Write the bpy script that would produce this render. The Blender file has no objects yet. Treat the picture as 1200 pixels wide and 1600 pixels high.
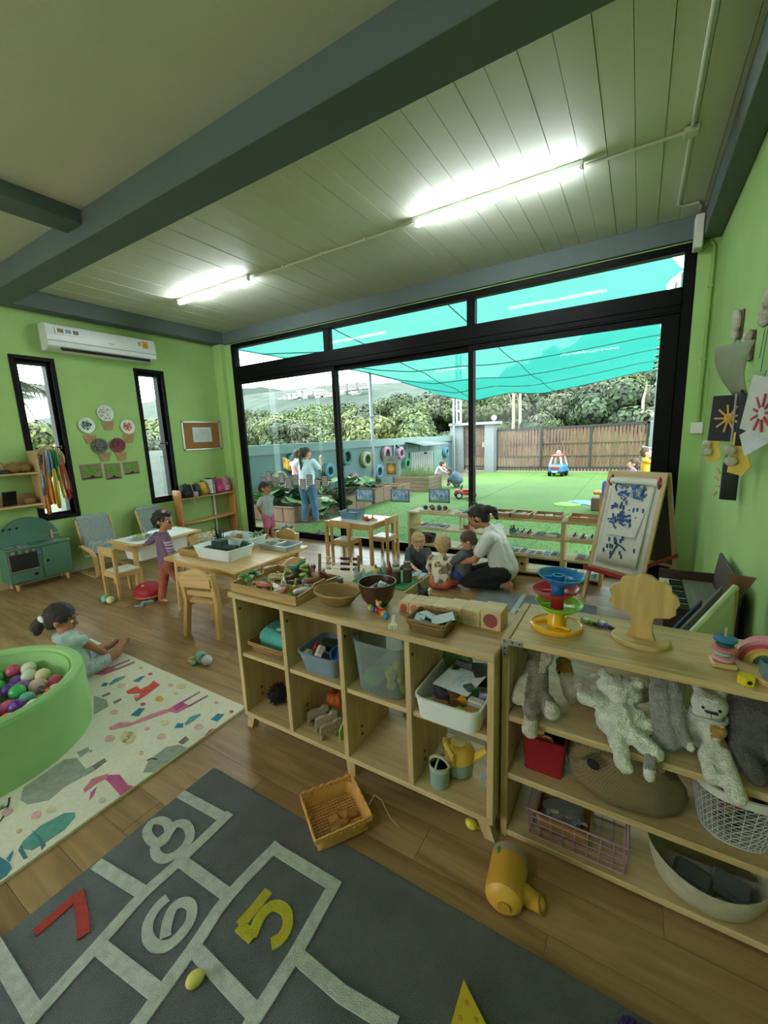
import bpy, bmesh, math, random
from math import sin, cos, pi, radians
from mathutils import Vector, Matrix, Euler, noise
R = random.Random(11)
S = bpy.context.scene
COL = S.collection
# ---------------------------------------------------------------- camera
cd = bpy.data.cameras.new('camera'); cam = bpy.data.objects.new('camera', cd); COL.objects.link(cam)
cd.sensor_fit = 'AUTO'; cd.sensor_width = 36; cd.lens = 647.294/1600*36; cd.clip_end = 2000; cd.clip_start = .02
cam.matrix_world = Matrix(((.85543, -.05987, .51447, 0), (.51640, .17424, -.83837, 0), (-.03945, .98288, .17998, 1.55), (0, 0, 0, 1)))
S.camera = cam
# ---------------------------------------------------------------- light and exposure
SKY = 3.2; SUN = 1.6; TUBE = 32.0; EXPOSURE = 1.45
w = bpy.data.worlds.new('overcast'); S.world = w; w.use_nodes = True
bg = w.node_tree.nodes['Background']; bg.inputs[0].default_value = (.97, .99, 1, 1); bg.inputs[1].default_value = SKY
sl = bpy.data.lights.new('sun', 'SUN'); sl.energy = SUN; sl.angle = radians(18); sl.color = (1, .95, .84)
so = bpy.data.objects.new('sun', sl); COL.objects.link(so); so.rotation_euler = (radians(38), 0, radians(-35))
S.view_settings.view_transform = 'Standard'; S.view_settings.look = 'None'
S.view_settings.exposure = EXPOSURE; S.view_settings.gamma = 1; S.view_settings.use_curve_mapping = False
S.cycles.max_bounces = 9; S.cycles.diffuse_bounces = 5; S.cycles.glossy_bounces = 3; S.cycles.transmission_bounces = 6; S.cycles.transparent_max_bounces = 12
S.cycles.sample_clamp_indirect = 6; S.cycles.caustics_reflective = False; S.cycles.caustics_refractive = False
S.cycles.use_denoising = True
# ---------------------------------------------------------------- materials
ALBEDO = 1
def lin(c):
    if isinstance(c, str):
        c = [int(c[i:i+2], 16)/255 for i in (0, 2, 4)]
    return [ALBEDO*(x/12.92 if x <= .04045 else ((x+.055)/1.055)**2.4) for x in c]
def nd(m, t, **k):
    n = m.node_tree.nodes.new(t)
    for a, b in k.items(): setattr(n, a, b)
    return n
MC = {}
def mt(c, rough=.6, metal=0, var=.12, vs=9, bump=0, bs=60, emit=0, trans=0, sheen=0, coat=0, key=None, alpha=1, c2=None, spec=.5, rnd=0):
    """procedural principled material: colour c with a soft noise variation towards c2"""
    k = (str(c), rough, metal, var, vs, bump, bs, emit, trans, sheen, coat, alpha, str(c2), spec, rnd, ALBEDO)
    if k in MC: return MC[k]
    m = bpy.data.materials.new('mat_'+str(len(MC))); m.use_nodes = True; MC[k] = m
    nt = m.node_tree; p = nt.nodes['Principled BSDF']; L = nt.links
    a = lin(c); b = lin(c2) if c2 else [x*(1-var) for x in a]
    tc = nd(m, 'ShaderNodeTexCoord'); n = nd(m, 'ShaderNodeTexNoise'); n.inputs['Scale'].default_value = vs; n.inputs['Detail'].default_value = 3
    L.new(tc.outputs['Object'], n.inputs['Vector'])
    r = nd(m, 'ShaderNodeValToRGB'); r.color_ramp.elements[0].position = .36; r.color_ramp.elements[1].position = .64
    r.color_ramp.elements[0].color = (*b, 1); r.color_ramp.elements[1].color = (*a, 1)
    L.new(n.outputs['Fac'], r.inputs['Fac'])
    if rnd:
        oi = nd(m, 'ShaderNodeObjectInfo'); mr = nd(m, 'ShaderNodeMapRange'); mr.inputs[3].default_value = 1-rnd; mr.inputs[4].default_value = 1+rnd
        L.new(oi.outputs['Random'], mr.inputs[0]); h = nd(m, 'ShaderNodeHueSaturation'); L.new(mr.outputs[0], h.inputs['Value']); L.new(r.outputs[0], h.inputs['Color']); L.new(h.outputs[0], p.inputs['Base Color'])
    else: L.new(r.outputs['Color'], p.inputs['Base Color'])
    p.inputs['Roughness'].default_value = rough; p.inputs['Metallic'].default_value = metal; p.inputs['Specular IOR Level'].default_value = spec
    if sheen: p.inputs['Sheen Weight'].default_value = sheen
    if coat: p.inputs['Coat Weight'].default_value = coat
    if trans: p.inputs['Transmission Weight'].default_value = trans
    if alpha < 1: p.inputs['Alpha'].default_value = alpha
    if emit:
        p.inputs['Emission Color'].default_value = (*a, 1); p.inputs['Emission Strength'].default_value = emit
    if bump:
        n2 = nd(m, 'ShaderNodeTexNoise'); n2.inputs['Scale'].default_value = bs; n2.inputs['Detail'].default_value = 2
        L.new(tc.outputs['Object'], n2.inputs['Vector']); bp = nd(m, 'ShaderNodeBump'); bp.inputs['Strength'].default_value = bump; bp.inputs['Distance'].default_value = .01
        L.new(n2.outputs['Fac'], bp.inputs['Height']); L.new(bp.outputs[0], p.inputs['Normal'])
    return m
def wood(c='c9a873', c2='a8854f', ax=0, s=1, rough=.5, rnd=.06, key=''):
    k = ('wood', c, c2, ax, s, rough, rnd, ALBEDO)
    if k in MC: return MC[k]
    m = bpy.data.materials.new('wood_'+str(len(MC))); m.use_nodes = True; MC[k] = m
    L = m.node_tree.links; p = m.node_tree.nodes['Principled BSDF']
    tc = nd(m, 'ShaderNodeTexCoord'); mp = nd(m, 'ShaderNodeMapping'); sc = [14*s, 14*s, 14*s]; sc[ax] = 1.3*s; mp.inputs['Scale'].default_value = sc
    oi = nd(m, 'ShaderNodeObjectInfo'); vm = nd(m, 'ShaderNodeVectorMath', operation='SCALE'); vm.inputs[0].default_value = (7.3, 3.1, 5.7)
    L.new(oi.outputs['Random'], vm.inputs['Scale']); L.new(vm.outputs[0], mp.inputs['Location'])
    L.new(tc.outputs['Object'], mp.inputs['Vector'])
    n = nd(m, 'ShaderNodeTexNoise'); n.inputs['Scale'].default_value = 2.2; n.inputs['Detail'].default_value = 5; n.inputs['Distortion'].default_value = .9
    L.new(mp.outputs[0], n.inputs['Vector'])
    r = nd(m, 'ShaderNodeValToRGB'); r.color_ramp.elements[0].position = .3; r.color_ramp.elements[1].position = .7
    r.color_ramp.elements[0].color = (*lin(c2), 1); r.color_ramp.elements[1].color = (*lin(c), 1); L.new(n.outputs['Fac'], r.inputs[0])
    mr = nd(m, 'ShaderNodeMapRange'); mr.inputs[3].default_value = 1-rnd; mr.inputs[4].default_value = 1+rnd
    L.new(oi.outputs['Random'], mr.inputs[0]); h = nd(m, 'ShaderNodeHueSaturation'); L.new(mr.outputs[0], h.inputs['Value']); L.new(r.outputs[0], h.inputs['Color'])
    L.new(h.outputs[0], p.inputs['Base Color']); p.inputs['Roughness'].default_value = rough
    bp = nd(m, 'ShaderNodeBump'); bp.inputs['Strength'].default_value = .08; bp.inputs['Distance'].default_value = .004; L.new(n.outputs['Fac'], bp.inputs['Height']); L.new(bp.outputs[0], p.inputs['Normal'])
    return m
def weave(c, c2, s=60, rough=.8):
    """woven or knitted surface: two crossed wave patterns as colour and relief"""
    k = ('weave', c, c2, s)
    if k in MC: return MC[k]
    m = bpy.data.materials.new('weave_'+str(len(MC))); m.use_nodes = True; MC[k] = m
    L = m.node_tree.links; p = m.node_tree.nodes['Principled BSDF']; tc = nd(m, 'ShaderNodeTexCoord'); o = []
    for d in ('Z', 'DIAGONAL'):
        wv = nd(m, 'ShaderNodeTexWave', bands_direction=d); wv.inputs['Scale'].default_value = s; wv.inputs['Distortion'].default_value = 1.5; L.new(tc.outputs['Object'], wv.inputs['Vector']); o.append(wv)
    mx = nd(m, 'ShaderNodeMath', operation='MULTIPLY'); L.new(o[0].outputs['Fac'], mx.inputs[0]); L.new(o[1].outputs['Fac'], mx.inputs[1])
    r = nd(m, 'ShaderNodeValToRGB'); r.color_ramp.elements[0].color = (*lin(c2), 1); r.color_ramp.elements[1].color = (*lin(c), 1); r.color_ramp.elements[1].position = .6; L.new(mx.outputs[0], r.inputs[0]); L.new(r.outputs[0], p.inputs['Base Color'])
    bp = nd(m, 'ShaderNodeBump'); bp.inputs['Strength'].default_value = .6; bp.inputs['Distance'].default_value = .006; L.new(mx.outputs[0], bp.inputs['Height']); L.new(bp.outputs[0], p.inputs['Normal'])
    p.inputs['Roughness'].default_value = rough
    return m
def clearmat(c='ffffff', gl=.06, tint=.0, rough=.02):
    """clear pane or film: transparent with a mirror share that grows towards grazing angles"""
    k = ('clear', c, gl, tint, rough)
    if k in MC: return MC[k]
    m = bpy.data.materials.new('clear_'+str(len(MC))); m.use_nodes = True; MC[k] = m; nt = m.node_tree; L = nt.links; nt.nodes.remove(nt.nodes['Principled BSDF'])
    t = nd(m, 'ShaderNodeBsdfTransparent'); t.inputs[0].default_value = (*lin(c), 1); g = nd(m, 'ShaderNodeBsdfGlossy'); g.inputs['Roughness'].default_value = rough
    f = nd(m, 'ShaderNodeFresnel'); f.inputs[0].default_value = 1.16; mx = nd(m, 'ShaderNodeMixShader'); L.new(f.outputs[0], mx.inputs[0]); L.new(t.outputs[0], mx.inputs[1]); L.new(g.outputs[0], mx.inputs[2])
    out = mx
    if tint:
        d = nd(m, 'ShaderNodeBsdfDiffuse'); d.inputs[0].default_value = (*lin(c), 1); tr = nd(m, 'ShaderNodeBsdfTranslucent'); tr.inputs[0].default_value = (*lin(c), 1)
        ad = nd(m, 'ShaderNodeMixShader'); L.new(d.outputs[0], ad.inputs[1]); L.new(tr.outputs[0], ad.inputs[2])
        m2 = nd(m, 'ShaderNodeMixShader'); m2.inputs[0].default_value = tint; L.new(mx.outputs[0], m2.inputs[1]); L.new(ad.outputs[0], m2.inputs[2]); out = m2
    L.new(out.outputs[0], nt.nodes['Material Output'].inputs[0])
    return m
# ---------------------------------------------------------------- geometry
I4 = Matrix.Identity(4)
def TM(loc=(0, 0, 0), rot=(0, 0, 0), sc=None):
    m = Matrix.Translation(loc) @ Euler(rot).to_matrix().to_4x4()
    return m @ Matrix.Diagonal((*sc, 1)) if sc else m
def rrect(w, d, r, n=4):
    o = []
    for cx, cy, a in ((w/2-r, d/2-r, 0), (-w/2+r, d/2-r, 90), (-w/2+r, -d/2+r, 180), (w/2-r, -d/2+r, 270)):
        for i in range(n+1):
            t = radians(a+90*i/n); o.append((cx+r*cos(t), cy+r*sin(t)))
    return o
class G:
    def __init__(s, T=None): s.v = []; s.f = []; s.m = []; s.T = T or I4
    def add(s, vs, fs, m=0, M=None):
        b = len(s.v); T = s.T @ M if M is not None else s.T
        s.v += [T @ Vector(p) for p in vs]; s.f += [[i+b for i in f] for f in fs]; s.m += [m]*len(fs); return s
    def box(s, c, z, m=0, rot=None, bev=0):
        M = TM(c, rot or (0, 0, 0)); x, y, q = [a/2 for a in z]; b = min(bev, x*.9, y*.9, q*.9)
        if b <= 0:
            v = [(i*x, j*y, k*q) for i in (-1, 1) for j in (-1, 1) for k in (-1, 1)]
            return s.add(v, [(0, 1, 3, 2), (4, 6, 7, 5), (0, 4, 5, 1), (2, 3, 7, 6), (0, 2, 6, 4), (1, 5, 7, 3)], m, M)
        bm = bmesh.new(); 
        for i in (-1, 1):
            for j in (-1, 1):
                for k in (-1, 1):
                    bm.verts.new((i*x, j*(y-b), k*(q-b))); bm.verts.new((i*(x-b), j*y, k*(q-b))); bm.verts.new((i*(x-b), j*(y-b), k*q))
        bmesh.ops.convex_hull(bm, input=bm.verts); bmesh.ops.dissolve_limit(bm, angle_limit=.02, verts=bm.verts, edges=bm.edges)
        bm.verts.index_update(); s.add([v.co[:] for v in bm.verts], [[v.index for v in f.verts] for f in bm.faces], m, M); bm.free(); return s
    def bb(s, x0, x1, y0, y1, z0, z1, m=0, bev=0): return s.box(((x0+x1)/2, (y0+y1)/2, (z0+z1)/2), (abs(x1-x0), abs(y1-y0), abs(z1-z0)), m, None, bev)
    def loft(s, rings, m=0, c0=True, c1=True, M=None, closed=False):
        n = len(rings[0]); v = [p for r in rings for p in r]; f = []; k = len(rings)
        for i in range(k if closed else k-1):
            for j in range(n): f.append((i*n+j, i*n+(j+1) % n, (i+1) % k*n+(j+1) % n, (i+1) % k*n+j))
        if not closed:
            if c0: f.append(list(range(n))[::-1])
            if c1: f.append([(k-1)*n+j for j in range(n)])
        return s.add(v, f, m, M)
    def lathe(s, pr, n=20, m=0, M=None, sy=1, a0=0):
        return s.loft([[(r*cos(a0+2*pi*j/n), r*sy*sin(a0+2*pi*j/n), z) for j in range(n)] for r, z in pr], m, pr[0][0] > 1e-5, pr[-1][0] > 1e-5, M)
    def tube(s, ps, r, n=8, m=0, cyc=False, caps=True, M=None):
        ps = [Vector(p) for p in ps]; k = len(ps); rs = r if isinstance(r, (list, tuple)) else [r]*k; rings = []
        up = None
        for i in range(k):
            a = ps[(i-1) % k] if (cyc or i) else ps[0]; b = ps[(i+1) % k] if (cyc or i < k-1) else ps[-1]
            t = (b-a).normalized() if (b-a).length > 1e-9 else Vector((0, 0, 1))
            if up is None: up = t.orthogonal().normalized()
            up = (up-t*up.dot(t)); up = up.normalized() if up.length > 1e-6 else t.orthogonal().normalized()
            w_ = t.cross(up); rings.append([tuple(ps[i]+up*rs[i]*cos(2*pi*j/n)+w_*rs[i]*sin(2*pi*j/n)) for j in range(n)])
        return s.loft(rings, m, caps, caps, M, cyc)
    def ell(s, c, r, n=12, k=8, m=0, rot=None, M=None):
        r = r if isinstance(r, (list, tuple)) else (r, r, r)
        M2 = TM(c, rot or (0, 0, 0)); M2 = M @ M2 if M is not None else M2
        v = [(0, 0, -r[2])]; f = []
        for i in range(1, k):
            t = pi*i/k
            for j in range(n): v.append((r[0]*sin(t)*cos(2*pi*j/n), r[1]*sin(t)*sin(2*pi*j/n), -r[2]*cos(t)))
        v.append((0, 0, r[2])); e = len(v)-1
        for j in range(n):
            f.append((0, 1+(j+1) % n, 1+j)); f.append((e, 1+(k-2)*n+j, 1+(k-2)*n+(j+1) % n))
            for i in range(k-2): f.append((1+i*n+j, 1+i*n+(j+1) % n, 1+(i+1)*n+(j+1) % n, 1+(i+1)*n+j))
        return s.add(v, f, m, M2)
    def cone(s, a, b, ra, rb, n=10, m=0):
        """round-ended tapering limb from a to b"""
        a = Vector(a); b = Vector(b); d = b-a; L_ = d.length
        if L_ < 1e-6: return s.ell(a, max(ra, rb), n, 8, m)
        M = Matrix.Translation(a) @ d.to_track_quat('Z', 'Y').to_matrix().to_4x4(); pr = []
        for i in range(5): t = pi/2*i/4; pr.append((max(ra*sin(t), 1e-6), -ra*cos(t)))
        for i in range(5): t = pi/2*i/4; pr.append((max(rb*cos(t), 1e-6), L_+rb*sin(t)))
        return s.loft([[(r*cos(2*pi*j/n), r*sin(2*pi*j/n), z) for j in range(n)] for r, z in pr], m, True, True, M)
    def prism(s, poly, h, m=0, M=None, bev=0):
        """flat outline in local XY pushed to thickness h"""
        rg = [[(x, y, 0) for x, y in poly], [(x, y, h) for x, y in poly]]
        return s.loft(rg, m, True, True, M)
    def grid(s, fn, nu, nv, m=0, M=None):
        v = [fn(i/nu, j/nv) for j in range(nv+1) for i in range(nu+1)]
        return s.add(v, [(j*(nu+1)+i, j*(nu+1)+i+1, (j+1)*(nu+1)+i+1, (j+1)*(nu+1)+i) for j in range(nv) for i in range(nu)], m, M)
    def mesh(s, name, mats, smooth=35):
        me = bpy.data.meshes.new(name); me.from_pydata([v[:] for v in s.v], [], s.f)
        for x in (mats if isinstance(mats, (list, tuple)) else [mats]): me.materials.append(x)
        if max(s.m, default=0): me.polygons.foreach_set('material_index', s.m)
        bm = bmesh.new(); bm.from_mesh(me); bmesh.ops.recalc_face_normals(bm, faces=bm.faces); bm.to_mesh(me); bm.free()
        if smooth:
            me.polygons.foreach_set('use_smooth', [True]*len(me.polygons)); me.set_sharp_from_angle(angle=radians(smooth))
        me.update(); return me
    def ob(s, name, mats, par=None, loc=(0, 0, 0), rot=(0, 0, 0), smooth=35, **tag):
        o = bpy.data.objects.new(name, s.mesh(name, mats, smooth)); COL.objects.link(o)
        if par: o.parent = par
        o.location = loc; o.rotation_euler = rot
        for a, b in tag.items(): o[a] = b
        return o
    def thin(s, name, mats, label, cat, group=None, loc=(0, 0, 0), rot=(0, 0, 0), smooth=35):
        o = s.ob(name, mats, None, loc, rot, smooth, label=label, category=cat)
        if group: o['group'] = group
        return o
def solidify(o, t, off=0):
    md = o.modifiers.new('thickness', 'SOLIDIFY'); md.thickness = t; md.offset = off; return o
def subsurf(o, n=1):
    md = o.modifiers.new('rounding', 'SUBSURF'); md.levels = n; md.render_levels = n; return o
def thing(name, label, cat, loc=(0, 0, 0), rot=0, group=None):
    o = bpy.data.objects.new(name, None); COL.objects.link(o); o.empty_display_size = .05
    o.location = loc; o.rotation_euler = rot if isinstance(rot, (tuple, list)) else (0, 0, rot)
    o['label'] = label; o['category'] = cat
    if group: o['group'] = group
    return o
def struct(name, loc=(0, 0, 0)):
    o = bpy.data.objects.new(name, None); COL.objects.link(o); o.location = loc; o['kind'] = 'structure'; return o
KIDS = {}
def dup(o, loc=None, rot=None, label=None, par=None, sc=None):
    c = o.copy(); COL.objects.link(c)
    if par: c.parent = par
    if loc is not None: c.location = loc
    if rot is not None: c.rotation_euler = rot if isinstance(rot, (tuple, list)) else (0, 0, rot)
    if sc is not None: c.scale = (sc, sc, sc) if not isinstance(sc, (tuple, list)) else sc
    if label: c['label'] = label
    for ch in [x for x in o.children]: dup(ch, par=c)
    return c
SC2 = bpy.data.scenes.new('workbench')      # skins are made here and the scene is deleted at the end
def remesh(g, name, mats, vox, par=None, smooth=4, disp=0, ds=30, loc=(0, 0, 0), rot=(0, 0, 0), seed=0, colour=None, **tag):
    """one continuous skin over all the closed pieces in g"""
    me = g.mesh(name, mats[0] if isinstance(mats, (list, tuple)) else mats, 0); t = bpy.data.objects.new('tmp', me); SC2.collection.objects.link(t)
    md = t.modifiers.new('r', 'REMESH'); md.mode = 'VOXEL'; md.voxel_size = vox
    if smooth: sm = t.modifiers.new('s', 'SMOOTH'); sm.factor = .5; sm.iterations = smooth
    vl = SC2.view_layers[0]; vl.update(); dg = vl.depsgraph; me2 = bpy.data.meshes.new_from_object(t.evaluated_get(dg)); bpy.data.objects.remove(t); bpy.data.meshes.remove(me)
    me2.name = name; me2.materials.clear()
    for x in (mats if isinstance(mats, (list, tuple)) else [mats]): me2.materials.append(x)
    if disp:
        out = []
        for v in me2.vertices:
            n_ = noise.noise(v.co*ds+Vector((seed, 0, 0)))+.5*noise.noise(v.co*ds*2.3+Vector((0, seed, 3)))
            out.extend(v.co+v.normal*disp*n_)
        me2.vertices.foreach_set('co', out)
    if colour:
        for p in me2.polygons: p.material_index = colour(p.center)
    me2.polygons.foreach_set('use_smooth', [True]*len(me2.polygons)); me2.update()
    o = bpy.data.objects.new(name, me2); COL.objects.link(o)
    if par: o.parent = par
    o.location = loc; o.rotation_euler = rot
    for a, b in tag.items(): o[a] = b
    return o
def text(s, size, m, par=None, loc=(0, 0, 0), rot=(0, 0, 0), name='lettering', ext=.0006, align='CENTER'):
    c = bpy.data.curves.new(name, 'FONT'); c.body = s; c.size = size; c.align_x = align; c.align_y = 'CENTER'; c.extrude = ext; c.resolution_u = 3
    k = bpy.data.objects.new('tmp', c); SC2.collection.objects.link(k); vl = SC2.view_layers[0]; vl.update()
    me = bpy.data.meshes.new_from_object(k.evaluated_get(vl.depsgraph)); bpy.data.objects.remove(k); me.materials.clear(); me.materials.append(m)
    o = bpy.data.objects.new(name, me); COL.objects.link(o)
    if par: o.parent = par
    o.location = loc; o.rotation_euler = rot
    return o
# ================================================================ the room
GREEN = mt('a4c97c', .75, var=.07, vs=2.5, bump=.03, bs=120)
DGREY = mt('5b6b68', .7, var=.08, vs=3)
BLACK = mt('060607', .5, var=.2, spec=.15)
CEIL = mt('d3d6c6', .6, var=.03, vs=1.5)
CEILB = mt('cfd2c4', .8, var=.03, vs=2, bump=.15, bs=220)
WHITE = mt('e8ebe6', .45, var=.04)
XL, XR, YB, ZC = -6.08, .50, 4.80, 3.30
fl = G().bb(XL-.1, XR+.1, -4.1, YB+.1, -.12, -.004).ob('floor', mt('6f5636', .6), kind='structure')
FW = wood('ad8c62', '7f6140', 0, .55, .34, .07)
pm = {}
for i, y in enumerate([.0+.16*k for k in range(30)]):
    x = XL - ((i*.47) % 1.25)
    while x < XR:
        a, b = max(x, XL), min(x+1.25, XR)
        if b-a > .02:
            L_ = round(b-a, 3)
            if L_ not in pm: pm[L_] = G().box((0, 0, -.003), (L_-.0016, .1584, .006)).mesh('plank', FW, 0)
            o = bpy.data.objects.new('plank', pm[L_]); COL.objects.link(o); o.parent = fl; o.location = ((a+b)/2, y+.08, 0)
        x += 1.25
G().bb(XL, XR, -4, .0, -.006, 0).ob('plank_field', FW, fl)
cl = G().bb(XL-.1, XR+.1, -4.1, YB+.1, ZC+.02, ZC+.1).ob('ceiling', CEIL, kind='structure')
for i in range(7):      # ribbed sandwich panels over the front bay, each a metre wide
    x0 = XL+i*.94; g = G(); 
    for k in range(6): g.bb(x0+k*.1567+.002, x0+(k+1)*.1567-.0015, 2.0, YB, ZC-.0+(.0015 if k % 2 else 0), ZC+.02)
    g.ob('panel', CEIL, cl)
G().bb(XL, XR, -4, 2.0, ZC, ZC+.02).ob('panel', CEILB, cl)
# beams
def beam(n, *a): return G().bb(*a, bev=.004).ob(n, DGREY, kind='structure')
beam('ceiling_beam', XL+.2, XR-.13, 1.81, 2.06, 3.10, ZC)
beam('ceiling_beam', XL, XL+.2, -4, YB, 3.12, ZC)
beam('ceiling_beam', XL+.2, XR-.13, YB-.02, YB+.1, 3.115, ZC)
beam('ceiling_beam', XR-.13, XR, -4, YB, 3.09, ZC)
beam('ceiling_beam', -3.9, -3.66, -4, 1.81, 3.2, ZC)
# walls
W1 = (2.012, 2.449, .70, 2.622); W2 = (3.38, 3.815, .70, 2.622)
g = G(); X0, X1 = XL-.16, XL
g.bb(X0, X1, -4.1, W1[0], 0, ZC).bb(X0, X1, W1[1], W2[0], 0, ZC).bb(X0, X1, W2[1], YB+.1, 0, ZC)
for a in (W1, W2): g.bb(X0, X1, a[0], a[1], 0, a[2]).bb(X0, X1, a[0], a[1], a[3], ZC)
g.ob('wall_left', GREEN, kind='structure', smooth=0)
G().bb(XL, XL+.195, 4.72, YB+.1, 0, 3.12, bev=.006).ob('wall_left_pillar', GREEN, kind='structure')
G().bb(XR, XR+.16, -4.1, YB+.1, 0, ZC).ob('wall_right', GREEN, kind='structure')
G().bb(.345, XR, YB-.01, YB+.12, 0, 3.1).bb(XL+.19, -5.735, YB, YB+.1, 0, 3.1).bb(XL+.2, XR, YB+.02, YB+.12, 3.1, ZC).ob('wall_back', GREEN, kind='structure')
G().bb(XL-.16, -5.4, -4.2, -4.1, 0, ZC).bb(-2.6, XR+.16, -4.2, -4.1, 0, ZC).bb(-5.4, -2.6, -4.2, -4.1, 2.4, ZC).ob('wall_front', GREEN, kind='structure')  # the opening is unseen, added to let sky light in from behind
SK = mt('b9b08a', .6)
G().bb(XL, XL+.012, 0, 4.72, 0, .08).bb(XL+.195, XL+.207, 4.72, YB, 0, .08).ob('baseboard_left', SK, kind='structure')
G().bb(XR-.012, XR, 0, YB, 0, .08).ob('baseboard_right', SK, kind='structure')
GLASS = clearmat('f4fbfa')
def framed(par, ax, a0, a1, z0, z1, c0, c1, w_, name='frame', mat=BLACK, bev=.004):
    """ring of four bars in the plane of axis ax (0: along x, 1: along y)"""
    g = G(); B = (lambda p, q, r, t: g.bb(p, q, c0, c1, r, t, bev=bev)) if ax == 0 else (lambda p, q, r, t: g.bb(c0, c1, p, q, r, t, bev=bev))
    B(a0, a0+w_, z0, z1); B(a1-w_, a1, z0, z1); B(a0+w_, a1-w_, z0, z0+w_); B(a0+w_, a1-w_, z1-w_, z1)
    return g.ob(name, mat, par)
for i, (a, b, c, d) in enumerate((W1, W2)):
    r = struct('window_%d' % (i+1))
    framed(r, 1, a, b, c, d, XL-.16, XL+.012, .045); framed(r, 1, a+.045, b-.045, c+.045, d-.045, XL-.15, XL-.04, .04, 'sash')
    G().bb(XL-.10, XL-.094, a+.085, b-.085, c+.085, d-.085).ob('pane', GLASS, r)
    G().bb(XL-.04, XL-.005, b-.075, b-.055, 1.56, 1.59).bb(XL-.02, XL-.005, b-.19, b-.055, 1.565, 1.58).ob('handle', mt('24262a', .3, 1), r)
# sliding door wall of glass
r = struct('door_1'); y0, y1 = YB+.0, YB+.1
g = G(); g.bb(-5.735, -5.655, y0, y1, 0, 3.1, bev=.004); g.ob('jamb', BLACK, r)
G().bb(.255, .345, y0, y1, 0, 3.1, bev=.004).ob('jamb', BLACK, r)
G().bb(-5.655, .255, y0, y1, 3.035, 3.1, bev=.004).ob('head', BLACK, r)
G().bb(-5.655, .255, y0-.015, y1, 2.53, 2.745, bev=.004).bb(-5.655, .255, y0-.03, y0-.015, 2.6, 2.63).bb(-5.655, .255, y0-.025, y0-.015, 2.55, 2.565).ob('transom', BLACK, r)
G().bb(-5.655, .255, y0-.01, y1, 0, .03).bb(-5.655, .255, y0+.02, y0+.03, .03, .045).bb(-5.655, .255, y0+.06, y0+.07, .03, .045).ob('sill', BLACK, r)
for x in (-3.78, -1.70): G().bb(x-.045, x+.045, y0, y1, 2.745, 3.035, bev=.004).ob('mullion', BLACK, r)
for a, b in ((-5.655, -3.825), (-3.735, -1.745), (-1.655, .255)): G().bb(a, b, y0+.047, y0+.053, 2.745, 3.035).ob('pane', GLASS, r)
for a, b, o in ((-5.655, -3.66, .0), (-3.72, -1.67, .055), (-1.73, .255, .0)):
    s = framed(r, 0, a, b, .035, 2.53, y0+o, y0+o+.045, .06, 'sash')
    G().bb(a+.06, b-.06, y0+o+.02, y0+o+.026, .095, 2.47).ob('pane', GLASS, s)
G().bb(.12, .255, y0-.012, y0+.1, .03, 2.53, bev=.004).ob('stile', BLACK, r)
G().tube([(-5.55, y0-.005, .98), (-5.55, y0-.05, 1.0), (-5.55, y0-.05, 1.18), (-5.55, y0-.005, 1.2)], .012).ob('handle', BLACK, r)
# tube lights, conduit
TUBEM = mt('f3fbff', .5, emit=TUBE, var=0)
PVC = mt('d9dccb', .4, var=.03)
def tube_light(x0, x1, y, label):
    t = thing('tube_light', label, 'ceiling light', ((x0+x1)/2, y, ZC), 0, 'tube lights along the ceiling'); h = (x1-x0)/2
    G().bb(-h, h, -.02, .02, -.035, 0, bev=.004).bb(-h, -h+.03, -.018, .018, -.06, -.035, bev=.004).bb(h-.03, h, -.018, .018, -.06, -.035, bev=.004).ob('batten', WHITE, t)
    G().tube([(-h+.03, 0, -.055), (h-.03, 0, -.055)], .019, 12).ob('tube', TUBEM, t)
    G().bb(-.05, .09, .022, .05, -.055, -.0, bev=.006).ob('starter_box', WHITE, t)
tube_light(-4.92, -3.66, 3.40, 'lit white tube light on the ceiling nearer the air conditioner')
tube_light(-1.69, -.42, 3.40, 'lit white tube light on the ceiling nearer the right wall')
for x in (-4.9, -1.7): tube_light(x, x+1.26, -1.2, 'added white tube light on the ceiling of the unseen rear bay')  # unseen tubes added behind the camera to brighten the room
t = thing('conduit', 'thin white cable conduit on the ceiling joining both tube lights', 'conduit', (0, 0, 0))
G().tube([(-3.66, 3.45, ZC-.0135), (-1.69, 3.45, ZC-.0135)], .011).ob('pipe', PVC, t); G().tube([(-.42, 3.45, ZC-.0135), (.13, 3.45, ZC-.0135)], .011).ob('pipe', PVC, t); G().tube([(.165, 2.07, ZC-.0135), (.165, 4.45, ZC-.0135), (.2, 4.5, ZC-.0135), (.3, 4.5, ZC-.0135), (.32, 4.55, ZC-.0135), (.32, 4.62, ZC-.0135)], .011).ob('pipe', PVC, t)
for p in ((.165, 3.45), (-2.7, 3.45)): G().bb(p[0]-.04, p[0]+.04, p[1]-.04, p[1]+.04, ZC-.035, ZC-.001, bev=.006).ob('junction_box', PVC, t) if p[0] > 0 else G().bb(p[0]-.015, p[0]+.015, p[1]-.018, p[1]+.018, ZC-.03, ZC-.001).ob('clip', PVC, t)
for x in (-3.2, -2.2, -.15): G().bb(x-.01, x+.01, 3.434, 3.466, ZC-.03, ZC-.001).ob('clip', PVC, t)
t = thing('conduit', 'green painted conduit running down beside the glass door', 'conduit', (0, 0, 0)); PG = mt('8fb560', .5)
G().tube([(.365, YB-.025, 3.0), (.40, YB-.03, 3.05), (.43, YB-.03, 3.06), (.452, YB-.03, 3.03), (.455, YB-.03, 2.9), (.452, YB-.03, 1.55)], .014).ob('pipe', PG, t)
for z in (2.7, 2.1): G().bb(.432, .474, YB-.046, YB-.014, z, z+.02).ob('clip', PG, t)
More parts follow.
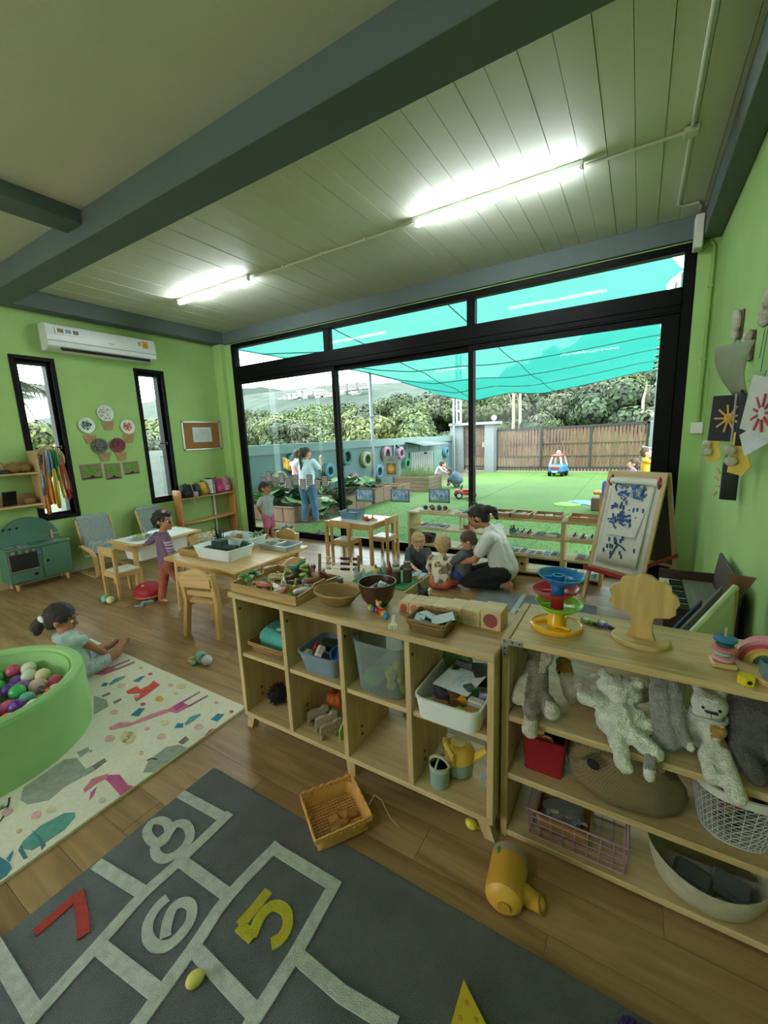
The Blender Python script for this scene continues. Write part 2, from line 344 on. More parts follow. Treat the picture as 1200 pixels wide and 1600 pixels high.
G().bb(.405, .495, YB-.055, YB-.01, 1.46, 1.56, bev=.008).thin('socket_box', WHITE, 'small white junction box at the foot of the green conduit', 'junction box')
G().bb(.30, .365, 4.655, 4.78, 3.0, 3.26, bev=.008).thin('junction_box', PVC, 'white cover box at the ceiling corner above the door frame', 'junction box')
# ================================================================ outside
GZ = -.05; ALBEDO = .36
def gmat(c, c2, c3, s=3, rough=.9, bump=.5, bs=180):
    m = mt(c, rough, c2=c2, vs=s, bump=bump, bs=bs); return m
TURF = mt('74a83e', .85, c2='679c36', vs=1.2, bump=.25, bs=300)
G().bb(-5.25, 3, 4.9, 17.0, -.2, GZ).ob('ground_turf', TURF, kind='structure', smooth=0)
for k, x in enumerate((-3.2, -1.2)): G().bb(x-.012, x+.012, 5, 16.9, GZ, GZ+.004).ob('turf_seam', mt('4f9c38', .9), kind='structure')
g = G(); q = random.Random(3)      # short artificial blades near the door, denser than one can count
for i in range(14000):
    y = 4.98+3.5*q.random()**1.5; x = q.uniform(-5.2, 1.0); h = q.uniform(.006, .014); a = q.uniform(0, pi); s_ = .004+.0012*(y-5)
    dx, dy = cos(a)*s_, sin(a)*s_
    b = len(g.v); g.v += [Vector((x-dx, y-dy, GZ)), Vector((x+dx, y+dy, GZ)), Vector((x+q.uniform(-.01, .01), y+q.uniform(-.01, .01), GZ+h))]; g.f.append([b, b+1, b+2]); g.m.append(i % 2)
o = g.ob('artificial_grass', [mt('7eb048', .8), mt('72a63e', .8)], smooth=0, kind='stuff'); o['label'] = 'bright green artificial grass blades on the play yard'; o['category'] = 'grass'
G().bb(-7.2, -5.25, 4.9, 17.4, -.2, GZ-.005).ob('ground_soil', mt('a3977a', .95, c2='7f8a55', vs=5, bump=.6, bs=30), kind='structure', smooth=0)
G().bb(-6.6, 3, 17.0, 60, -.3, -.06).ob('ground_lane', mt('b5a68c', .95, c2='8d8a62', vs=2), kind='structure', smooth=0)
# boundary wall with coping and piers
BW = mt('8fb3b3', .8, var=.06, vs=2, bump=.05, bs=40); BW2 = mt('a3c2c0', .75, var=.05, vs=2)
def bx(y): return -7.0+.03*(y-5)
g = G()
g.loft([[(bx(4.9)-.14, 4.9, -.2), (bx(4.9), 4.9, -.2), (bx(4.9), 4.9, 1.25), (bx(4.9)-.14, 4.9, 1.25)], [(bx(16.6)-.14, 16.6, -.2), (bx(16.6), 16.6, -.2), (bx(16.6), 16.6, 1.25), (bx(16.6)-.14, 16.6, 1.25)]])
g.ob('wall_boundary', BW, kind='structure', smooth=0)
g = G(); g.loft([[(bx(y)-.2, y, 1.25), (bx(y)+.07, y, 1.25), (bx(y)+.07, y, 1.46), (bx(y)-.2, y, 1.46)] for y in (4.9, 16.6)]); g.ob('trim_1', BW2, kind='structure', smooth=0)
for y in (7.55, 11.9, 16.5):
    G().bb(bx(y)-.1, bx(y)+.06, y-.16, y+.16, -.1, 1.25).ob('wall_pier', BW2, kind='structure', smooth=0)
for y in (7.55, 11.9):
    t = thing('wall_lamp', 'small black round lamp on the boundary wall pier ' + ('behind the woman' if y < 9 else 'beside the pink tyres'), 'lamp', (bx(y)+.06, y, 1.22))
    G().box((.02, 0, 0), (.04, .06, .08), bev=.01).ob('bracket', BLACK, t); G().ell((.07, 0, -.02), .05, 12, 8).ob('lamp_globe', mt('55585c', .2), t)
# tyres on the wall
TY = [(5.63, .56, .25, '9fb0b4', 'grey tyre on the blue wall nearest the door frame'), (6.75, .66, .21, 'e4e2c0', 'cream tyre on the blue wall behind the number cards'), (7.25, 1.0, .25, '4f9aa6', 'dark teal tyre on the wall behind the woman'),
      (8.45, .72, .2, '7cc0cc', 'light blue tyre beside the last number card'), (9.2, 1.03, .23, '4c9a86', 'dark green tyre on the wall behind the door mullion'), (9.5, .34, .22, 'dba9bd', 'pink tyre low on the wall above the first window picture'),
      (10.15, .9, .23, 'ece8b2', 'pale yellow tyre on the wall beside the tall pole'), (10.75, .49, .22, '7dbfd6', 'sky blue tyre on the wall below the pink ones'), (11.25, 1.0, .23, 'dca6bf', 'large pink tyre on the wall above the round sun poster'),
      (12.0, .98, .2, 'dba9c4', 'small pink tyre on the wall next to the awning'), (12.5, .6, .2, '52a878', 'green tyre on the wall next to the white slat gate'), (15.7, .82, .2, '6fb4d4', 'blue tyre on the wall at the far corner')]
for y, z, r, c, lab in TY:
    X = bx(y)+.006+(.065 if abs(y-7.4) < .4 or abs(y-16.2) < .3 or abs(y-11.9) < .4 else 0)
    g = G(); k = 28
    g.loft([[(.002+.14*a, (r+b)*cos(2*pi*j/k), (r+b)*sin(2*pi*j/k)) for j in range(k)] for a, b in ((0, -.09), (0, -.03), (.1, 0), (.9, 0), (1, -.03), (1.05, -.07), (.95, -.1), (.5, -.085))], closed=True)
    t = thing('tyre', lab, 'tyre', (X, y, z), 0, 'painted tyres on the boundary wall'); g.ob('tread', mt(c, .7, var=.15, bump=.4, bs=50), t)
    G().loft([[(.149, (r-.075)*cos(2*pi*j/k), (r-.075)*sin(2*pi*j/k)) for j in range(k)], [(.155, (r-.06)*cos(2*pi*j/k), (r-.06)*sin(2*pi*j/k)) for j in range(k)], [(.15, (r-.05)*cos(2*pi*j/k), (r-.05)*sin(2*pi*j/k)) for j in range(k)]], closed=True).ob('bead', mt(c, .6, var=.2), t)
# side gate of white slats with an awning
t = thing('side_gate', 'white slat gate in a pale teal frame set in the boundary wall', 'gate', (bx(13.5)+.02, 13.75, GZ)); WS = mt('dfe6e2', .6)
G().bb(0, .03, -.95, -.88, 0, 1.02).bb(0, .03, .88, .95, 0, 1.02).bb(0, .02, -.88, .88, .12, .2).bb(0, .02, -.88, .88, .78, .86).ob('gate_frame', BW2, t)
sm = G().box((.035, 0, .5), (.025, .13, .95)).mesh('slat', WS, 0)
for i in range(11):
    o = bpy.data.objects.new('slat', sm); COL.objects.link(o); o.parent = t; o.location = (0, -.81+.162*i, .02)
G().bb(.05, .07, .1, .3, .9, .96).ob('latch', BLACK, t)
G().bb(0, .04, .97, 1.75, 0, 1.0).ob('side_panel', mt('9fcfc4', .6), t)
t = thing('awning', 'curved pale blue awning on black brackets over the white slat gate', 'awning', (bx(13.5)+.0, 13.6, 1.2))
g = G(); g.grid(lambda u, v: (.0+.75*u, -1.15+2.3*v, .14*cos(u*1.6)-.02), 8, 2); solidify(g.ob('canopy', clearmat('cfe8ea', tint=.75), t), .012)
for y in (-1.1, 0, 1.1): G().tube([(.005, y, -.18), (.005, y, .1), (.7, y, -.02)], .012).ob('bracket', BLACK, t)
# gate wall, pillar, gates
GW = mt('aab4b8', .8, var=.06, vs=2, bump=.05, bs=40)
G().bb(-6.75, -6.2, 16.55, 16.85, -.1, 1.95).ob('wall_gate_pier', GW, kind='structure', smooth=0)
G().bb(-5.27, -4.9, 16.5, 16.95, -.1, 1.85).ob('wall_gate_pillar', GW, kind='structure', smooth=0)
G().bb(-6.75, -4.7, 16.4, 17.0, 1.85, 1.95).ob('wall_gate_lintel', mt('c4cbcc', .8), kind='structure', smooth=0)
G().bb(.32, 2.2, 16.6, 16.85, -.1, 1.72).ob('wall_gate_end', GW, kind='structure', smooth=0)
for x, lab in ((-4.95, 'white globe lamp on the lintel above the narrow gate pillar'), (.42, 'white globe lamp at the far end of the wide gate')):
    t = thing('globe_lamp', lab, 'lamp', (x, 16.7, 1.95 if x < 0 else 1.72)); G().lathe([(.05, 0), (.05, .03), (.03, .05)], 12).ob('base', GW, t); G().ell((0, 0, .14), .11, 14, 10).ob('globe', mt('f1efdc', .4), t)
GS = wood('a47a68', '835a49', 2, 1, .7, .12); GD = mt('3a3a3c', .6)
def slatgate(name, lab, x0, x1, y, z0, z1, zb, n, mull):
    t = thing(name, lab, 'gate', (x0, y, 0)); W = x1-x0; st = W/n
    g = G(); g.bb(0, W, -.02, .03, z1(0)-.06, z1(0)) if False else None
    g.loft([[(0, -.02, z1(0)-.07), (0, .03, z1(0)-.07), (0, .03, z1(0)), (0, -.02, z1(0))], [(W, -.02, z1(1)-.07), (W, .03, z1(1)-.07), (W, .03, z1(1)), (W, -.02, z1(1))]])
    g.bb(0, W, -.02, .03, z0+.1, z0+.17).bb(0, .06, -.02, .03, z0, z1(0)).bb(W-.06, W, -.02, .03, z0, z1(1)); g.ob('gate_frame', GD, t, smooth=0)
    for f in (.36, .66): G().bb(.06, W-.06, -.022, .0, z0+(1.55-z0)*f-.012, z0+(1.55-z0)*f+.012).ob('rail', GD, t, smooth=0)
    for f in mull: G().bb(W*f-.04, W*f+.04, -.025, .02, z0+.1, z1(f)).ob('mullion', GD, t, smooth=0)
    me = {}
    for i in range(n):
        h = round(z1((i+.5)/n)-.06-z0, 2)
        if h not in me: me[h] = G().box((0, .02, h/2), (st*.72, .02, h)).mesh('slat', GS, 0)
        o = bpy.data.objects.new('slat', me[h]); COL.objects.link(o); o.parent = t; o.location = (st*(i+.5), 0, z0)
    return t
t = slatgate('sliding_gate', 'wide sliding gate of brown slats in a dark frame at the far end', -4.85, .3, 16.75, .0, lambda f: 1.62+.07*f, 0, 46, (.33, .66))
t2 = slatgate('walk_gate', 'narrow brown slat gate between the two grey wall pillars', -6.2, -5.27, 16.7, .05, lambda f: 1.8, 0, 11, ())
G().bb(.78, .88, -.05, -.02, .95, 1.15).ob('lock_box', mt('d6d8a8', .5), t2)
# shade net
P1, P2 = Vector((-6.55, 10.2, 3.31)), Vector((.40, 16.0, 3.24)); N1, N2 = Vector((-6.45, 5.0, 3.22)), Vector((.34, 5.0, 3.3))
FS = [(0, 0), (.05, .1), (.13, .31), (.23, .65), (.33, .83), (.43, .65), (.47, .59), (.52, .63), (.58, .63), (.7, .45), (.81, .27), (.93, .05), (1, 0)]
def fsag(u):
    for (a, p), (b, q_) in zip(FS, FS[1:]):
        if u <= b: return p+(q_-p)*(u-a)/(b-a)
    return 0
def net(u, v):
    a = N1.lerp(N2, u); b = P1.lerp(P2, u); p = a.lerp(b, v)
    k = abs(sin(v*pi*4)); ed = .16*abs(sin(v*pi*9))*(max(0, u-.88)/.12)**2
    p.z -= fsag(u)*v**1.6+.14*sin(pi*u)*sin(pi*v)+.05*k*sin(pi*u); p.x -= ed
    return p[:]
def netmat():
    m = bpy.data.materials.new('shade_cloth'); m.use_nodes = True; nt = m.node_tree; L = nt.links; nt.nodes.remove(nt.nodes['Principled BSDF'])
    tc = nd(m, 'ShaderNodeTexCoord'); n = nd(m, 'ShaderNodeTexNoise'); n.inputs['Scale'].default_value = 1.1; n.inputs['Detail'].default_value = 4; L.new(tc.outputs['Object'], n.inputs[0])
    r = nd(m, 'ShaderNodeValToRGB'); r.color_ramp.elements[0].color = (*lin('2f9c8e'), 1); r.color_ramp.elements[1].color = (*lin('40aa9e'), 1); L.new(n.outputs[0], r.inputs[0])
    t = nd(m, 'ShaderNodeBsdfTranslucent'); d = nd(m, 'ShaderNodeBsdfDiffuse'); tr = nd(m, 'ShaderNodeBsdfTransparent'); a = nd(m, 'ShaderNodeMixShader'); b = nd(m, 'ShaderNodeMixShader')
    L.new(r.outputs[0], t.inputs[0]); L.new(r.outputs[0], d.inputs[0]); a.inputs[0].default_value = .3; b.inputs[0].default_value = .025
    L.new(t.outputs[0], a.inputs[1]); L.new(d.outputs[0], a.inputs[2]); L.new(a.outputs[0], b.inputs[1]); L.new(tr.outputs[0], b.inputs[2]); L.new(b.outputs[0], nt.nodes['Material Output'].inputs[0]); return m
t = thing('shade_net', 'turquoise shade net sagging between the building and the far poles', 'shade net', (0, 0, 0))
G().grid(net, 48, 44).ob('cloth', netmat(), t, smooth=180)
SE = mt('1f6f68', .7); CB = mt('6b7274', .4, .6)
for v in (.22, .46, .62, .8, 1): G().tube([Vector(net(i/30, v))+Vector((0, 0, -.004)) for i in range(31)], .011 if v < 1 else .014, 5).ob('seam', SE, t)
for u in (.35, .62): G().tube([Vector(net(u, i/24))+Vector((0, 0, -.004)) for i in range(25)], .008, 5).ob('seam', SE, t)
G().tube([N1+Vector((0, 0, .01)), P1], .022, 6).ob('side_cable', CB, t); G().tube([N2+Vector((.02, 0, .02)), P2], .016, 6).ob('side_cable', CB, t)
g = G()
for i in range(19):
    v = (i+.5)/19; a = Vector(net(1, v)); b = N2.lerp(P2, v)+Vector((.02, 0, .02)); g.tube([a, (a+b)/2+Vector((.02, .04, .02)), b], .008, 5)
g.ob('lacing_rope', mt('d8d2b8', .8), t, kind='stuff')
GP = mt('bfc8cc', .4, .3)
for x, y, h, r_, lab in ((-6.55, 10.2, 3.4, .05, 'tall grey steel pole holding the near corner of the shade net'), (.42, 16.0, 3.35, .05, 'grey steel pole holding the far corner of the shade net'), (-6.45, 16.2, 3.1, .045, 'grey steel pole in front of the narrow gate pier')):
    t = thing('net_pole', lab, 'pole', (x, y, GZ)); G().tube([(0, 0, 0), (0, 0, h)], r_, 10).ob('pole', GP, t); G().box((0, 0, .01), (.18, .18, .02)).ob('base_plate', GP, t)
    G().lathe([(r_+.006, .0), (r_+.006, .06)], 10, M=TM((0, 0, h*.62))).ob('collar', mt('8d9698', .4, .4), t)
t = thing('downpipe', 'grey post and downpipe just outside the right end of the door', 'pipe', (.36, 6.2, GZ)); G().bb(-.05, .05, -.05, .05, 0, 3.3, bev=.008).ob('post', GP, t); G().tube([(-.08, -.02, 1.95), (-.08, -.02, 3.2)], .025).ob('pipe', mt('e3e8ea', .4), t); 
G().bb(-.1, -.05, -.03, .0, 2.2, 2.23).ob('clip', GP, t)
# utility pole behind the narrow gate
t = thing('utility_pole', 'white concrete utility pole behind the narrow gate', 'pole', (-7.15, 18.6, -.1)); CW = mt('d9dbd8', .8)
for x in (-.09, .09): G().bb(x-.035, x+.035, -.06, .06, 0, 5.2).ob('leg', CW, t)
for k in range(9): G().bb(-.055, .055, -.05, .05, .6+k*.5, .7+k*.5).ob('rung', CW, t)
# ---------------------------------------------------------------- planting boxes
PB = [wood('c49a86', 'a9806c', 2, 1, .8, .1), wood('b9a488', '99845f', 0, 1, .8, .1)]
def planter(x0, x1, y0, y1, h, lab, hor=False):
    t = thing('planter_box', lab, 'planter', ((x0+x1)/2, (y0+y1)/2, GZ), 0, 'planting boxes along the boundary wall'); w_, d_ = (x1-x0)/2, (y1-y0)/2
    if hor:
        for k in range(4):
            z = h*(k+.5)/4; H = h/4*.94
            for M in ((0, -d_, 2*w_, .03), (0, d_, 2*w_, .03)): G().box((M[0], M[1], z), (M[2], M[3], H), bev=.006).ob('plank', PB[1], t)
            for sx in (-1, 1): G().box((sx*(w_-.015), 0, z), (.03, 2*d_-.04, H), bev=.006).ob('plank', PB[1], t)
    else:
        n = max(2, round(2*w_/.3))
        for k in range(n):
            for sy in (-1, 1): G().box((-w_+2*w_*(k+.5)/n, sy*d_, h/2), (2*w_/n*.96, .03, h), bev=.006).ob('panel', PB[k % 2 if k % 3 else 0], t)
        n = max(2, round(2*d_/.35))
        for k in range(n):
            for sx in (-1, 1): G().box((sx*(w_-.015), -d_+2*d_*(k+.5)/n, h/2), (.03, 2*d_/n*.96, h), bev=.006).ob('panel', PB[(k+1) % 2], t)
        G().bb(-w_-.02, w_+.02, -d_-.03, -d_+.03, h, h+.02).bb(w_-.03, w_+.02, -d_, d_, h, h+.02).ob('cap_rail', PB[1], t)
    G().bb(-w_+.03, w_-.03, -d_+.03, d_-.03, .02, h-.05).ob('soil', mt('5a4a38', .95, bump=.8, bs=40), t)
    return t
planter(-6.85, -5.62, 5.85, 6.6, .29, 'planting box with red and tan panels beneath the number cards')
planter(-6.6, -5.3, 7.15, 8.1, .32, 'planting box beside the bare mullion, in front of the wall')
planter(-6.6, -5.35, 8.35, 9.15, .34, 'planting box below the first picture stuck to the glass')
planter(-6.55, -5.25, 9.25, 9.95, .3, 'low planting box between the first and second window pictures')
planter(-6.1, -4.98, 10.6, 11.5, .42, 'planting box of horizontal planks between second and third window pictures', True)
LF = [mt('7fae68', .6, c2='5f9350', vs=4), mt('9fc47c', .6, c2='7aa85c', vs=4), mt('5d8f55', .6)]
def leafmesh(s, m):
    g = G(); n = 9; g.v.append(Vector((0, 0, .0)))
    for j in range(n):
        a = 2*pi*j/n; r_ = s*(1+.18*cos(5*a)); g.v.append(Vector((r_*cos(a), r_*sin(a)*.95, .22*s*abs(cos(a*1.5))-.12*s)))
    for j in range(n): g.f.append([0, 1+j, 1+(j+1) % n]); g.m.append(0)
    return g.mesh('leaf', m, 0)
LM = [leafmesh(s, m) for s in (.13, .17, .1) for m in LF]
def leafy(x0, x1, y0, y1, z, h, n, lab, seed):
    q = random.Random(seed); t = thing('leafy_plant', lab, 'plant', ((x0+x1)/2, (y0+y1)/2, z)); st = G()
    for i in range(n):
        x = q.uniform(-.5, .5)*(x1-x0); y = q.uniform(-.5, .5)*(y1-y0); hh = h*q.uniform(.35, 1); dx, dy = q.uniform(-.1, .1), q.uniform(-.1, .1)
        o = bpy.data.objects.new('leaf', q.choice(LM)); COL.objects.link(o); o.parent = t; o.location = (x+dx, y+dy, hh); o.rotation_euler = (q.uniform(-.3, .9), q.uniform(-.5, .5), q.uniform(0, 6)); o.scale = [q.uniform(.7, 1.2)]*3
        st.tube([(x*.6, y*.6, -.02), (x, y, hh*.6), (x+dx, y+dy, hh-.01)], .007, 4)
    st.ob('stem', LF[2], t)
leafy(-6.8, -5.7, 5.9, 6.5, .2, .36, 60, 'broad-leaved pumpkin plant spilling over the box behind the girl', 1)
leafy(-6.5, -5.45, 7.2, 8.0, .26, .32, 45, 'broad-leaved plant in the box beside the bare mullion', 2)
leafy(-6.5, -5.5, 8.4, 9.1, .24, .3, 18, 'small leafy plant in the box below the first window picture', 5)
leafy(-5.55, -5.28, 6.3, 7.0, -.05, .38, 22, 'low weeds sprawling from the box beside the woman', 4)
q = random.Random(8); g = G()
for i in range(260):
    x = q.uniform(-6.0, -5.05); y = q.uniform(10.7, 11.4); h = q.uniform(.15, .42); a = q.uniform(0, 6); g.tube([(x, y, .3), (x+.03*cos(a), y+.03*sin(a), .3+h*.6), (x+.08*cos(a), y+.08*sin(a), .3+h)], [.006, .005, .001], 3, m=i % 2)
g.thin('herb_tuft', [LF[1], mt('a9c46a', .7)], 'tuft of yellow-green herbs growing in the horizontal plank box', 'plant')
# ---------------------------------------------------------------- hillside, trees, far hill with houses
def slope(x, y):
    k = max(0, min(1, (x+15)/6)); up = max(0, y-18)*.28*k+max(0, y-30)*.09*(1-k); return -.1+up+.25*noise.noise(Vector((x*.2, y*.2, 0)))
g = G(); g.grid(lambda u, v: (lambda x, y: (x, y, slope(x, y)))(-70+95*u, 17.6+75*v), 60, 50); g.ob('hillside', mt('7c8f4e', .95, c2='5f7440', vs=.8, bump=.6, bs=3), kind='structure', smooth=180)
g = G(); g.bb(-40, bx(5)-.14, -6, 17.6, -.4, -.15); g.ob('ground_lot', mt('8b8f6a', .95, c2='6d7a50', vs=.8), kind='structure', smooth=0)
q = random.Random(21); CR = []
TC = [('6f8a4c', '4e6a36'), ('86a058', '5e7c3c'), ('5a7848', '40583a'), ('9aaa5a', '748648'), ('7c8864', '58694a')]
def dk(h, k): return ''.join('%02x' % int(int(h[i:i+2], 16)*k) for i in (0, 2, 4))
TN = ('mid green', 'fresh green', 'dark green', 'yellow-green', 'grey-green')
def crown(seed, nl, sx, sz, sp=1.0, ls=.11):
    q = random.Random(seed); g = G(); L_ = []
    for k in range(9): L_.append((Vector((q.uniform(-.55, .55)*sx, q.uniform(-.55, .55)*sx, q.uniform(-.35, .55)*sz)), q.uniform(.38, .6)*sx))
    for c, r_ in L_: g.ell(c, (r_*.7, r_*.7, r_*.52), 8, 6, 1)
    for i in range(nl):
        c, r_ = q.choice(L_); d = Vector((q.gauss(0, 1), q.gauss(0, 1), q.gauss(.2, .9))).normalized(); p = c+Vector((d.x, d.y, d.z*.78))*r_*q.uniform(.72, 1.15)*sp
        s_ = ls*q.uniform(.6, 1.4); u = Vector((q.gauss(0, 1), q.gauss(0, 1), q.gauss(0, 1))).cross(d).normalized(); w_ = u.cross(d+u*.3).normalized()
        b = len(g.v); g.v += [p-u*s_, p+w_*s_*.55, p+u*s_, p-w_*s_*.55]; g.f.append([b, b+1, b+2, b+3]); g.m.append(0 if q.random() < .7 else 2)
    return g
for i in range(10):
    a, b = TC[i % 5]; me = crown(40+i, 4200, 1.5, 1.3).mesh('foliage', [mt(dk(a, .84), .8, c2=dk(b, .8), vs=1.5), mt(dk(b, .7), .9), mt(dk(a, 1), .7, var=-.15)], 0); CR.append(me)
BK = mt('9a8a74', .9, bump=.5, bs=20); TR = G().tube([(0, 0, -.5), (.05, 0, .8), (0, .05, 1.7)], [.12, .09, .05], 7).mesh('trunk', BK)
TG = {'a': ('trees beyond the boundary wall', 'dense %s tree standing beyond the boundary wall'), 'b': ('trees on the bank behind the gate', 'dense %s bushy tree on the bank behind the brown gate'), 'c': ('trees beside the left windows', '%s tree outside the narrow windows')}
def tree(x, y, z, s, v, grp, sz=1):
    t = thing('tree', TG[grp][1] % TN[v % 5], 'tree', (x, y, z), 0, TG[grp][0])
    for nm, me, dz in (('trunk', TR, 0), ('foliage', CR[v % 10], 1.9)):
        o = bpy.data.objects.new(nm, me); COL.objects.link(o); o.parent = t; o.location = (0, 0, dz*s*(sz if dz else 1)); o.rotation_euler = (0, 0, (v*2.4) % 6.28); o.scale = (s, s, s*sz)
    return t
q = random.Random(5); tt = 0
for row, (y, n, x0, x1, zt) in enumerate(((20, 9, -21, -9, 3.0), (25, 11, -34, -11, 4.0), (32, 12, -48, -14, 5.0), (40, 12, -60, -16, 5.6))):
    for i in range(n):
        x = x0+(x1-x0)*(i+q.uniform(.2, .8))/n; yy = y+q.uniform(-1.5, 1.5); s = q.uniform(1.0, 1.4)*(.85+.15*row); top = zt*(1+.02*row)+q.uniform(-.6, .5); z = top-3.25*s
        tree(x, yy, min(z, slope(x, yy)), s, q.randrange(10), 'a')
for row, (y, n, x0, x1) in enumerate(((20.5, 8, -8.5, -2.6), (23.5, 9, -10, 5), (27, 11, -13, 6), (31, 12, -15, 8), (36, 10, -16, 9), (42, 10, -18, 12))):
    for i in range(n):
        x = x0+(x1-x0)*(i+q.uniform(.15, .85))/n; yy = y+q.uniform(-1, 1); s = q.uniform(.75, 1.05)*(.62 if row == 0 else 1+.06*row)
        tree(x, yy, slope(x, yy)-.9*s, s, q.randrange(10), 'b')
PT = mt('cfc3ac', .8, var=.2)
for x, y, h, lab in ((-5.05, 20.0, 4.2, 'slim pale bare trunk behind the wide gate, the first of two'), (-4.78, 20.1, 4.4, 'slim pale bare trunk behind the wide gate, the second of two'), (.08, 21.5, 2.6, 'short pale stump trunk above the tall grass on the bank')):
    t = thing('bare_trunk', lab, 'tree', (x, y, slope(x, y)-.1)); G().tube([(0, 0, 0), (.04, 0, h*.4), (.0, .05, h*.75), (.1, 0, h)], [.09, .075, .06, .03], 8).ob('trunk', PT, t)
    if h > 3: G().tube([(0, .03, h*.6), (.25, .05, h*.8), (.3, .05, h)], [.03, .02, .01], 5).tube([(.02, .03, h*.5), (-.2, 0, h*.7), (-.3, .1, h*.85)], [.025, .02, .01], 5).ob('branch', PT, t)
g = G(); q = random.Random(6)
for i in range(7000):
    x = q.uniform(-4.5, 3); y = q.uniform(18.2, 22.5); h = q.uniform(.3, .8); z = slope(x, y); a = q.uniform(0, 6); c, s = cos(a), sin(a)
    b = len(g.v); g.v += [Vector((x-.02*c, y-.02*s, z)), Vector((x+.02*c, y+.02*s, z)), Vector((x+.15*s, y+.15*c, z+h))]; g.f.append([b, b+1, b+2]); g.m.append(i % 2)
o = g.ob('tall_grass', [mt('b9bd68', .8), mt('98a850', .8)], smooth=0, kind='stuff'); o['label'] = 'tall yellow-green grass on the bank behind the wide gate'; o['category'] = 'grass'
def hz(u, v):
    x = -700+760*u; y = 150+300*v; e = 48-6*max(0, (x+230)/100)+ (6 if x < -330 else 0); k = sin(min(1, v/.62)*pi/2)
    return (x, y, -4+e*1.12*k*(1 if x > -1000 else 0)+3.5*noise.noise(Vector((x*.02, y*.02, 1)))*k+1.3*noise.noise(Vector((x*.11, y*.11, 4))))
G().grid(hz, 260, 70).ob('hill', mt('4a6254', .95, c2='3a5044', vs=.06, bump=.8, bs=.5), kind='structure', smooth=180)  # muted blue-green: distance haze is painted into the hill colour
HW = mt('f3efe9', .8, var=.05); HR = mt('c9a59a', .8); HG = mt('7d8890', .3)
def house(x, z, w_, h, fl_, cols, lab, grp, tint=0):
    t = thing('hill_house' if fl_ < 3 else 'apartment_block', lab, 'building', (x, 235, z), 0, grp)
    G().bb(-w_/2, w_/2, 0, w_*.8, -.8, h).ob('wall', HW, t, smooth=0); G().bb(-w_/2-.4, w_/2+.4, -.4, w_*.8, h, h+.5).ob('roof', HR if tint else HW, t, smooth=0)
    for f in range(fl_):
        for c in range(cols): G().box((-w_/2+w_*(c+.5)/cols, -.02, h*(f+.5)/fl_), (w_/cols*.6, .3, h/fl_*.6)).ob('window', HG, t, smooth=0)
        if fl_ > 2: G().bb(-w_/2, w_/2, -.9, 0, h*f/fl_-.12, h*f/fl_+.12).ob('balcony_slab', HW, t, smooth=0)
q = random.Random(9); k_ = 235/260
for i, (px_, z) in enumerate([(-256, 34), (-251, 35), (-246, 36.5), (-240, 37), (-235, 38), (-229, 38.5), (-224, 38.5), (-217, 38), (-212, 37), (-244, 32), (-236, 31), (-229, 33), (-222, 31), (-216, 32.5), (-232, 27.5), (-225, 27), (-219, 28), (-208, 35), (-203, 34)]):
    house(px_*k_, 1.55+(z-1.55)*k_-1.6, q.uniform(3.6, 5.2), q.uniform(2.4, 3.4), 1 if i % 2 else 2, 3, 'white villa in the cluster on the far green hill', 'white villas on the far hill', i % 4 == 1)
for px_, z, lab in ((-191.5, 39.5, 'pale apartment block on the hill, first of the upper three'), (-182.5, 39.8, 'pale apartment block on the hill, middle of the upper three'), (-173.2, 39.6, 'pale apartment block on the hill, last of the upper three'), (-193.5, 34.2, 'pale apartment block on the hill, first of the lower two'), (-182, 33.2, 'pale apartment block on the hill, second of the lower two'), (-158, 28.6, 'long low white building on the hill beside the net pole')):
    house(px_*k_, 1.55+(z-1.55)*k_-2.6, 6.6 if z > 30 else 10, 3.6 if z > 30 else 3, 4 if z > 30 else 1, 5, lab, 'apartment blocks on the far hill')
# outside the narrow windows: neighbour wall, trees and a palm
NW = mt('d3d8d8', .8)
G().bb(-9.6, -9.45, 3.5, 10, -.3, 1.3).ob('wall_neighbour', NW, kind='structure', smooth=0)
G().bb(-9.62, -9.43, 3.5, 10, 1.3, 1.42).ob('trim_2', NW, kind='structure', smooth=0)
for i in range(7): G().bb(-9.45, -9.38, 3.8+i*.75, 4.05+i*.75, -.3, 1.3).ob('trim_%d' % (i+3), NW, kind='structure', smooth=0)
q = random.Random(31)
for i in range(12): tree(-24+q.uniform(-3, 2), 5+i*1.3, -1.3+q.uniform(-.5, .4), q.uniform(1.25, 1.55), q.randrange(10), 'c')
t = thing('palm_tree', 'palm with dark drooping fronds outside the window nearer the shelf', 'palm', (-9.6, 2.75, -.3)); PL = mt('59634c', .7); FM = []
G().tube([(0, 0, 0), (.05, 0, 1.8), (0, .1, 2.8)], [.13, .1, .09], 8).ob('trunk', BK, t)
for k in range(9):
    a = 2*pi*k/9+.3; g = G(); n = 26; pts = [Vector((cos(a)*1.9*u, sin(a)*1.9*u, 2.8+.5*sin(u*2.2)-1.2*u*u)) for u in [j/n for j in range(n+1)]]
    g.tube(pts, [.02*(1-j/n)+.004 for j in range(n+1)], 4)
    for j in range(3, n):
        for s in (-1, 1):
            side = Vector((-sin(a), cos(a), 0))*s; L_ = .55*sin(pi*(j/n)**.7)+.12; p = pts[j]; e = p+side*L_*.75+(pts[j]-pts[j-1]).normalized()*L_*.5+Vector((0, 0, -.35*L_)); w_ = Vector((0, 0, .02))+(pts[j]-pts[j-1]).normalized()*.018
            b = len(g.v); g.v += [p-w_, p+w_, e]; g.f.append([b, b+1, b+2]); g.m.append(0)
    g.ob('frond', PL, t, smooth=0)
G().bb(-9, 4, -9, -4.2, -.2, -.02).ob('ground_forecourt', mt('b9b6ac', .9), kind='structure', smooth=0)
ALBEDO = 1
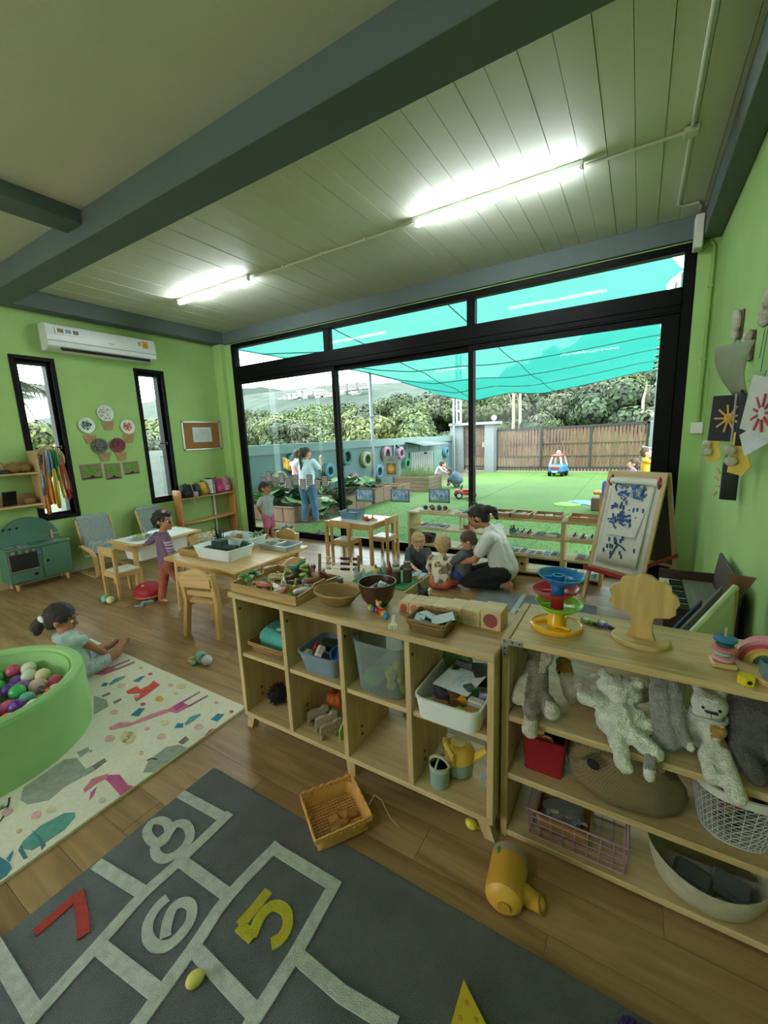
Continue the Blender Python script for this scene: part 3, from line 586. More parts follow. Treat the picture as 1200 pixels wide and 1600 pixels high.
# ================================================================ rugs, mats and furniture
PALE = wood('cdb07c', 'b39059', 0); PALEZ = wood('cdb07c', 'b39059', 2); PALEY = wood('cdb07c', 'b39059', 1)
KID = wood('d3b078', 'bb9358', 0, 1, .45); KIDZ = wood('d3b078', 'bb9358', 2, 1, .45); KIDY = wood('d3b078', 'bb9358', 1, 1, .45)
RUG = {'lines':[[(-1.636,0.865),(-1.375,0.881)],[(-1.377,0.89),(-1.375,0.673),(-1.379,0.54),(-1.357,0.394),(-1.331,0.218)],[(-1.628,0.518),(-1.392,0.547)],[(-1.705,0.222),(-1.334,0.219)],[(-1.349,0.682),(-1.114,0.69)],[(-1.098,0.892),(-1.111,0.687),(-1.084,0.53),(-1.061,0.356)],[(-1.096,0.888),(-0.816,0.896)],[(-0.816,0.896),(-0.796,0.676),(-0.794,0.509)],[(-1.059,0.535),(-0.816,0.528)],[(-0.787,0.681),(-0.617,0.678),(-0.471,0.695)],[(-1.348,0.389),(-1.086,0.417)]],'7':[[(-1.574,0.302),(-1.576,0.366),(-1.581,0.426)],[(-1.59,0.431),(-1.496,0.406),(-1.422,0.378)]],'5':[[(-1.004,0.77),(-1.003,0.707),(-1.008,0.647)],[(-1.008,0.647),(-0.939,0.645)],[(-0.947,0.644),(-0.967,0.702),(-0.953,0.745),(-0.908,0.753),(-0.873,0.728),(-0.864,0.691),(-0.88,0.663)]],'6':[[(-1.294,0.581),(-1.296,0.546),(-1.28,0.508),(-1.244,0.483),(-1.197,0.479),(-1.161,0.499),(-1.152,0.536),(-1.16,0.575),(-1.193,0.604),(-1.23,0.601),(-1.246,0.574),(-1.226,0.539),(-1.188,0.507)]],'8a':[[(-1.602,0.683),(-1.628,0.714),(-1.609,0.741),(-1.564,0.746),(-1.518,0.721),(-1.506,0.685),(-1.546,0.672)]],'8b':[[(-1.52,0.72),(-1.531,0.765),(-1.488,0.782),(-1.43,0.758),(-1.408,0.71),(-1.425,0.661),(-1.47,0.648),(-1.516,0.668)]]}
MAT = [('9aa394',[(-2.268,0.489),(-2.345,0.525),(-2.356,0.603),(-2.376,0.699),(-2.333,0.738),(-2.214,0.725),(-2.164,0.694),(-2.173,0.619),(-2.151,0.554),(-2.21,0.496)]),('9aa394',[(-2.376,0.756),(-2.364,0.805),(-2.328,0.794),(-2.319,0.746)]),('7d6f6a',[(-2.201,0.748),(-2.201,0.805),(-2.168,0.8),(-2.157,0.742)]),('9aa394',[(-2.208,0.713),(-2.204,0.749),(-2.157,0.742),(-2.159,0.697)]),('9aa394',[(-1.933,0.849),(-1.986,0.911),(-1.994,1.005),(-1.949,1.046),(-1.876,1.052),(-1.85,1.017),(-1.883,0.936),(-1.886,0.875)]),('7d6f6a',[(-1.971,1.055),(-1.978,1.102),(-1.937,1.095),(-1.934,1.055)]),('9aa394',[(-2.841,1.044),(-2.718,1.061),(-2.636,1.034),(-2.63,0.949)]),('7d6f6a',[(-2.797,1.067),(-2.787,1.112),(-2.763,1.105),(-2.769,1.063)]),('7d6f6a',[(-2.658,1.069),(-2.655,1.111),(-2.632,1.106),(-2.629,1.061)]),('c25a8a',[(-2.073,0.755),(-2.021,0.787),(-1.918,0.773),(-1.875,0.783),(-1.838,0.751),(-1.862,0.725),(-2.019,0.738),(-2.057,0.738)]),('c77b86',[(-2.079,0.658),(-2.112,0.708),(-2.077,0.762),(-2.051,0.749),(-2.059,0.702),(-2.054,0.652)]),('c25a8a',[(-2.028,0.666),(-2.041,0.699),(-2.002,0.668),(-1.986,0.642)]),('d98c9a',[(-2.429,0.935),(-2.422,0.988),(-2.355,1.023),(-2.333,1.108),(-2.295,1.188),(-2.253,1.176),(-2.295,1.086),(-2.34,0.992),(-2.4,0.927)]),('cf6f8c',[(-2.285,1.176),(-2.281,1.275),(-2.188,1.272),(-2.2,1.195)]),('b04a86',[(-2.274,1.215),(-2.275,1.271),(-2.233,1.271),(-2.222,1.209)]),('8d5d74',[(-2.279,1.274),(-2.27,1.394),(-2.259,1.39),(-2.261,1.27)]),('8d5d74',[(-2.206,1.267),(-2.192,1.391),(-2.178,1.387),(-2.188,1.263)]),('cf6f86',[(-3.117,1.168),(-3.127,1.269),(-3.026,1.29),(-3.048,1.19)]),('8d6d74',[(-3.11,1.275),(-3.1,1.396),(-3.078,1.39),(-3.089,1.273)]),('8d6d74',[(-3.05,1.281),(-3.036,1.396),(-3.012,1.389),(-3.028,1.28)]),('d9584a',[(-2.702,1.167),(-2.7,1.233),(-2.638,1.226),(-2.635,1.28),(-2.659,1.322),(-2.571,1.314),(-2.542,1.214),(-2.53,1.141),(-2.564,1.147),(-2.591,1.201),(-2.661,1.159)]),('3f7f9c',[(-2.429,1.052),(-2.45,1.111),(-2.415,1.129),(-2.376,1.07)]),('3f7f9c',[(-2.782,1.252),(-2.79,1.31),(-2.766,1.328),(-2.733,1.264)]),('3f7f9c',[(-1.974,1.253),(-1.982,1.305),(-1.941,1.321),(-1.923,1.261)]),('3b8290',[(-2.911,1.117),(-2.941,1.147),(-2.915,1.161),(-2.879,1.137)]),('5b9a94',[(-2.895,1.155),(-2.924,1.212),(-2.898,1.265),(-2.874,1.249),(-2.868,1.191),(-2.87,1.152)]),('3b7f9c',[(-2.092,1.111),(-2.116,1.141),(-2.083,1.159),(-2.053,1.136)]),('5b9a94',[(-2.075,1.16),(-2.101,1.21),(-2.073,1.259),(-2.056,1.247),(-2.051,1.196),(-2.054,1.155)]),('d9a552',[(-2.453,1.212),(-2.466,1.237),(-2.437,1.247),(-2.404,1.238),(-2.394,1.215),(-2.422,1.205)]),('d8c795',[(-2.296,0.93),(-2.314,0.962),(-2.277,0.982),(-2.217,0.973),(-2.183,0.937),(-2.205,0.911),(-2.255,0.913)]),('5a9a90',[(-1.975,0.581),(-1.947,0.571),(-1.919,0.52),(-1.921,0.462),(-1.93,0.417),(-1.987,0.395),(-2.011,0.416),(-2.03,0.479),(-2.011,0.556)]),('3f7a82',[(-2.038,0.453),(-1.972,0.459),(-1.908,0.454),(-1.896,0.435),(-1.948,0.447)]),('3f7a82',[(-1.996,0.404),(-1.908,0.396),(-1.914,0.385),(-1.979,0.389)]),('3f8094',[(-2.01,0.343),(-1.944,0.352),(-1.911,0.348),(-1.894,0.327),(-1.895,0.309)]),('3f8094',[(-1.977,0.352),(-1.998,0.379),(-1.98,0.374),(-1.95,0.354)]),('c9545c',[(-1.888,1.154),(-1.903,1.198),(-1.877,1.215),(-1.855,1.182)]),('d8b0a8',[(-2.217,0.436),(-2.224,0.45),(-2.242,0.455),(-2.259,0.45),(-2.271,0.436),(-2.262,0.423),(-2.242,0.417),(-2.22,0.423)]),('d8b0a8',[(-2.081,0.492),(-2.089,0.505),(-2.109,0.511),(-2.13,0.505),(-2.134,0.492),(-2.127,0.479),(-2.109,0.474),(-2.093,0.479)]),('dcb0a8',[(-2.301,0.893),(-2.306,0.908),(-2.331,0.915),(-2.355,0.908),(-2.363,0.893),(-2.35,0.878),(-2.331,0.871),(-2.311,0.878)]),('dcb0a8',[(-2.062,1.035),(-2.074,1.049),(-2.094,1.055),(-2.117,1.049),(-2.118,1.035),(-2.114,1.021),(-2.094,1.016),(-2.077,1.021)]),('dcb0a8',[(-1.951,1.181),(-1.958,1.195),(-1.981,1.201),(-2.004,1.195),(-2.009,1.181),(-1.999,1.166),(-1.981,1.16),(-1.962,1.166)]),('dcb0a8',[(-2.516,1.021),(-2.528,1.035),(-2.548,1.041),(-2.571,1.035),(-2.573,1.021),(-2.569,1.007),(-2.548,1.001),(-2.531,1.007)]),('ddcda0',[(-2.156,1.11),(-2.159,1.124),(-2.183,1.131),(-2.204,1.124),(-2.216,1.11),(-2.201,1.095),(-2.183,1.089),(-2.162,1.095)]),('dfb9a8',[(-2.771,1.19),(-2.774,1.205),(-2.798,1.212),(-2.818,1.205),(-2.835,1.19),(-2.819,1.174),(-2.798,1.167),(-2.773,1.174)]),('ddcda0',[(-2.394,1.373),(-2.402,1.392),(-2.428,1.399),(-2.45,1.392),(-2.468,1.373),(-2.454,1.355),(-2.428,1.347),(-2.397,1.355)]),('ddd3ac',[(-2.054,0.536),(-2.066,0.549),(-2.083,0.554),(-2.103,0.549),(-2.104,0.536),(-2.102,0.524),(-2.083,0.519),(-2.067,0.524)]),('d9a0a0',[(-2.21,1.034),(-2.211,1.043),(-2.224,1.046),(-2.236,1.043),(-2.244,1.034),(-2.235,1.026),(-2.224,1.022),(-2.212,1.026)]),('d9b890',[(-2.053,0.917),(-2.061,0.925),(-2.07,0.928),(-2.081,0.925),(-2.084,0.917),(-2.083,0.909),(-2.07,0.906),(-2.059,0.909)]),('d8b0a8',[(-2.484,1.347),(-2.495,1.357),(-2.507,1.361),(-2.522,1.357),(-2.525,1.347),(-2.524,1.337),(-2.507,1.333),(-2.494,1.337)]),('d9a0a0',[(-2.061,1.37),(-2.066,1.378),(-2.076,1.381),(-2.086,1.378),(-2.092,1.37),(-2.088,1.362),(-2.076,1.359),(-2.063,1.362)]),('d9a0a0',[(-2.562,1.169),(-2.563,1.18),(-2.581,1.184),(-2.597,1.18),(-2.606,1.169),(-2.595,1.158),(-2.581,1.153),(-2.565,1.158)]),('d9a0a0',[(-2.884,1.371),(-2.889,1.378),(-2.901,1.382),(-2.913,1.378),(-2.916,1.371),(-2.911,1.363),(-2.901,1.36),(-2.891,1.363)]),('c9cdb8',[(-1.914,0.672),(-1.924,0.682),(-1.936,0.686),(-1.949,0.682),(-1.954,0.672),(-1.952,0.663),(-1.936,0.659),(-1.922,0.663)]),('d9cf9a',[(-2.371,1.308),(-2.379,1.315),(-2.387,1.318),(-2.398,1.315),(-2.399,1.308),(-2.398,1.301),(-2.387,1.298),(-2.378,1.301)]),('d0b080',[(-2.066,0.425),(-2.072,0.431),(-2.08,0.434),(-2.09,0.431),(-2.091,0.425),(-2.091,0.418),(-2.08,0.416),(-2.072,0.418)]),('8a9a92',[(-2.311,0.795),(-2.313,0.8),(-2.319,0.801),(-2.325,0.8),(-2.329,0.795),(-2.326,0.791),(-2.319,0.789),(-2.312,0.791)]),('8a9a70',[(-2.29,0.435),(-2.292,0.44),(-2.299,0.442),(-2.305,0.44),(-2.309,0.435),(-2.306,0.43),(-2.299,0.428),(-2.291,0.43)]),('c96a7c',[(-2.74,1.359),(-2.749,1.368),(-2.761,1.372),(-2.776,1.368),(-2.777,1.359),(-2.775,1.35),(-2.761,1.346),(-2.75,1.35)]),('c75a78',[(-2.452,1.146),(-2.455,1.155),(-2.468,1.159),(-2.48,1.155),(-2.489,1.146),(-2.481,1.137),(-2.468,1.133),(-2.453,1.137)]),('c96a7c',[(-1.912,1.357),(-1.914,1.364),(-1.925,1.368),(-1.934,1.364),(-1.942,1.357),(-1.935,1.349),(-1.925,1.346),(-1.913,1.349)])]
def stroke(g, pts, w_, z, h=.004, m=0, cyc=False):
    P = [Vector((p[0], p[1], 0)) for p in pts]; n = len(P); h += .00007*(len(g.v) % 13)
    if cyc: P = [P[-1]]+P+P[:2]; n = len(P)
    if n > 3:      # round off with Catmull-Rom
        Q = []
        for i in range(n-1):
            a, b, c, d = P[max(i-1, 0)], P[i], P[i+1], P[min(i+2, n-1)]
            for k in range(4):
                t = k/4; Q.append(.5*((2*b)+(c-a)*t+(2*a-5*b+4*c-d)*t*t+(3*b-a-3*c+d)*t**3))
        P = Q+[P[-1]]; n = len(P)
        if cyc: P = P[4:-4]+[P[4]]; n = len(P)
    L_, Rr = [], []
    for i in range(n):
        t = (P[min(i+1, n-1)]-P[max(i-1, 0)]).normalized(); s = Vector((-t.y, t.x, 0))*w_/2; L_.append(P[i]+s); Rr.append(P[i]-s)
    v = [(p.x, p.y, z) for p in L_+Rr]+[(p.x, p.y, z+h) for p in L_+Rr]; f = []
    for i in range(n-1):
        f += [(2*n+i, 3*n+i, 3*n+i+1, 2*n+i+1), (i, i+1, 2*n+i+1, 2*n+i), (n+i, 3*n+i, 3*n+i+1, n+i+1)]
    return g.add(v, f, m)
RG = mt('5c6266', .95, c2='4d5357', vs=6, bump=1, bs=300, sheen=.3)
t = thing('hopscotch_rug', 'dark grey hopscotch rug with white lines and the figures 5 to 8', 'rug', (0, 0, 0))
g = G(); g.loft([[(x, y, z) for x, y in p] for p, z in (([(a-.62, b+.22) for a, b in rrect(2.08, 1.64, .015)], 0), ([(a-.62, b+.22) for a, b in rrect(2.08, 1.64, .015)], .010), ([(a-.62, b+.22) for a, b in rrect(2.06, 1.62, .015)], .013))]); g.ob('pile', RG, t)
WHR = mt('d6dbd2', .95, c2='c3c9c0', vs=40, bump=1, bs=300)
def ext_(l):
    a, b, c, d = [Vector((*p, 0)) for p in (l[0], l[1], l[-2], l[-1])]; a = a-(b-a).normalized()*.018; d = d+(d-c).normalized()*.018
    return [a[:2]]+list(l[1:-1])+[d[:2]]
for i, l in enumerate(RUG['lines']): stroke(G(), ext_(l), .041, .013, .003+.0003*i).ob('white_line', WHR, t, smooth=0)
for k, c in (('7', 'c8453a'), ('5', 'd9cf3a'), ('6', 'd6dbd2')):
    g = G()
    for i, l in enumerate(RUG[k]): stroke(g, l, .034 if k != '6' else .033, .013, .0035+.0004*i)
    g.ob('figure', mt(c, .95, var=.15, vs=30, bump=1, bs=300), t, smooth=0)
g = G()
for k in ('8a', '8b'): stroke(g, RUG[k][0], .034, .013, .0035 if k == '8a' else .004, 0, True)
g.ob('figure', WHR, t, smooth=0)
t = thing('play_mat', 'cream foam play mat printed with pink giraffes, grey elephants and birds', 'play mat', (0, 0, 0))
g = G(); P_ = [(a-2.825, b+.61) for a, b in rrect(1.88, 1.64, .03)]; g.loft([[(x, y, z) for x, y in P_] for z in (0, .011)]+[[(-2.825+(x+2.825)*.998, .61+(y-.61)*.998, .013) for x, y in P_]]); g.ob('foam', mt('dfdbc8', .8, c2='d6d2bd', vs=60), t)
for i, (f, p) in enumerate(MAT): G().prism([(min(x, -1.889), min(y, 1.426)) for x, y in p], .0009+.00003*i, 0, TM((0, 0, .0128))).ob('animal_print', mt(f, .8, var=.2, vs=40), t, smooth=0)
g = G(); BKL = mt('3a3a38', .8)
for l in ([(-2.33, .47), (-2.28, .45), (-2.23, .42), (-2.2, .39)], [(-2.28, .45), (-2.3, .38)], [(-1.95, .93), (-1.985, .92), (-1.99, .9)]): stroke(g, l, .008, .0142, .0004)
g.ob('print_line', BKL, t, smooth=0)
text('PLAY', .035, mt('6b6a58', .8), t, (-2.25, .946, .0152), (0, 0, 2.2), 'print_word', .0003)
RB = mt('8d8f92', .95, c2='7d7f83', vs=8, bump=1, bs=260)
t = thing('grey_rug', 'pale grey rug with white tape lines on the floor beside the kneeling teacher', 'rug', (-.72, 3.5, 0)); G().loft([[(x, y, z) for x, y in rrect(1.0, .75, .02)] for z in (0, .01)]).ob('pile', RB, t)
g = G(); stroke(g, [(-.12, .37), (-.12, -.37)], .04, .01, .003); stroke(g, [(-.12, .0), (.5, .0)], .04, .01, .003); g.ob('white_line', WHR, t, smooth=0)
# ---------------------------------------------------------------- cubby shelf
CW_ = wood('c9b083', 'ae9463', 2, .9); CX = wood('c9b083', 'ae9463', 0, .9); SC = mt('5a5348', .4, .6)
t = thing('cubby_shelf', 'pale wood cubby shelf of two rows of four open cells on short legs', 'shelf', (0, 0, 0)); Y0, Y1 = 1.31, 1.67
G().bb(-1.765, -.376, Y0-.012, Y1+.01, .765, .792, bev=.004).ob('top', CX, t); G().bb(-1.745, -.38, Y0, Y1, .09, .115, bev=.002).ob('bottom', CX, t)
DV = (-1.7325, -1.398, -1.055, -.725, -.3925)
for x in DV: G().bb(x-.0125, x+.0125, Y0, Y1, .115, .765, bev=.002).ob('side_panel' if x in (DV[0], DV[-1]) else 'divider', CW_, t)
for a, b in zip(DV, DV[1:]): G().bb(a+.0125, b-.0125, Y0+.01, Y1, .435, .457, bev=.002).ob('shelf_board', CX, t)
G().bb(-1.72, -1.4105, Y1-.012, Y1, .115, .765).ob('back_panel', CX, t)
for x, s in ((-1.71, -1), (-1.05, 0), (-.428, 1)):
    for y in (Y0+.04, Y1-.05): G().loft([[(x-.02+s*.03, y-.02, 0), (x+.02+s*.03, y-.02, 0), (x+.02+s*.03, y+.02, 0), (x-.02+s*.03, y+.02, 0)], [(x-.025, y-.025, .09), (x+.025, y-.025, .09), (x+.025, y+.025, .09), (x-.025, y+.025, .09)]]).ob('leg', CW_, t)
for x in DV[:-1]:
    for z in (.70, .16, .20): 
        o = G().lathe([(.008, 0), (.008, .003), (.005, .004)], 8, M=TM((x+.0125, 1.42 if z < .3 else 1.33, z), (0, pi/2, 0))).ob('screw_cap', SC, t)
# right toy shelf
t = thing('toy_shelf', 'pale wood three-tier toy shelf full of plush animals', 'shelf', (0, 0, 0)); a0, a1 = 1.375, 1.71
G().bb(-.372, -.345, a0, a1, 0, .835, bev=.003).ob('side_panel', CW_, t); G().bb(.56, .587, a0, a1, 0, .835, bev=.003).ob('side_panel', CW_, t) if False else None
G().bb(-.345, .47, a0-.004, a1+.004, .808, .832, bev=.003).ob('top', CX, t)
for z, y in ((.53, a0), (.287, a0), (.035, a0)): G().bb(-.345, .47, y, a1, z-.024, z, bev=.003).ob('shelf_board', CX, t)
G().bb(.458, .482, a0, a1, 0, .808, bev=.003).ob('side_panel', CW_, t)
PLT = mt('b9bab0', .35, .8)
g = G(); g.bb(-.371, -.30, a0-.007, a0-.003, .81, .83).bb(-.371, -.35, a0-.003-.003, a0-.0, .76, .83); g.ob('corner_plate', PLT, t)
for p in ((-.362, .82), (-.335, .82), (-.31, .82), (-.361, .795), (-.361, .77)): G().lathe([(.004, 0), (.003, .002)], 8, M=TM((p[0], a0-.007, p[1]), (pi/2, 0, 0))).ob('screw', SC, t)
# low window shelf
LW = wood('c3b27a', 'a99660', 2); LX = wood('c3b27a', 'a99660', 0)
t = thing('window_shelf', 'long low three-tier wooden shelf standing along the glass', 'shelf', (0, 0, 0)); b0, b1 = 4.42, 4.72
for x in (-2.36, -.60, -.24): G().bb(x-.016, x+.016, b0, b1, 0, .63, bev=.003).ob('upright', LW, t)
for a, b in ((-2.344, -.616), (-.584, -.256)):
    for z in (.63, .44, .235, .06): G().bb(a, b, b0, b1, z-.022, z, bev=.003).ob('shelf_board', LX, t)
# bag shelf
BGW = wood('c08f55', 'a3733d', 2, 1, .4); BGY = wood('d2a86c', 'b98a4c', 1, 1, .4)
t = thing('bag_shelf', 'wooden two-tier bag shelf against the green wall beneath the notice board', 'shelf', (0, 0, 0)); c0, c1 = -6.065, -5.87
for y in (3.71, 4.70): G().bb(c0, c1, y-.017, y+.017, 0, .86, bev=.012).ob('side_panel', BGW, t)
for z in (.73, .35): G().bb(c0, c1, 3.727, 4.683, z-.02, z, bev=.003).ob('shelf_board', BGY, t)
G().bb(c0, c0+.012, 4.4, 4.43, 0, .71).ob('back_strip', WHITE, t)
# wall shelf
t = thing('wall_shelf', 'pale open wooden wall shelf above the green play kitchen', 'shelf', (0, 0, 0)); SH = wood('c4a877', 'a88a58', 1)
G().bb(-6.06, -5.84, 2.005, 2.03, .875, 1.545, bev=.003).ob('side_panel', wood('c4a877', 'a88a58', 2), t); G().bb(-6.06, -5.84, 1.1, 1.125, .875, 1.545, bev=.003).ob('side_panel', wood('c4a877', 'a88a58', 2), t)
for z in (1.305, .945): G().bb(-6.06, -5.84, 1.125, 2.005, z-.02, z, bev=.003).ob('shelf_board', SH, t)
for z0, z1 in ((1.305, 1.42), (.945, 1.06)): G().bb(-6.075, -6.055, 1.1, 2.03, z0-.02, z1).ob('back_rail', SH, t)
# ---------------------------------------------------------------- tables
def splay_leg(g, p, q_, r0, r1, n=10): return g.cone(p, q_, r0, r1, n)
def kids_table(name, lab, x0, x1, y0, y1, h, loc=True, spl=.06, white=None):
    cx, cy = (x0+x1)/2, (y0+y1)/2; t = thing(name, lab, 'table', (cx, cy, 0)); w_, d_ = (x1-x0), (y1-y0)
    G().loft([[(x, y, z) for x, y in rrect(w_-e, d_-e, .05)] for z, e in ((h-.024, .006), (h-.02, 0), (h-.004, 0), (h, .006))]).ob('table_top', KID if w_ > d_ else KIDY, t)
    for sx in (-1, 1):
        for sy in (-1, 1): G().cone((sx*(w_/2-.10+spl), sy*(d_/2-.07), .016), (sx*(w_/2-.12), sy*(d_/2-.07), h-.04), .016, .024, 10).ob('leg', KIDZ, t)
    [G().bb(*a, h-.08, h-.024).ob('apron', KID, t) for a in ((-w_/2+.12, w_/2-.12, -d_/2+.06, -d_/2+.08), (-w_/2+.12, w_/2-.12, d_/2-.08, d_/2-.06), (-w_/2+.11, -w_/2+.13, -d_/2+.06, d_/2-.06), (w_/2-.13, w_/2-.11, -d_/2+.06, d_/2-.06))]
    return t
T2 = kids_table('sensory_table', 'wooden play table crowded with white tubs and trays of plants', -3.70, -2.67, 2.07, 2.95, .53, spl=.02)
t = thing('craft_table', 'narrow wooden craft table with white paper where the girl in purple leans', 'table', (-4.83, 2.68, 0)); h = .5
G().loft([[(x, y, z) for x, y in rrect(.54, .84, .02)] for z in (h-.02, h)]).ob('table_top', KIDY, t)
for sx in (-1, 1):
    for sy in (-1, 1): G().loft([[(sx*(.2+.04*(1-k))+a*.02, sy*(.36+.04*(1-k))+b*.02, k*(h-.02)) for a, b in ((-1, -1), (1, -1), (1, 1), (-1, 1))] for k in (0, 1)]).ob('leg', KIDZ, t)
[G().bb(-.19, .19, y-.02, y, h-.09, h-.02).ob('cross_rail', KID, t) for y in (-.36, .38)]
G().loft([[(x, y, z) for x, y in rrect(a, b, .03)] for a, b, z in ((.3, .58, h-.22), (.34, .64, h-.025))]).ob('hanging_bin', WHITE, t)
G().bb(-.23, .23, -.36, .38, h, h+.0015).thin('paper_sheet', mt('e6ece8', .8), 'large sheet of white paper covering the craft table', 'paper', loc=(-4.83, 2.68, 0))
def lat_table():
    t = thing('small_table', 'small white-topped wooden table by the glass door', 'table', (-3.06, 4.37, 0)); h = .5
    G().bb(-.33, .33, -.26, .26, h-.012, h).ob('table_top', mt('dde6e6', .35), t)
    for sx in (-1, 1):
        for sy in (-1, 1): G().bb(sx*.345-.02, sx*.345+.02, sy*.27-.02, sy*.27+.02, 0, h, bev=.003).ob('leg', KIDZ, t)
    for s in (-1, 1): G().bb(-.325, .325, s*.27-.012, s*.27+.012, h-.075, h, bev=.003).ob('apron', KID, t); G().bb(s*.345-.012, s*.345+.012, -.25, .25, h-.075, h, bev=.003).ob('apron', KIDY, t)
lat_table()
def lat_chair(loc, rz, lab):
    """faces local +y, back posts at -y"""
    t = thing('square_chair', lab, 'chair', loc, rz, 'small square-backed chairs')
    for s in (-1, 1):
        G().bb(s*.13-.016, s*.13+.016, -.15, -.118, 0, .545, bev=.003).ob('rear_leg', KIDZ, t); G().bb(s*.13-.016, s*.13+.016, .09, .122, 0, .285, bev=.003).ob('front_leg', KIDZ, t)
        G().bb(s*.13-.01, s*.13+.01, -.118, .09, .235, .287, bev=.003).ob('side_rail', KIDY, t)
    G().bb(-.114, .114, -.145, -.125, .455, .545, bev=.004).ob('backrest', KID, t); [G().bb(-.114, .114, y-.018, y, .235, .287, bev=.003).ob('cross_rail', KID, t) for y in (.118, -.127)]
    G().bb(-.118, .118, -.122, .098, .28, .292).ob('seat', mt('dfe4dc', .4), t); return t
lat_chair((-3.10, 4.12, 0), 0, 'square-backed chair tucked under the front of the small table by the glass')
lat_chair((-2.755, 4.455, 0), pi/2, 'square-backed chair at the end of the small table nearer the low shelf')
lat_chair((-4.56, 2.14, 0), .0, 'square-backed chair at the near end of the craft table')
lat_chair((-4.33, 2.86, 0), pi/2, 'square-backed chair on the far side of the girl in purple')
def curve_chair(loc, rz, lab):
    t = thing('curved_chair', lab, 'chair', loc, rz, 'curved-back wooden toddler chairs')
    for s in (-1, 1):
        G().loft([[(s*(.145+.015*(1-min(z/.3, 1)))+a*.017, y+b*.026, z) for a, b in ((-1, -1), (1, -1), (1, 1), (-1, 1))] for y, z in ((-.16, 0), (-.125, .28), (-.135, .4), (-.165, .54))]).ob('rear_leg', KIDZ, t)
        G().loft([[(s*(.13+.01*(1-k))+a*.017, .13+.01*(1-k)+b*.02, k*.29) for a, b in ((-1, -1), (1, -1), (1, 1), (-1, 1))] for k in (0, 1)]).ob('front_leg', KIDZ, t)
        G().bb(s*.135-.01, s*.135+.01, -.11, .12, .24, .29, bev=.003).ob('side_rail', KIDY, t)
    n = 12; pr = [(-.145+.29*i/n, .575-.05*(2*i/n-1)**2*1.2+.004) for i in range(n+1)]
    G().prism(pr+[(.145, .43), (-.145, .43)][::1], .022, 0, TM((0, -.135, 0), (pi/2+.2, 0, 0)) @ Matrix.Translation((0, .03, 0)) if False else TM((0, -.165, .0), (pi/2, 0, 0))).ob('backrest', KID, t)
    G().bb(-.13, .13, -.145, -.125, .34, .385, bev=.004).ob('back_slat', KID, t)
    G().loft([[(x, y-.0, z) for x, y in rrect(.27, .27, .03)] for z in (.28, .3)]).ob('seat', KIDY, t); G().bb(-.13, .13, .12, .14, .24, .28, bev=.003).ob('cross_rail', KID, t); return t
curve_chair((-2.975, 2.05, 0), .25, 'curved-back wooden chair pulled up to the near side of the tub table')
curve_chair((-2.60, 2.44, 0), pi/2, 'curved-back wooden chair at the end of the tub table, behind the animal tray')
curve_chair((-3.3, 3.12, 0), pi, 'curved-back wooden chair on the far side of the tub table')
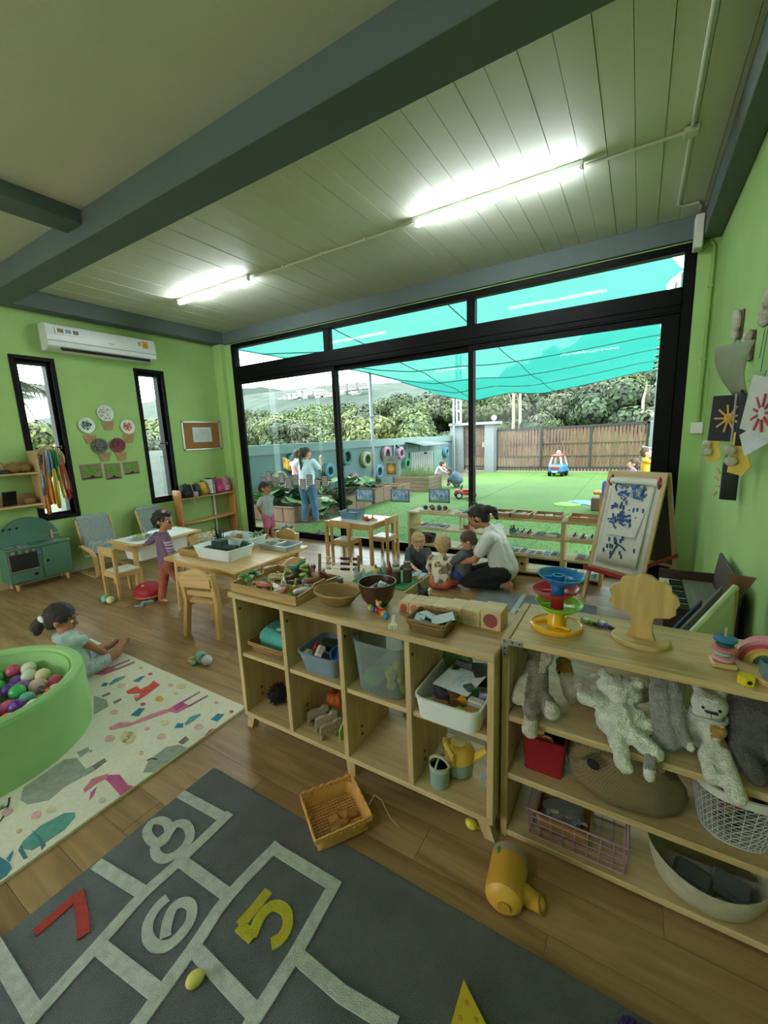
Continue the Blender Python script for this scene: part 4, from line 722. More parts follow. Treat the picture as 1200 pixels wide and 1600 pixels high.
# ---------------------------------------------------------------- armchairs
AG = mt('8f9c98', .9, c2='808d89', vs=60, bump=.4, bs=300); AG2 = mt('a9b4b0', .9, c2='7f8c90', vs=45, bump=.3, bs=200); BIRCH = wood('cfae7c', 'b8925c', 0, 1, .4); PIPE = mt('4a5854', .8)
def armchair(loc, rz, lab):
    """faces +x"""
    t = thing('bentwood_armchair', lab, 'armchair', loc, rz, 'grey childrens armchairs')
    for s in (-1, 1):
        y = s*.225; pts = [(-.02, .335), (.04, .36), (.14, .345), (.25, .325), (.33, .31), (.385, .27), (.40, .2), (.41, .06), (.395, .02), (.34, .012), (.1, .012), (-.12, .012)]
        P2_ = []
        for i in range(len(pts)-1):
            for k in range(4):
                a, b, c, d = [Vector(pts[max(0, min(len(pts)-1, i+j))]) for j in (-1, 0, 1, 2)]; u = k/4; P2_.append(.5*((2*b)+(c-a)*u+(2*a-5*b+4*c-d)*u*u+(3*b-a-3*c+d)*u**3))
        P2_.append(Vector(pts[-1])); rg = []
        for i, p in enumerate(P2_):
            tg = (P2_[min(i+1, len(P2_)-1)]-P2_[max(i-1, 0)]).normalized(); nn = Vector((-tg.y, tg.x))*.008
            rg.append([(p.x+nn.x, y-.022, p.y+nn.y), (p.x+nn.x, y+.022, p.y+nn.y), (p.x-nn.x, y+.022, p.y-nn.y), (p.x-nn.x, y-.022, p.y-nn.y)])
        G().loft(rg).ob('side_frame', BIRCH, t)
        G().tube([(-.12, s*.19, .66), (.02, s*.19, .22), (.36, s*.19, .26)], .012, 8).ob('seat_frame', BIRCH, t)
    [G().bb(*a).ob('stretcher', BIRCH, t) for a in ((.1, .13, -.21, .21, .004, .02), (.30, .33, -.21, .21, .2, .235), (-.02, .01, -.21, .21, .3, .34))]
    prof = [(-.155, .70), (-.1, .55), (-.03, .4), (.02, .305), (.06, .275), (.12, .27), (.25, .285), (.40, .30)]; k = len(prof)
    def cush(u, v):
        i = min(int(v*(k-1)), k-2); f_ = v*(k-1)-i; x = prof[i][0]+(prof[i+1][0]-prof[i][0])*f_; z = prof[i][1]+(prof[i+1][1]-prof[i][1])*f_; return x, z
    g = G(); w_ = .185; rg = []
    for j in range(25):
        x, z = cush(0, j/24); x2, z2 = cush(0, min(1, j/24+.01)); x1, z1 = cush(0, max(0, j/24-.01)); tx, tz = x2-x1, z2-z1; L_ = math.hypot(tx, tz); nx, nz = -tz/L_, tx/L_
        if nz < 0 and nx < 0: nx, nz = -nx, -nz
        e = .015 if j in (0, 24) else .028+.004*sin(j*2.1); w2 = w_-(.02 if j in (0, 24) else 0)
        rg.append([(x+nx*e*c, w2*s_, z+nz*e*c) for s_, c in ((-1, .3), (-.9, 1), (0, 1.15), (.9, 1), (1, .3), (1, -.3), (.9, -.6), (-.9, -.6), (-1, -.3))])
    g.loft(rg); g.ob('cushion', AG2, t, smooth=60)
    r0 = [Vector(r[0])*.5+Vector(r[8])*.5 for r in rg]; r1 = [Vector(r[4])*.5+Vector(r[5])*.5 for r in rg]
    G().tube(r0[::-1]+[(a*.999) for a in r1], .006, 5, cyc=True).ob('piping', PIPE, t)
    G().box((.30, .05, .335), (.1, .12, .012), rot=(0, -.05, .2)).ob('label_tag', WHITE, t) if False else None
    x, z = cush(0, .2); G().loft([[(rg[j][i][0]+.006, rg[j][i][1]*.97, rg[j][i][2]+.003) for i in (1, 2, 3)]+[(rg[j][i][0]-.004, rg[j][i][1]*.97, rg[j][i][2]) for i in (3, 2, 1)] for j in range(1, 9)]).ob('head_panel', AG, t)
    return t
armchair((-5.85, 2.52, 0), -.06, 'grey cushioned bentwood armchair next to the green play kitchen')
armchair((-5.85, 3.26, 0), .08, 'grey cushioned bentwood armchair between the narrow window and bag shelf')
# ---------------------------------------------------------------- play kitchen
KG = mt('4b7560', .55, c2='44705a', vs=4, bump=.04, bs=60); STEEL = mt('b9b9aa', .3, .9, var=.05)
t = thing('play_kitchen', 'green wooden play kitchen with arched back, oven and sink', 'play kitchen', (-5.79, 1.865, 0)); 
G().bb(-.26, 0, -.30, .30, .09, .47, bev=.004).ob('body', KG, t)
G().bb(-.265, .012, -.31, .31, .47, .49, bev=.004).ob('worktop', KG, t)
G().prism([(-.30, 0)]+[(.30*cos(pi-pi*i/20), .30*sin(pi-pi*i/20)+.0) for i in range(1, 20)]+[(.30, 0)], .02, 0, TM((-.245, 0, .49), (pi/2, 0, pi/2))).ob('back_panel', KG, t)
o = G().bb(0, .008, -.28, -.03, .24, .42).ob('oven_opening', mt('0a0c0b', .6), t)
G().bb(.0, .010, -.29, -.02, .225, .238).bb(.0, .010, -.29, -.281, .238, .42).ob('oven_frame', STEEL, t)
o = G().bb(0, .014, -.29, -.01, .105, .215, bev=.003).ob('drawer', KG, t); G().tube([(.018, -.09, .165), (.018, -.06, .172)], .012, 8).ob('knob', BLACK, o)
o = G().bb(0, .014, .02, .29, .105, .455, bev=.003).ob('door', KG, t); G().ell((.018, .055, .29), .014, 8, 6).ob('knob', BLACK, o)
for k in range(4): G().lathe([(.02, 0), (.018, .018), (0.0, .018)], 12, M=TM((.0, -.245+.062*k, .444), (0, pi/2, 0))).ob('control_knob', STEEL, t)
G().box((.004, -.005, .40), (.01, .035, .035)).ob('clock_knob', mt('5e6f9a', .4), t)
for y, x in ((-.22, -.17), (-.12, -.08), (-.1, -.19)): G().lathe([(.055, 0), (.055, .006), (.045, .008), (.04, .004), (.0, .004)], 18, M=TM((x, y, .49))).ob('burner', STEEL, t)
G().lathe([(.075, .0), (.085, .006), (.078, .008), (.07, .002), (.05, -.0), (0, .0005)], 20, M=TM((-.13, .18, .491))).ob('sink', STEEL, t)
G().tube([(-.22, .22, .49), (-.22, .22, .58), (-.2, .21, .6), (-.14, .19, .6), (-.13, .19, .58)], .01, 8).ob('tap', KIDZ, t); G().box((-.22, .26, .55), (.012, .06, .012)).ob('tap_handle', KIDZ, t)
for y in (-.1, -.04, .02): G().box((-.222, y-.12, .68), (.012, .02, .02), bev=.003).ob('peg', BLACK, t)
for x in (-.22, -.04):
    for y in (-.24, .24): G().cone((x, y, .018), (x, y, .1), .018, .022, 8).ob('leg', KIDZ, t)
# ---------------------------------------------------------------- easel
t = thing('easel', 'wooden double-sided easel holding a blue painting of rain clouds', 'easel', (.02, 4.28, 0), radians(-28)); EZ = wood('cfb892', 'b59c70', 2)
fy, hh_ = -.33, 1.15
def el(x, s, f): return (x, s*abs(fy)*(1-f)+s*.012, hh_*f)
for s in (-1, 1):
    for sx in (-1, 1): G().loft([[(sx*.235+a*.016, s*(.33*(1-k)+.02)+b*.012, k*hh_) for a, b in ((-1, -1), (1, -1), (1, 1), (-1, 1))] for k in (0, 1)]).ob('leg', EZ, t)
    g = G(); g.loft([[(a*.22, s*(.33*(1-k)+.02)+b*.004, k*hh_) for a, b in ((-1, -1), (1, -1), (1, 1), (-1, 1))] for k in (.26, .985)]); g.ob('board', mt('dadcd6', .4) if s < 0 else mt('4c4438', .8), t, smooth=0)
    for k in (.25, .975): G().box((0, s*(.33*(1-k)+.02), k*hh_), (.45, .026, .03), bev=.003).ob('cross_bar', wood('cfb892', 'b59c70', 0), t)
G().box((0, 0, hh_-.01), (.5, .07, .03), bev=.004).ob('top_bar', wood('cfb892', 'b59c70', 0), t)
RED = mt('b02a35', .4)
G().box((0, -.31, .27), (.50, .08, .012), bev=.003).box((0, -.352, .285), (.50, .01, .04), bev=.003).ob('paint_tray', RED, t)
for s in (-1, 1): G().box((s*.255, 0, .40), (.012, .50, .035), bev=.003).ob('spreader', RED, t)
def ep(k, off=0): return (-(.33*(1-k)+.02)-.006-off, k*hh_)
G().tube([(-.2, -.062, 1.07), (.2, -.062, 1.07)], .028, 14).ob('paper_roll', mt('e2e4dc', .8), t); G().tube([(-.225, -.062, 1.07), (.225, -.062, 1.07)], .011, 8).ob('roll_rod', KID, t)
for s in (-1, 1): G().tube([(s*.2, -.03, 1.12), (s*.215, -.075, 1.06), (s*.205, -.05, 1.02)], .012, 6).ob('clip', RED, t)
PM = Matrix.Translation((0, -.35-.006, 0)) @ Matrix.Rotation(math.atan2(.33, hh_), 4, 'X').inverted() @ Matrix.Rotation(pi/2, 4, 'X')    # local xy of the painted sheet
LL = math.hypot(.33, hh_)
g = G(); g.grid(lambda u, v: (-.19+.37*u, (.30+.66*v)*LL, .004+.012*sin(3*u)*(1-v)+(.03*max(0, u-.8)*5*(1-v))), 10, 8, 0, PM); solidify(g.ob('paper', mt('dcdad0', .85, var=.03), t), .001)
g = G(); q = random.Random(2); mB = [mt('2b4f7c', .6), mt('2456a0', .6), mt('7f9db5', .6), mt('e0dfda', .8)]
def onp(fn, m, z): 
    pts = [Vector((x, y, z)) for x, y in fn]; g.tube(pts, .0075, 4, m, M=PM)
cl_ = [(-.13, .85), (-.15, .88), (-.14, .91), (-.11, .90), (-.10, .93), (-.06, .905), (-.04, .935), (0, .91), (.03, .93), (.05, .905), (.09, .915), (.1, .88), (.09, .84)]
onp([(x, y*LL) for x, y in cl_], 0, .018); onp([(x*.8, (y-.03)*LL) for x, y in cl_[2:]], 2, .018)
for i in range(40): x, y = q.uniform(-.08, .1), q.uniform(.80, .89); onp([(x, y*LL), (x+q.uniform(-.05, .05), (y+q.uniform(-.03, .03))*LL)], 1 if i % 3 else 2, .016)
g.grid(lambda u, v: (-.15+.27*u+.03*v, (.52+.2*v)*LL, .021+.012*u*(1-v)), 4, 4, 3, PM)
for i in range(64): x, y = q.gauss(-.03, .05), q.gauss(.645, .032); onp([(x, y*LL), (x+q.uniform(-.025, .025), (y+q.uniform(-.02, .02))*LL)], q.choice((0, 1, 1)), .032)
for i in range(26): x, y = q.uniform(-.16, .13), q.choice((q.uniform(.73, .79), q.uniform(.38, .52))); onp([(x, y*LL), (x+.006, (y-.03)*LL)], q.choice((0, 1)), .022)
onp([(-.05, .5*LL), (-.02, .45*LL), (-.04, .4*LL), (-.06, .34*LL)], 0, .022); onp([(-.03, .46*LL), (.03, .44*LL), (.06, .42*LL)], 0, .022)
g.ob('blue_painting', mB, t)
# ================================================================ people
SKIN = {'tan': ('c08a68', 'a97353'), 'fair': ('e0b498', 'd09c80'), 'brown': ('a87454', '925f43'), 'pale': ('e8c4ac', 'dbac92')}
EYEW = mt('cfc8c0', .2); EYED = mt('241a14', .2); LIP = mt('a85a50', .5)
V3 = Vector
KP = dict(ua=.027, el=.023, fa=.021, wr=.016, th=.05, kn=.037, ca=.034, an=.022, to=.068, ch=.066, nk=.034, hr=.098, hand=.030, foot=.028)
AP = dict(ua=.043, el=.036, fa=.034, wr=.024, th=.088, kn=.058, ca=.052, an=.034, to=.115, ch=.10, nk=.045, hr=.112, hand=.044, foot=.038)
def person(label, loc, J, P, skin, hair, shirt, pants, vox=.009, sleeve=.55, leg=1.0, hairs='short', disp=0, extra=None, group=None, cl=1.14, shoes=None, rz=0, name='person', pattern=None):
    t = thing(name, label, 'person', loc, rz, group); J = {k: V3(v) for k, v in J.items()}; a, b = SKIN[skin]; sk = mt(a, .55, c2=b, vs=6)
    f = J['face'].normalized(); u = J.get('up', V3((0, 0, 1))); r_ = f.cross(u).normalized(); u = r_.cross(f).normalized(); H = J['head']; hr = P['hr']
    M = Matrix.Translation(H) @ Matrix((r_, f, u)).transposed().to_4x4()
    def hp(x, y, z): return M @ V3((x*hr, y*hr, z*hr))
    g = G(); M3 = M
    def he(c, r, n=12, k=8): g.ell((c[0]*hr, c[1]*hr, c[2]*hr), [q_*hr for q_ in r], n, k, 0, None, M3)
    he((0, -.12, .18), (.76, .9, .84), 16, 12); he((0, .22, -.42), (.54, .52, .52), 14, 10); he((.3, .46, -.3), (.27, .26, .28)); he((-.3, .46, -.3), (.27, .26, .28)); he((0, .62, .2), (.45, .16, .25))
    g.cone(hp(0, .76, -.02), hp(0, .9, -.22), .08*hr, .13*hr, 8); he((.77, -.08, -.08), (.09, .18, .26)); he((-.77, -.08, -.08), (.09, .18, .26)); he((0, .73, -.48), (.22, .08, .09)); he((0, .62, -.78), (.2, .16, .14))
    nk = J['neck']; g.cone(nk, hp(0, -.1, -.45), P['nk']*1.1, P['nk'], 10)
    pel, che = J['pel'], J['che']; sh = {s: J['sh'+s] for s in 'LR'}; hip = {s: J['hip'+s] for s in 'LR'}
    def torso(G_, k, lo=1):
        G_.cone(pel, che, P['to']*k, P['ch']*k, 12); G_.cone(che, nk-(nk-che)*.25, P['ch']*k*.95, P['nk']*1.5*k, 12)
        for s in 'LR': G_.cone(hip[s].lerp(pel, .3), sh[s].lerp(che, .5), P['to']*.82*k, P['ch']*.72*k, 12); G_.cone(che.lerp(nk, .45), sh[s], P['ch']*.6*k, P['ua']*1.25*k, 10)
    torso(g, 1)
    for s in 'LR':
        e, w_ = J['el'+s], J['wr'+s]; g.cone(sh[s], e, P['ua']*1.1, P['el'], 10); g.cone(e, e.lerp(w_, .35), P['el'], P['fa'], 10); g.cone(e.lerp(w_, .35), w_, P['fa'], P['wr'], 10)
        d = J.get('hd'+s, w_-e).normalized(); hs = P['hand']; side = d.cross(V3((0, 0, 1)) if abs(d.z) < .9 else f).normalized(); dn = d.cross(side).normalized()*(1 if s == 'L' else 1)
        if dn.z > 0: dn = -dn
        pc = w_+d*hs*.95; g.cone(w_, pc, P['wr']*.95, hs*.5, 8); g.cone(pc-side*hs*.35, pc+side*hs*.35, hs*.42, hs*.42, 8)
        for i, o in enumerate((-.55, -.18, .18, .55)):
            L_ = hs*(1.0, 1.2, 1.12, .85)[i]; b0 = pc+side*hs*o*1.25+d*hs*.35; k1 = b0+d*L_*.55+dn*L_*.12; g.cone(b0-d*hs*.3, k1, hs*.2, hs*.18, 6); g.cone(k1, k1+d*L_*.4+dn*L_*.4, hs*.18, hs*.14, 6)
        sgn = 1 if s == 'R' else -1; b0 = w_+d*hs*.5+side*hs*.6*sgn; k1 = b0+(d*.6+side*sgn*.7)*hs*.55; g.cone(w_+d*hs*.3, k1, hs*.26, hs*.2, 6); g.cone(k1, k1+(d+dn*.3)*hs*.5, hs*.2, hs*.15, 6)
        kn, an = J['kn'+s], J['an'+s]; g.cone(hip[s], kn, P['th'], P['kn'], 12); c_ = kn.lerp(an, .3); g.cone(kn, c_, P['kn'], P['ca']*1.05, 10); g.cone(c_, an, P['ca']*1.05, P['an'], 10)
        td = J.get('td'+s, V3((f.x, f.y, -.15))).normalized(); ft = P['foot']; bk = V3((0, 0, -1)) if td.z > -.7 else V3((0, 0, 0))
        heel = an-td*ft*.5+bk*ft*.35; toe = an+td*ft*2.6+bk*ft*.55; g.cone(an, heel, P['an'], ft*.72, 8); g.cone(heel, toe-td*ft*.6, ft*.72, ft*.62, 10)
        sd = td.cross(V3((0, 0, 1))).normalized() if abs(td.z) < .9 else V3((1, 0, 0))
        for i in range(5): g.cone(toe-td*ft*.6+sd*ft*(i-2)*.27, toe+sd*ft*(i-2)*.3-td*ft*.1*abs(i-1.5), ft*.24, ft*.19, 6)
    remesh(g, 'body', sk, vox, t, 3)
    # face details
    for s in (-1, 1):
        G().ell(hp(s*.31, .645, .03), (.13*hr, .115*hr, .1*hr), 10, 8).ob('eye', EYEW, t); G().ell(hp(s*.31, .70, .03), .073*hr, 8, 6).ob('iris', EYED, t)
        G().tube([hp(s*.18, .80, .26), hp(s*.32, .79, .31), hp(s*.46, .70, .27)], [.022*hr, .035*hr, .015*hr], 6).ob('eyebrow', mt(hair[0], .8), t)
    G().tube([hp(-.2, .775, -.47), hp(-.07, .83, -.475), hp(.07, .83, -.475), hp(.2, .775, -.47)], [.02*hr, .05*hr, .05*hr, .02*hr], 6).ob('mouth', LIP, t)
    # hair
    g = G(); hm = mt(hair[0], .55, c2=hair[1], vs=40, bump=.6, bs=220)
    g.ell((0, -.22*hr, .3*hr), (.84*hr, .95*hr, .86*hr), 16, 12, 0, None, M3); g.ell((0, -.5*hr, -.1*hr), (.72*hr, .58*hr, .72*hr), 14, 10, 0, None, M3)
    if hairs == 'fringe' or hairs == 'curly': g.ell((0, .35*hr, .78*hr), (.62*hr, .42*hr, .25*hr), 12, 8, 0, None, M3)
    if hairs == 'curly':
        q = random.Random(4)
        for i in range(40):
            d = V3((q.gauss(0, 1), q.gauss(-.5, .8), q.gauss(.1, .8))).normalized(); g.ell((d.x*.86*hr, (d.y*.95-.2)*hr, (d.z*.9+.15)*hr), .17*hr, 8, 6, 0, None, M3)
        g.cone(hp(.1, -.85, -.1), hp(.15, -1.15, -.7), .25*hr, .12*hr)
    if hairs == 'pony': g.ell((0, -1.1*hr, .3*hr), .26*hr, 10, 8, 0, None, M3); g.cone(hp(0, -1.15, .3), hp(0, -1.4, -.3), .3*hr, .26*hr); g.cone(hp(0, -1.4, -.3), hp(.05, -1.3, -.95), .26*hr, .1*hr)
    if hairs == 'lowpony': g.ell((0, -1.1*hr, -.15*hr), .3*hr, 10, 8, 0, None, M3); g.cone(hp(0, -1.15, -.2), hp(-.1, -1.4, -.75), .36*hr, .42*hr); g.cone(hp(-.1, -1.4, -.75), hp(-.15, -1.3, -1.25), .42*hr, .2*hr)
    if hairs == 'longpony': g.ell((0, -.95*hr, .75*hr), .32*hr, 10, 8, 0, None, M3); g.cone(hp(0, -1.05, .7), hp(0, -1.3, -.4), .28*hr, .3*hr); g.cone(hp(0, -1.3, -.4), hp(0, -1.15, -2.9), .3*hr, .22*hr); g.cone(hp(0, -1.15, -2.9), hp(0, -1.1, -3.4), .22*hr, .06*hr)
    if hairs == 'ponyback': g.ell((0, -1.05*hr, .3*hr), .3*hr, 10, 8, 0, None, M3); a_ = hp(0, -1.2, .3); g.cone(a_, a_+V3((.06, 0, -.02)), .3*hr, .34*hr); g.cone(a_+V3((.06, 0, -.02)), a_+V3((.09, 0, -.10)), .34*hr, .15*hr); g.cone(hp(.55, -.1, .4), hp(.68, .1, -.25), .25*hr, .12*hr); g.cone(hp(-.55, -.1, .4), hp(-.68, .1, -.25), .25*hr, .12*hr); g.ell((0, .2*hr, .72*hr), (.6*hr, .45*hr, .3*hr), 12, 8, 0, None, M3)
    remesh(g, 'hair', hm, vox*.9, t, 2, disp or hr*.06, 40/hr*.1)
    # clothes
    if shirt:
        g = G(); torso(g, cl); lat = (hip['R']-hip['L']).normalized(); hb = pel.lerp(che, .03)
        g.cone(hb-lat*P['to']*.46, hb+lat*P['to']*.46, P['to']*.86*cl, P['to']*.86*cl, 12)
        for s in 'LR':
            e, w_ = J['el'+s], J['wr'+s]
            if sleeve <= 1: g.cone(sh[s], sh[s].lerp(e, sleeve), P['ua']*1.35*cl, P['el']*1.45*cl, 10)
            else: g.cone(sh[s], e, P['ua']*1.3*cl, P['el']*1.3*cl, 10); g.cone(e, e.lerp(w_, sleeve-1), P['el']*1.3*cl, P['wr']*1.5*cl, 10)
        col = None; ms = [shirt]
        if pattern:
            ms = [shirt]+pattern[0]; col = pattern[1]
        remesh(g, 'shirt', ms, vox, t, 3, P['to']*.03, 22, colour=col)
    if pants:
        g = G()
        g.cone(hip['L'], hip['R'], P['to']*.84*cl, P['to']*.84*cl, 12); g.cone(pel, pel.lerp(che, .1), P['to']*1.0, P['to']*.95, 12)
        for s in 'LR':
            kn, an = J['kn'+s], J['an'+s]
            if leg <= .5: g.cone(hip[s], hip[s].lerp(kn, leg*2), P['th']*1.18, P['th']*1.12, 12)
            else: g.cone(hip[s], kn, P['th']*1.15, P['kn']*1.22, 12); g.cone(kn, kn.lerp(an, leg*2-1), P['kn']*1.22, P['ca']*1.1, 12)
        remesh(g, 'trousers', pants, vox, t, 3, P['to']*.03, 22)
    if extra: extra(t, hp, J)
    return t
def std(f, h, **k):
    """joints of a standing figure of height h facing f; overrides in k"""
    f = V3((f[0], f[1], 0)).normalized(); r = V3((f.y, -f.x, 0)); kid = h < 1.2; o = {}
    hh_ = .44 if kid else .5
    o['pel'] = V3((0, 0, h*hh_)); o['che'] = V3((0, 0, h*(.63 if kid else .70))); o['neck'] = V3((0, 0, h*(.755 if kid else .83))); o['head'] = V3((0, 0, h-.098*1.0 if kid else h-.125))+f*.012
    o['face'] = f
    for s, m in (('R', 1), ('L', -1)):
        o['sh'+s] = r*m*h*.105+V3((0, 0, h*(.72 if kid else .80))); o['el'+s] = r*m*h*.135+V3((0, 0, h*(.565 if kid else .61))); o['wr'+s] = r*m*h*.13+f*h*.05+V3((0, 0, h*(.43 if kid else .47)))
        o['hip'+s] = r*m*h*.05+V3((0, 0, h*(hh_-.02))); o['kn'+s] = r*m*h*.055+f*.012+V3((0, 0, h*.25)); o['an'+s] = r*m*h*.055+V3((0, 0, .04 if kid else .07)); o['td'+s] = f+V3((0, 0, -.12))
    for a, b in k.items(): o[a] = V3(b)
    return o
BLK = ('1d1614', '2b201b'); DBR = ('2a1d17', '3d2a20'); BRN = ('4a3324', '5f4331'); BLOND = ('cdb184', 'b3935f')
PURP = mt('77607a', .9, c2='6b546e', vs=30, bump=.3, bs=160); STRP = mt('bfb2c0', .9); 
# girl in purple at the craft table
def bow(c1):
    def f(t, hp, J): G().ell(hp(.3, .3, 1.0), .02, 8, 6).ob('hair_clip', mt(c1, .5), t)
    return f
person('toddler girl with dark curls in purple top leaning on the craft table', (-3.97, 2.27, 0), std((.25, 1), .92, face=(.93, .30, -.05), head=(.02, .02, .815), shL=(-.10, 0, .665), elL=(-.25, .01, .585), wrL=(-.42, .05, .53), hdL=(-1, .2, -.25), elR=(.13, -.02, .53), wrR=(.12, .06, .41), knL=(-.04, -.03, .22), anL=(-.02, -.09, .04), tdL=(.8, .3, -.1), knR=(.06, .06, .22), anR=(.07, .14, .04), tdR=(.8, .4, -.1)), KP, 'tan', BLK,
       PURP, mt('a5604c', .9, c2='9a5040', vs=35, bump=.3), vox=.008, sleeve=1.8, leg=.95, hairs='curly', extra=bow('d98ca0'), pattern=([STRP], lambda c: 1 if c.x > .095 and c.z < .64 and int(c.z*70) % 2 else 0))
# girl sitting on the mat
def girl2(t, hp, J):
    for s in (-1, 1): G().ell(hp(s*.28, -1.12, -.02), (.032, .014, .022), 8, 6, rot=(0, s*.5, .2)).ob('hair_bow', mt('dce8d2', .6), t)
    G().ell(hp(0, -1.14, -.02), .014, 8, 6).ob('hair_bow', mt('dce8d2', .6), t)
PW = mt('b9c3c8', .9, c2='8fa0ad', vs=35)
person('toddler girl with a pale hair bow sitting on the play mat behind the ball pit', (-.05, -.0, .02), dict(pel=(-3.10, 1.10, .085), che=(-3.15, 1.11, .20), neck=(-3.19, 1.11, .285), head=(-3.24, 1.11, .39), face=(.62, .75, -.28), shR=(-3.06, 1.13, .265), shL=(-3.27, 1.08, .26), elR=(-3.02, 1.21, .16), wrR=(-3.08, 1.29, .07), hdR=(-.5, 1, -.2), elL=(-3.36, 1.14, .15), wrL=(-3.37, 1.24, .06), hipR=(-3.06, 1.12, .07), hipL=(-3.15, 1.12, .07), knR=(-3.06, 1.31, .075), anR=(-3.26, 1.47, .035), tdR=(-.45, .75, .35), knL=(-3.25, 1.32, .07), anL=(-3.33, 1.41, .035), tdL=(-.2, .9, .4)), KP, 'brown', BLK,
       mt('b3c6c2', .9, c2='9db3b3', vs=20), PW, vox=.007, sleeve=.05, leg=.3, hairs='lowpony', extra=girl2)
# girl by the door
person('small girl with a ponytail in grey tee and pink shorts standing by the door', (-4.95, 4.55, 0), std((1, -.12), .92, face=(.97, .1, -.12), elR=(-.06, -.14, .54), wrR=(-.11, -.05, .44), hdR=(-.3, .6, -.3), elL=(-.08, .13, .54), wrL=(-.13, .05, .42), hdL=(-.2, -.6, -.4)), KP, 'tan', DBR, mt('a9b5b2', .9, c2='9aa8a5', vs=12), mt('c4708c', .9), vox=.008, sleeve=.75, leg=.5, hairs='pony')
# kneeling teacher
def teach(t, hp, J):
    G().tube([hp(.0, -1.05, .3) + V3((.028*cos(a), .028*sin(a)*.3, .028*sin(a))) for a in [2*pi*i/12 for i in range(12)]], .008, 6, cyc=True).ob('hair_tie', mt('1a1a22', .6), t)
person('kneeling teacher in white tee and black trousers with a dark ponytail', (0, 0, 0), dict(pel=(-1.06, 3.98, .22), che=(-1.14, 3.97, .45), neck=(-1.22, 3.96, .62), head=(-1.325, 3.95, .715), face=(-.85, -.12, -.5), up=(-.25, 0, 1), shR=(-1.17, 4.13, .56), shL=(-1.17, 3.80, .55), elR=(-1.33, 4.14, .36), wrR=(-1.50, 4.02, .29), hdR=(-1, -.3, -.1), elL=(-1.29, 3.75, .33), wrL=(-1.50, 3.78, .27), hdL=(-1, .15, -.1), hipR=(-1.07, 4.08, .19), hipL=(-1.08, 3.88, .19), knR=(-1.42, 4.12, .085), knL=(-1.40, 3.82, .085), anR=(-1.02, 4.09, .07), anL=(-.98, 3.87, .08), tdR=(.25, 0, -1), tdL=(.3, 0, -1)), AP, 'tan', BLK,
       mt('dfe1dc', .85, c2='d2d5d0', vs=7, bump=.25, bs=25), mt('14151a', .8, var=.2), vox=.010, sleeve=.62, leg=.85, hairs='ponyback', extra=teach, cl=1.18)
# baby on her lap
person('dark-haired baby in grey and blue sitting against the teacher', (0, 0, 0), dict(pel=(-1.44, 3.84, .17), che=(-1.42, 3.85, .30), neck=(-1.415, 3.85, .385), head=(-1.40, 3.86, .49), face=(-.8, -.25, -.4), shR=(-1.42, 3.95, .36), shL=(-1.42, 3.74, .36), elR=(-1.53, 3.95, .30), wrR=(-1.62, 3.88, .27), elL=(-1.52, 3.73, .29), wrL=(-1.62, 3.76, .27), hipR=(-1.47, 3.89, .15), hipL=(-1.47, 3.79, .15), knR=(-1.62, 3.90, .17), knL=(-1.61, 3.76, .17), anR=(-1.66, 3.90, .05), anL=(-1.65, 3.76, .05), tdR=(-1, 0, -.1), tdL=(-1, -.1, -.1)), dict(KP, hr=.088), 'fair', BRN, mt('62686c', .9), mt('2c4a86', .9), vox=.008, sleeve=.9, leg=.9, hairs='short')
# two blond toddlers
person('blond toddler in dark grey tee sitting and looking down, facing the camera', (0, 0, 0), dict(pel=(-2.08, 4.16, .09), che=(-2.07, 4.10, .21), neck=(-2.06, 4.07, .285), head=(-2.045, 4.04, .365), face=(.45, -.72, -.45), shR=(-2.16, 4.03, .26), shL=(-1.95, 4.09, .26), elR=(-2.13, 3.93, .16), wrR=(-2.0, 3.90, .09), hdR=(1, -.1, -.3), elL=(-1.90, 4.01, .16), wrL=(-1.85, 3.93, .09), hdL=(.3, -1, -.4), hipR=(-2.13, 4.12, .07), hipL=(-2.02, 4.13, .07), knR=(-2.20, 3.97, .06), knL=(-1.92, 4.0, .06), anR=(-2.06, 3.90, .035), anL=(-1.92, 3.86, .035), tdR=(1, -.2, 0), tdL=(.2, -1, .2)), dict(KP, hr=.094), 'pale', BLOND, mt('565e62', .9), mt('23262c', .9), vox=.007, sleeve=.85, leg=.9, hairs='fringe', disp=.006)
FP = [mt('5f7d78', .9), mt('c79a4a', .9), mt('3f5f74', .9), mt('b9694a', .9)]
def flor(c): 
    n = noise.noise(c*17); return 0 if n < .05 else 1+int(abs(noise.noise(c*9+V3((5, 5, 5))))*9) % 4
person('blond toddler in leafy print tee and orange trousers with back to the camera', (0, 0, 0), dict(pel=(-1.63, 3.70, .09), che=(-1.62, 3.72, .24), neck=(-1.62, 3.73, .335), head=(-1.62, 3.75, .45), face=(-.3, .9, -.2), shR=(-1.52, 3.74, .31), shL=(-1.725, 3.71, .31), elR=(-1.50, 3.83, .22), wrR=(-1.56, 3.91, .15), elL=(-1.77, 3.72, .19), wrL=(-1.76, 3.80, .11), hdL=(.1, 1, -.3), hipR=(-1.58, 3.70, .07), hipL=(-1.68, 3.69, .07), knR=(-1.50, 3.86, .06), knL=(-1.80, 3.80, .06), anR=(-1.62, 3.95, .035), anL=(-1.70, 3.90, .035), tdR=(-.6, .6, .1), tdL=(.6, .5, .1)), dict(KP, hr=.098), 'pale', BLOND, mt('dcd9c4', .9), mt('c9674c', .9), vox=.007, sleeve=.85, leg=.8, hairs='short', disp=.005, pattern=(FP, flor))
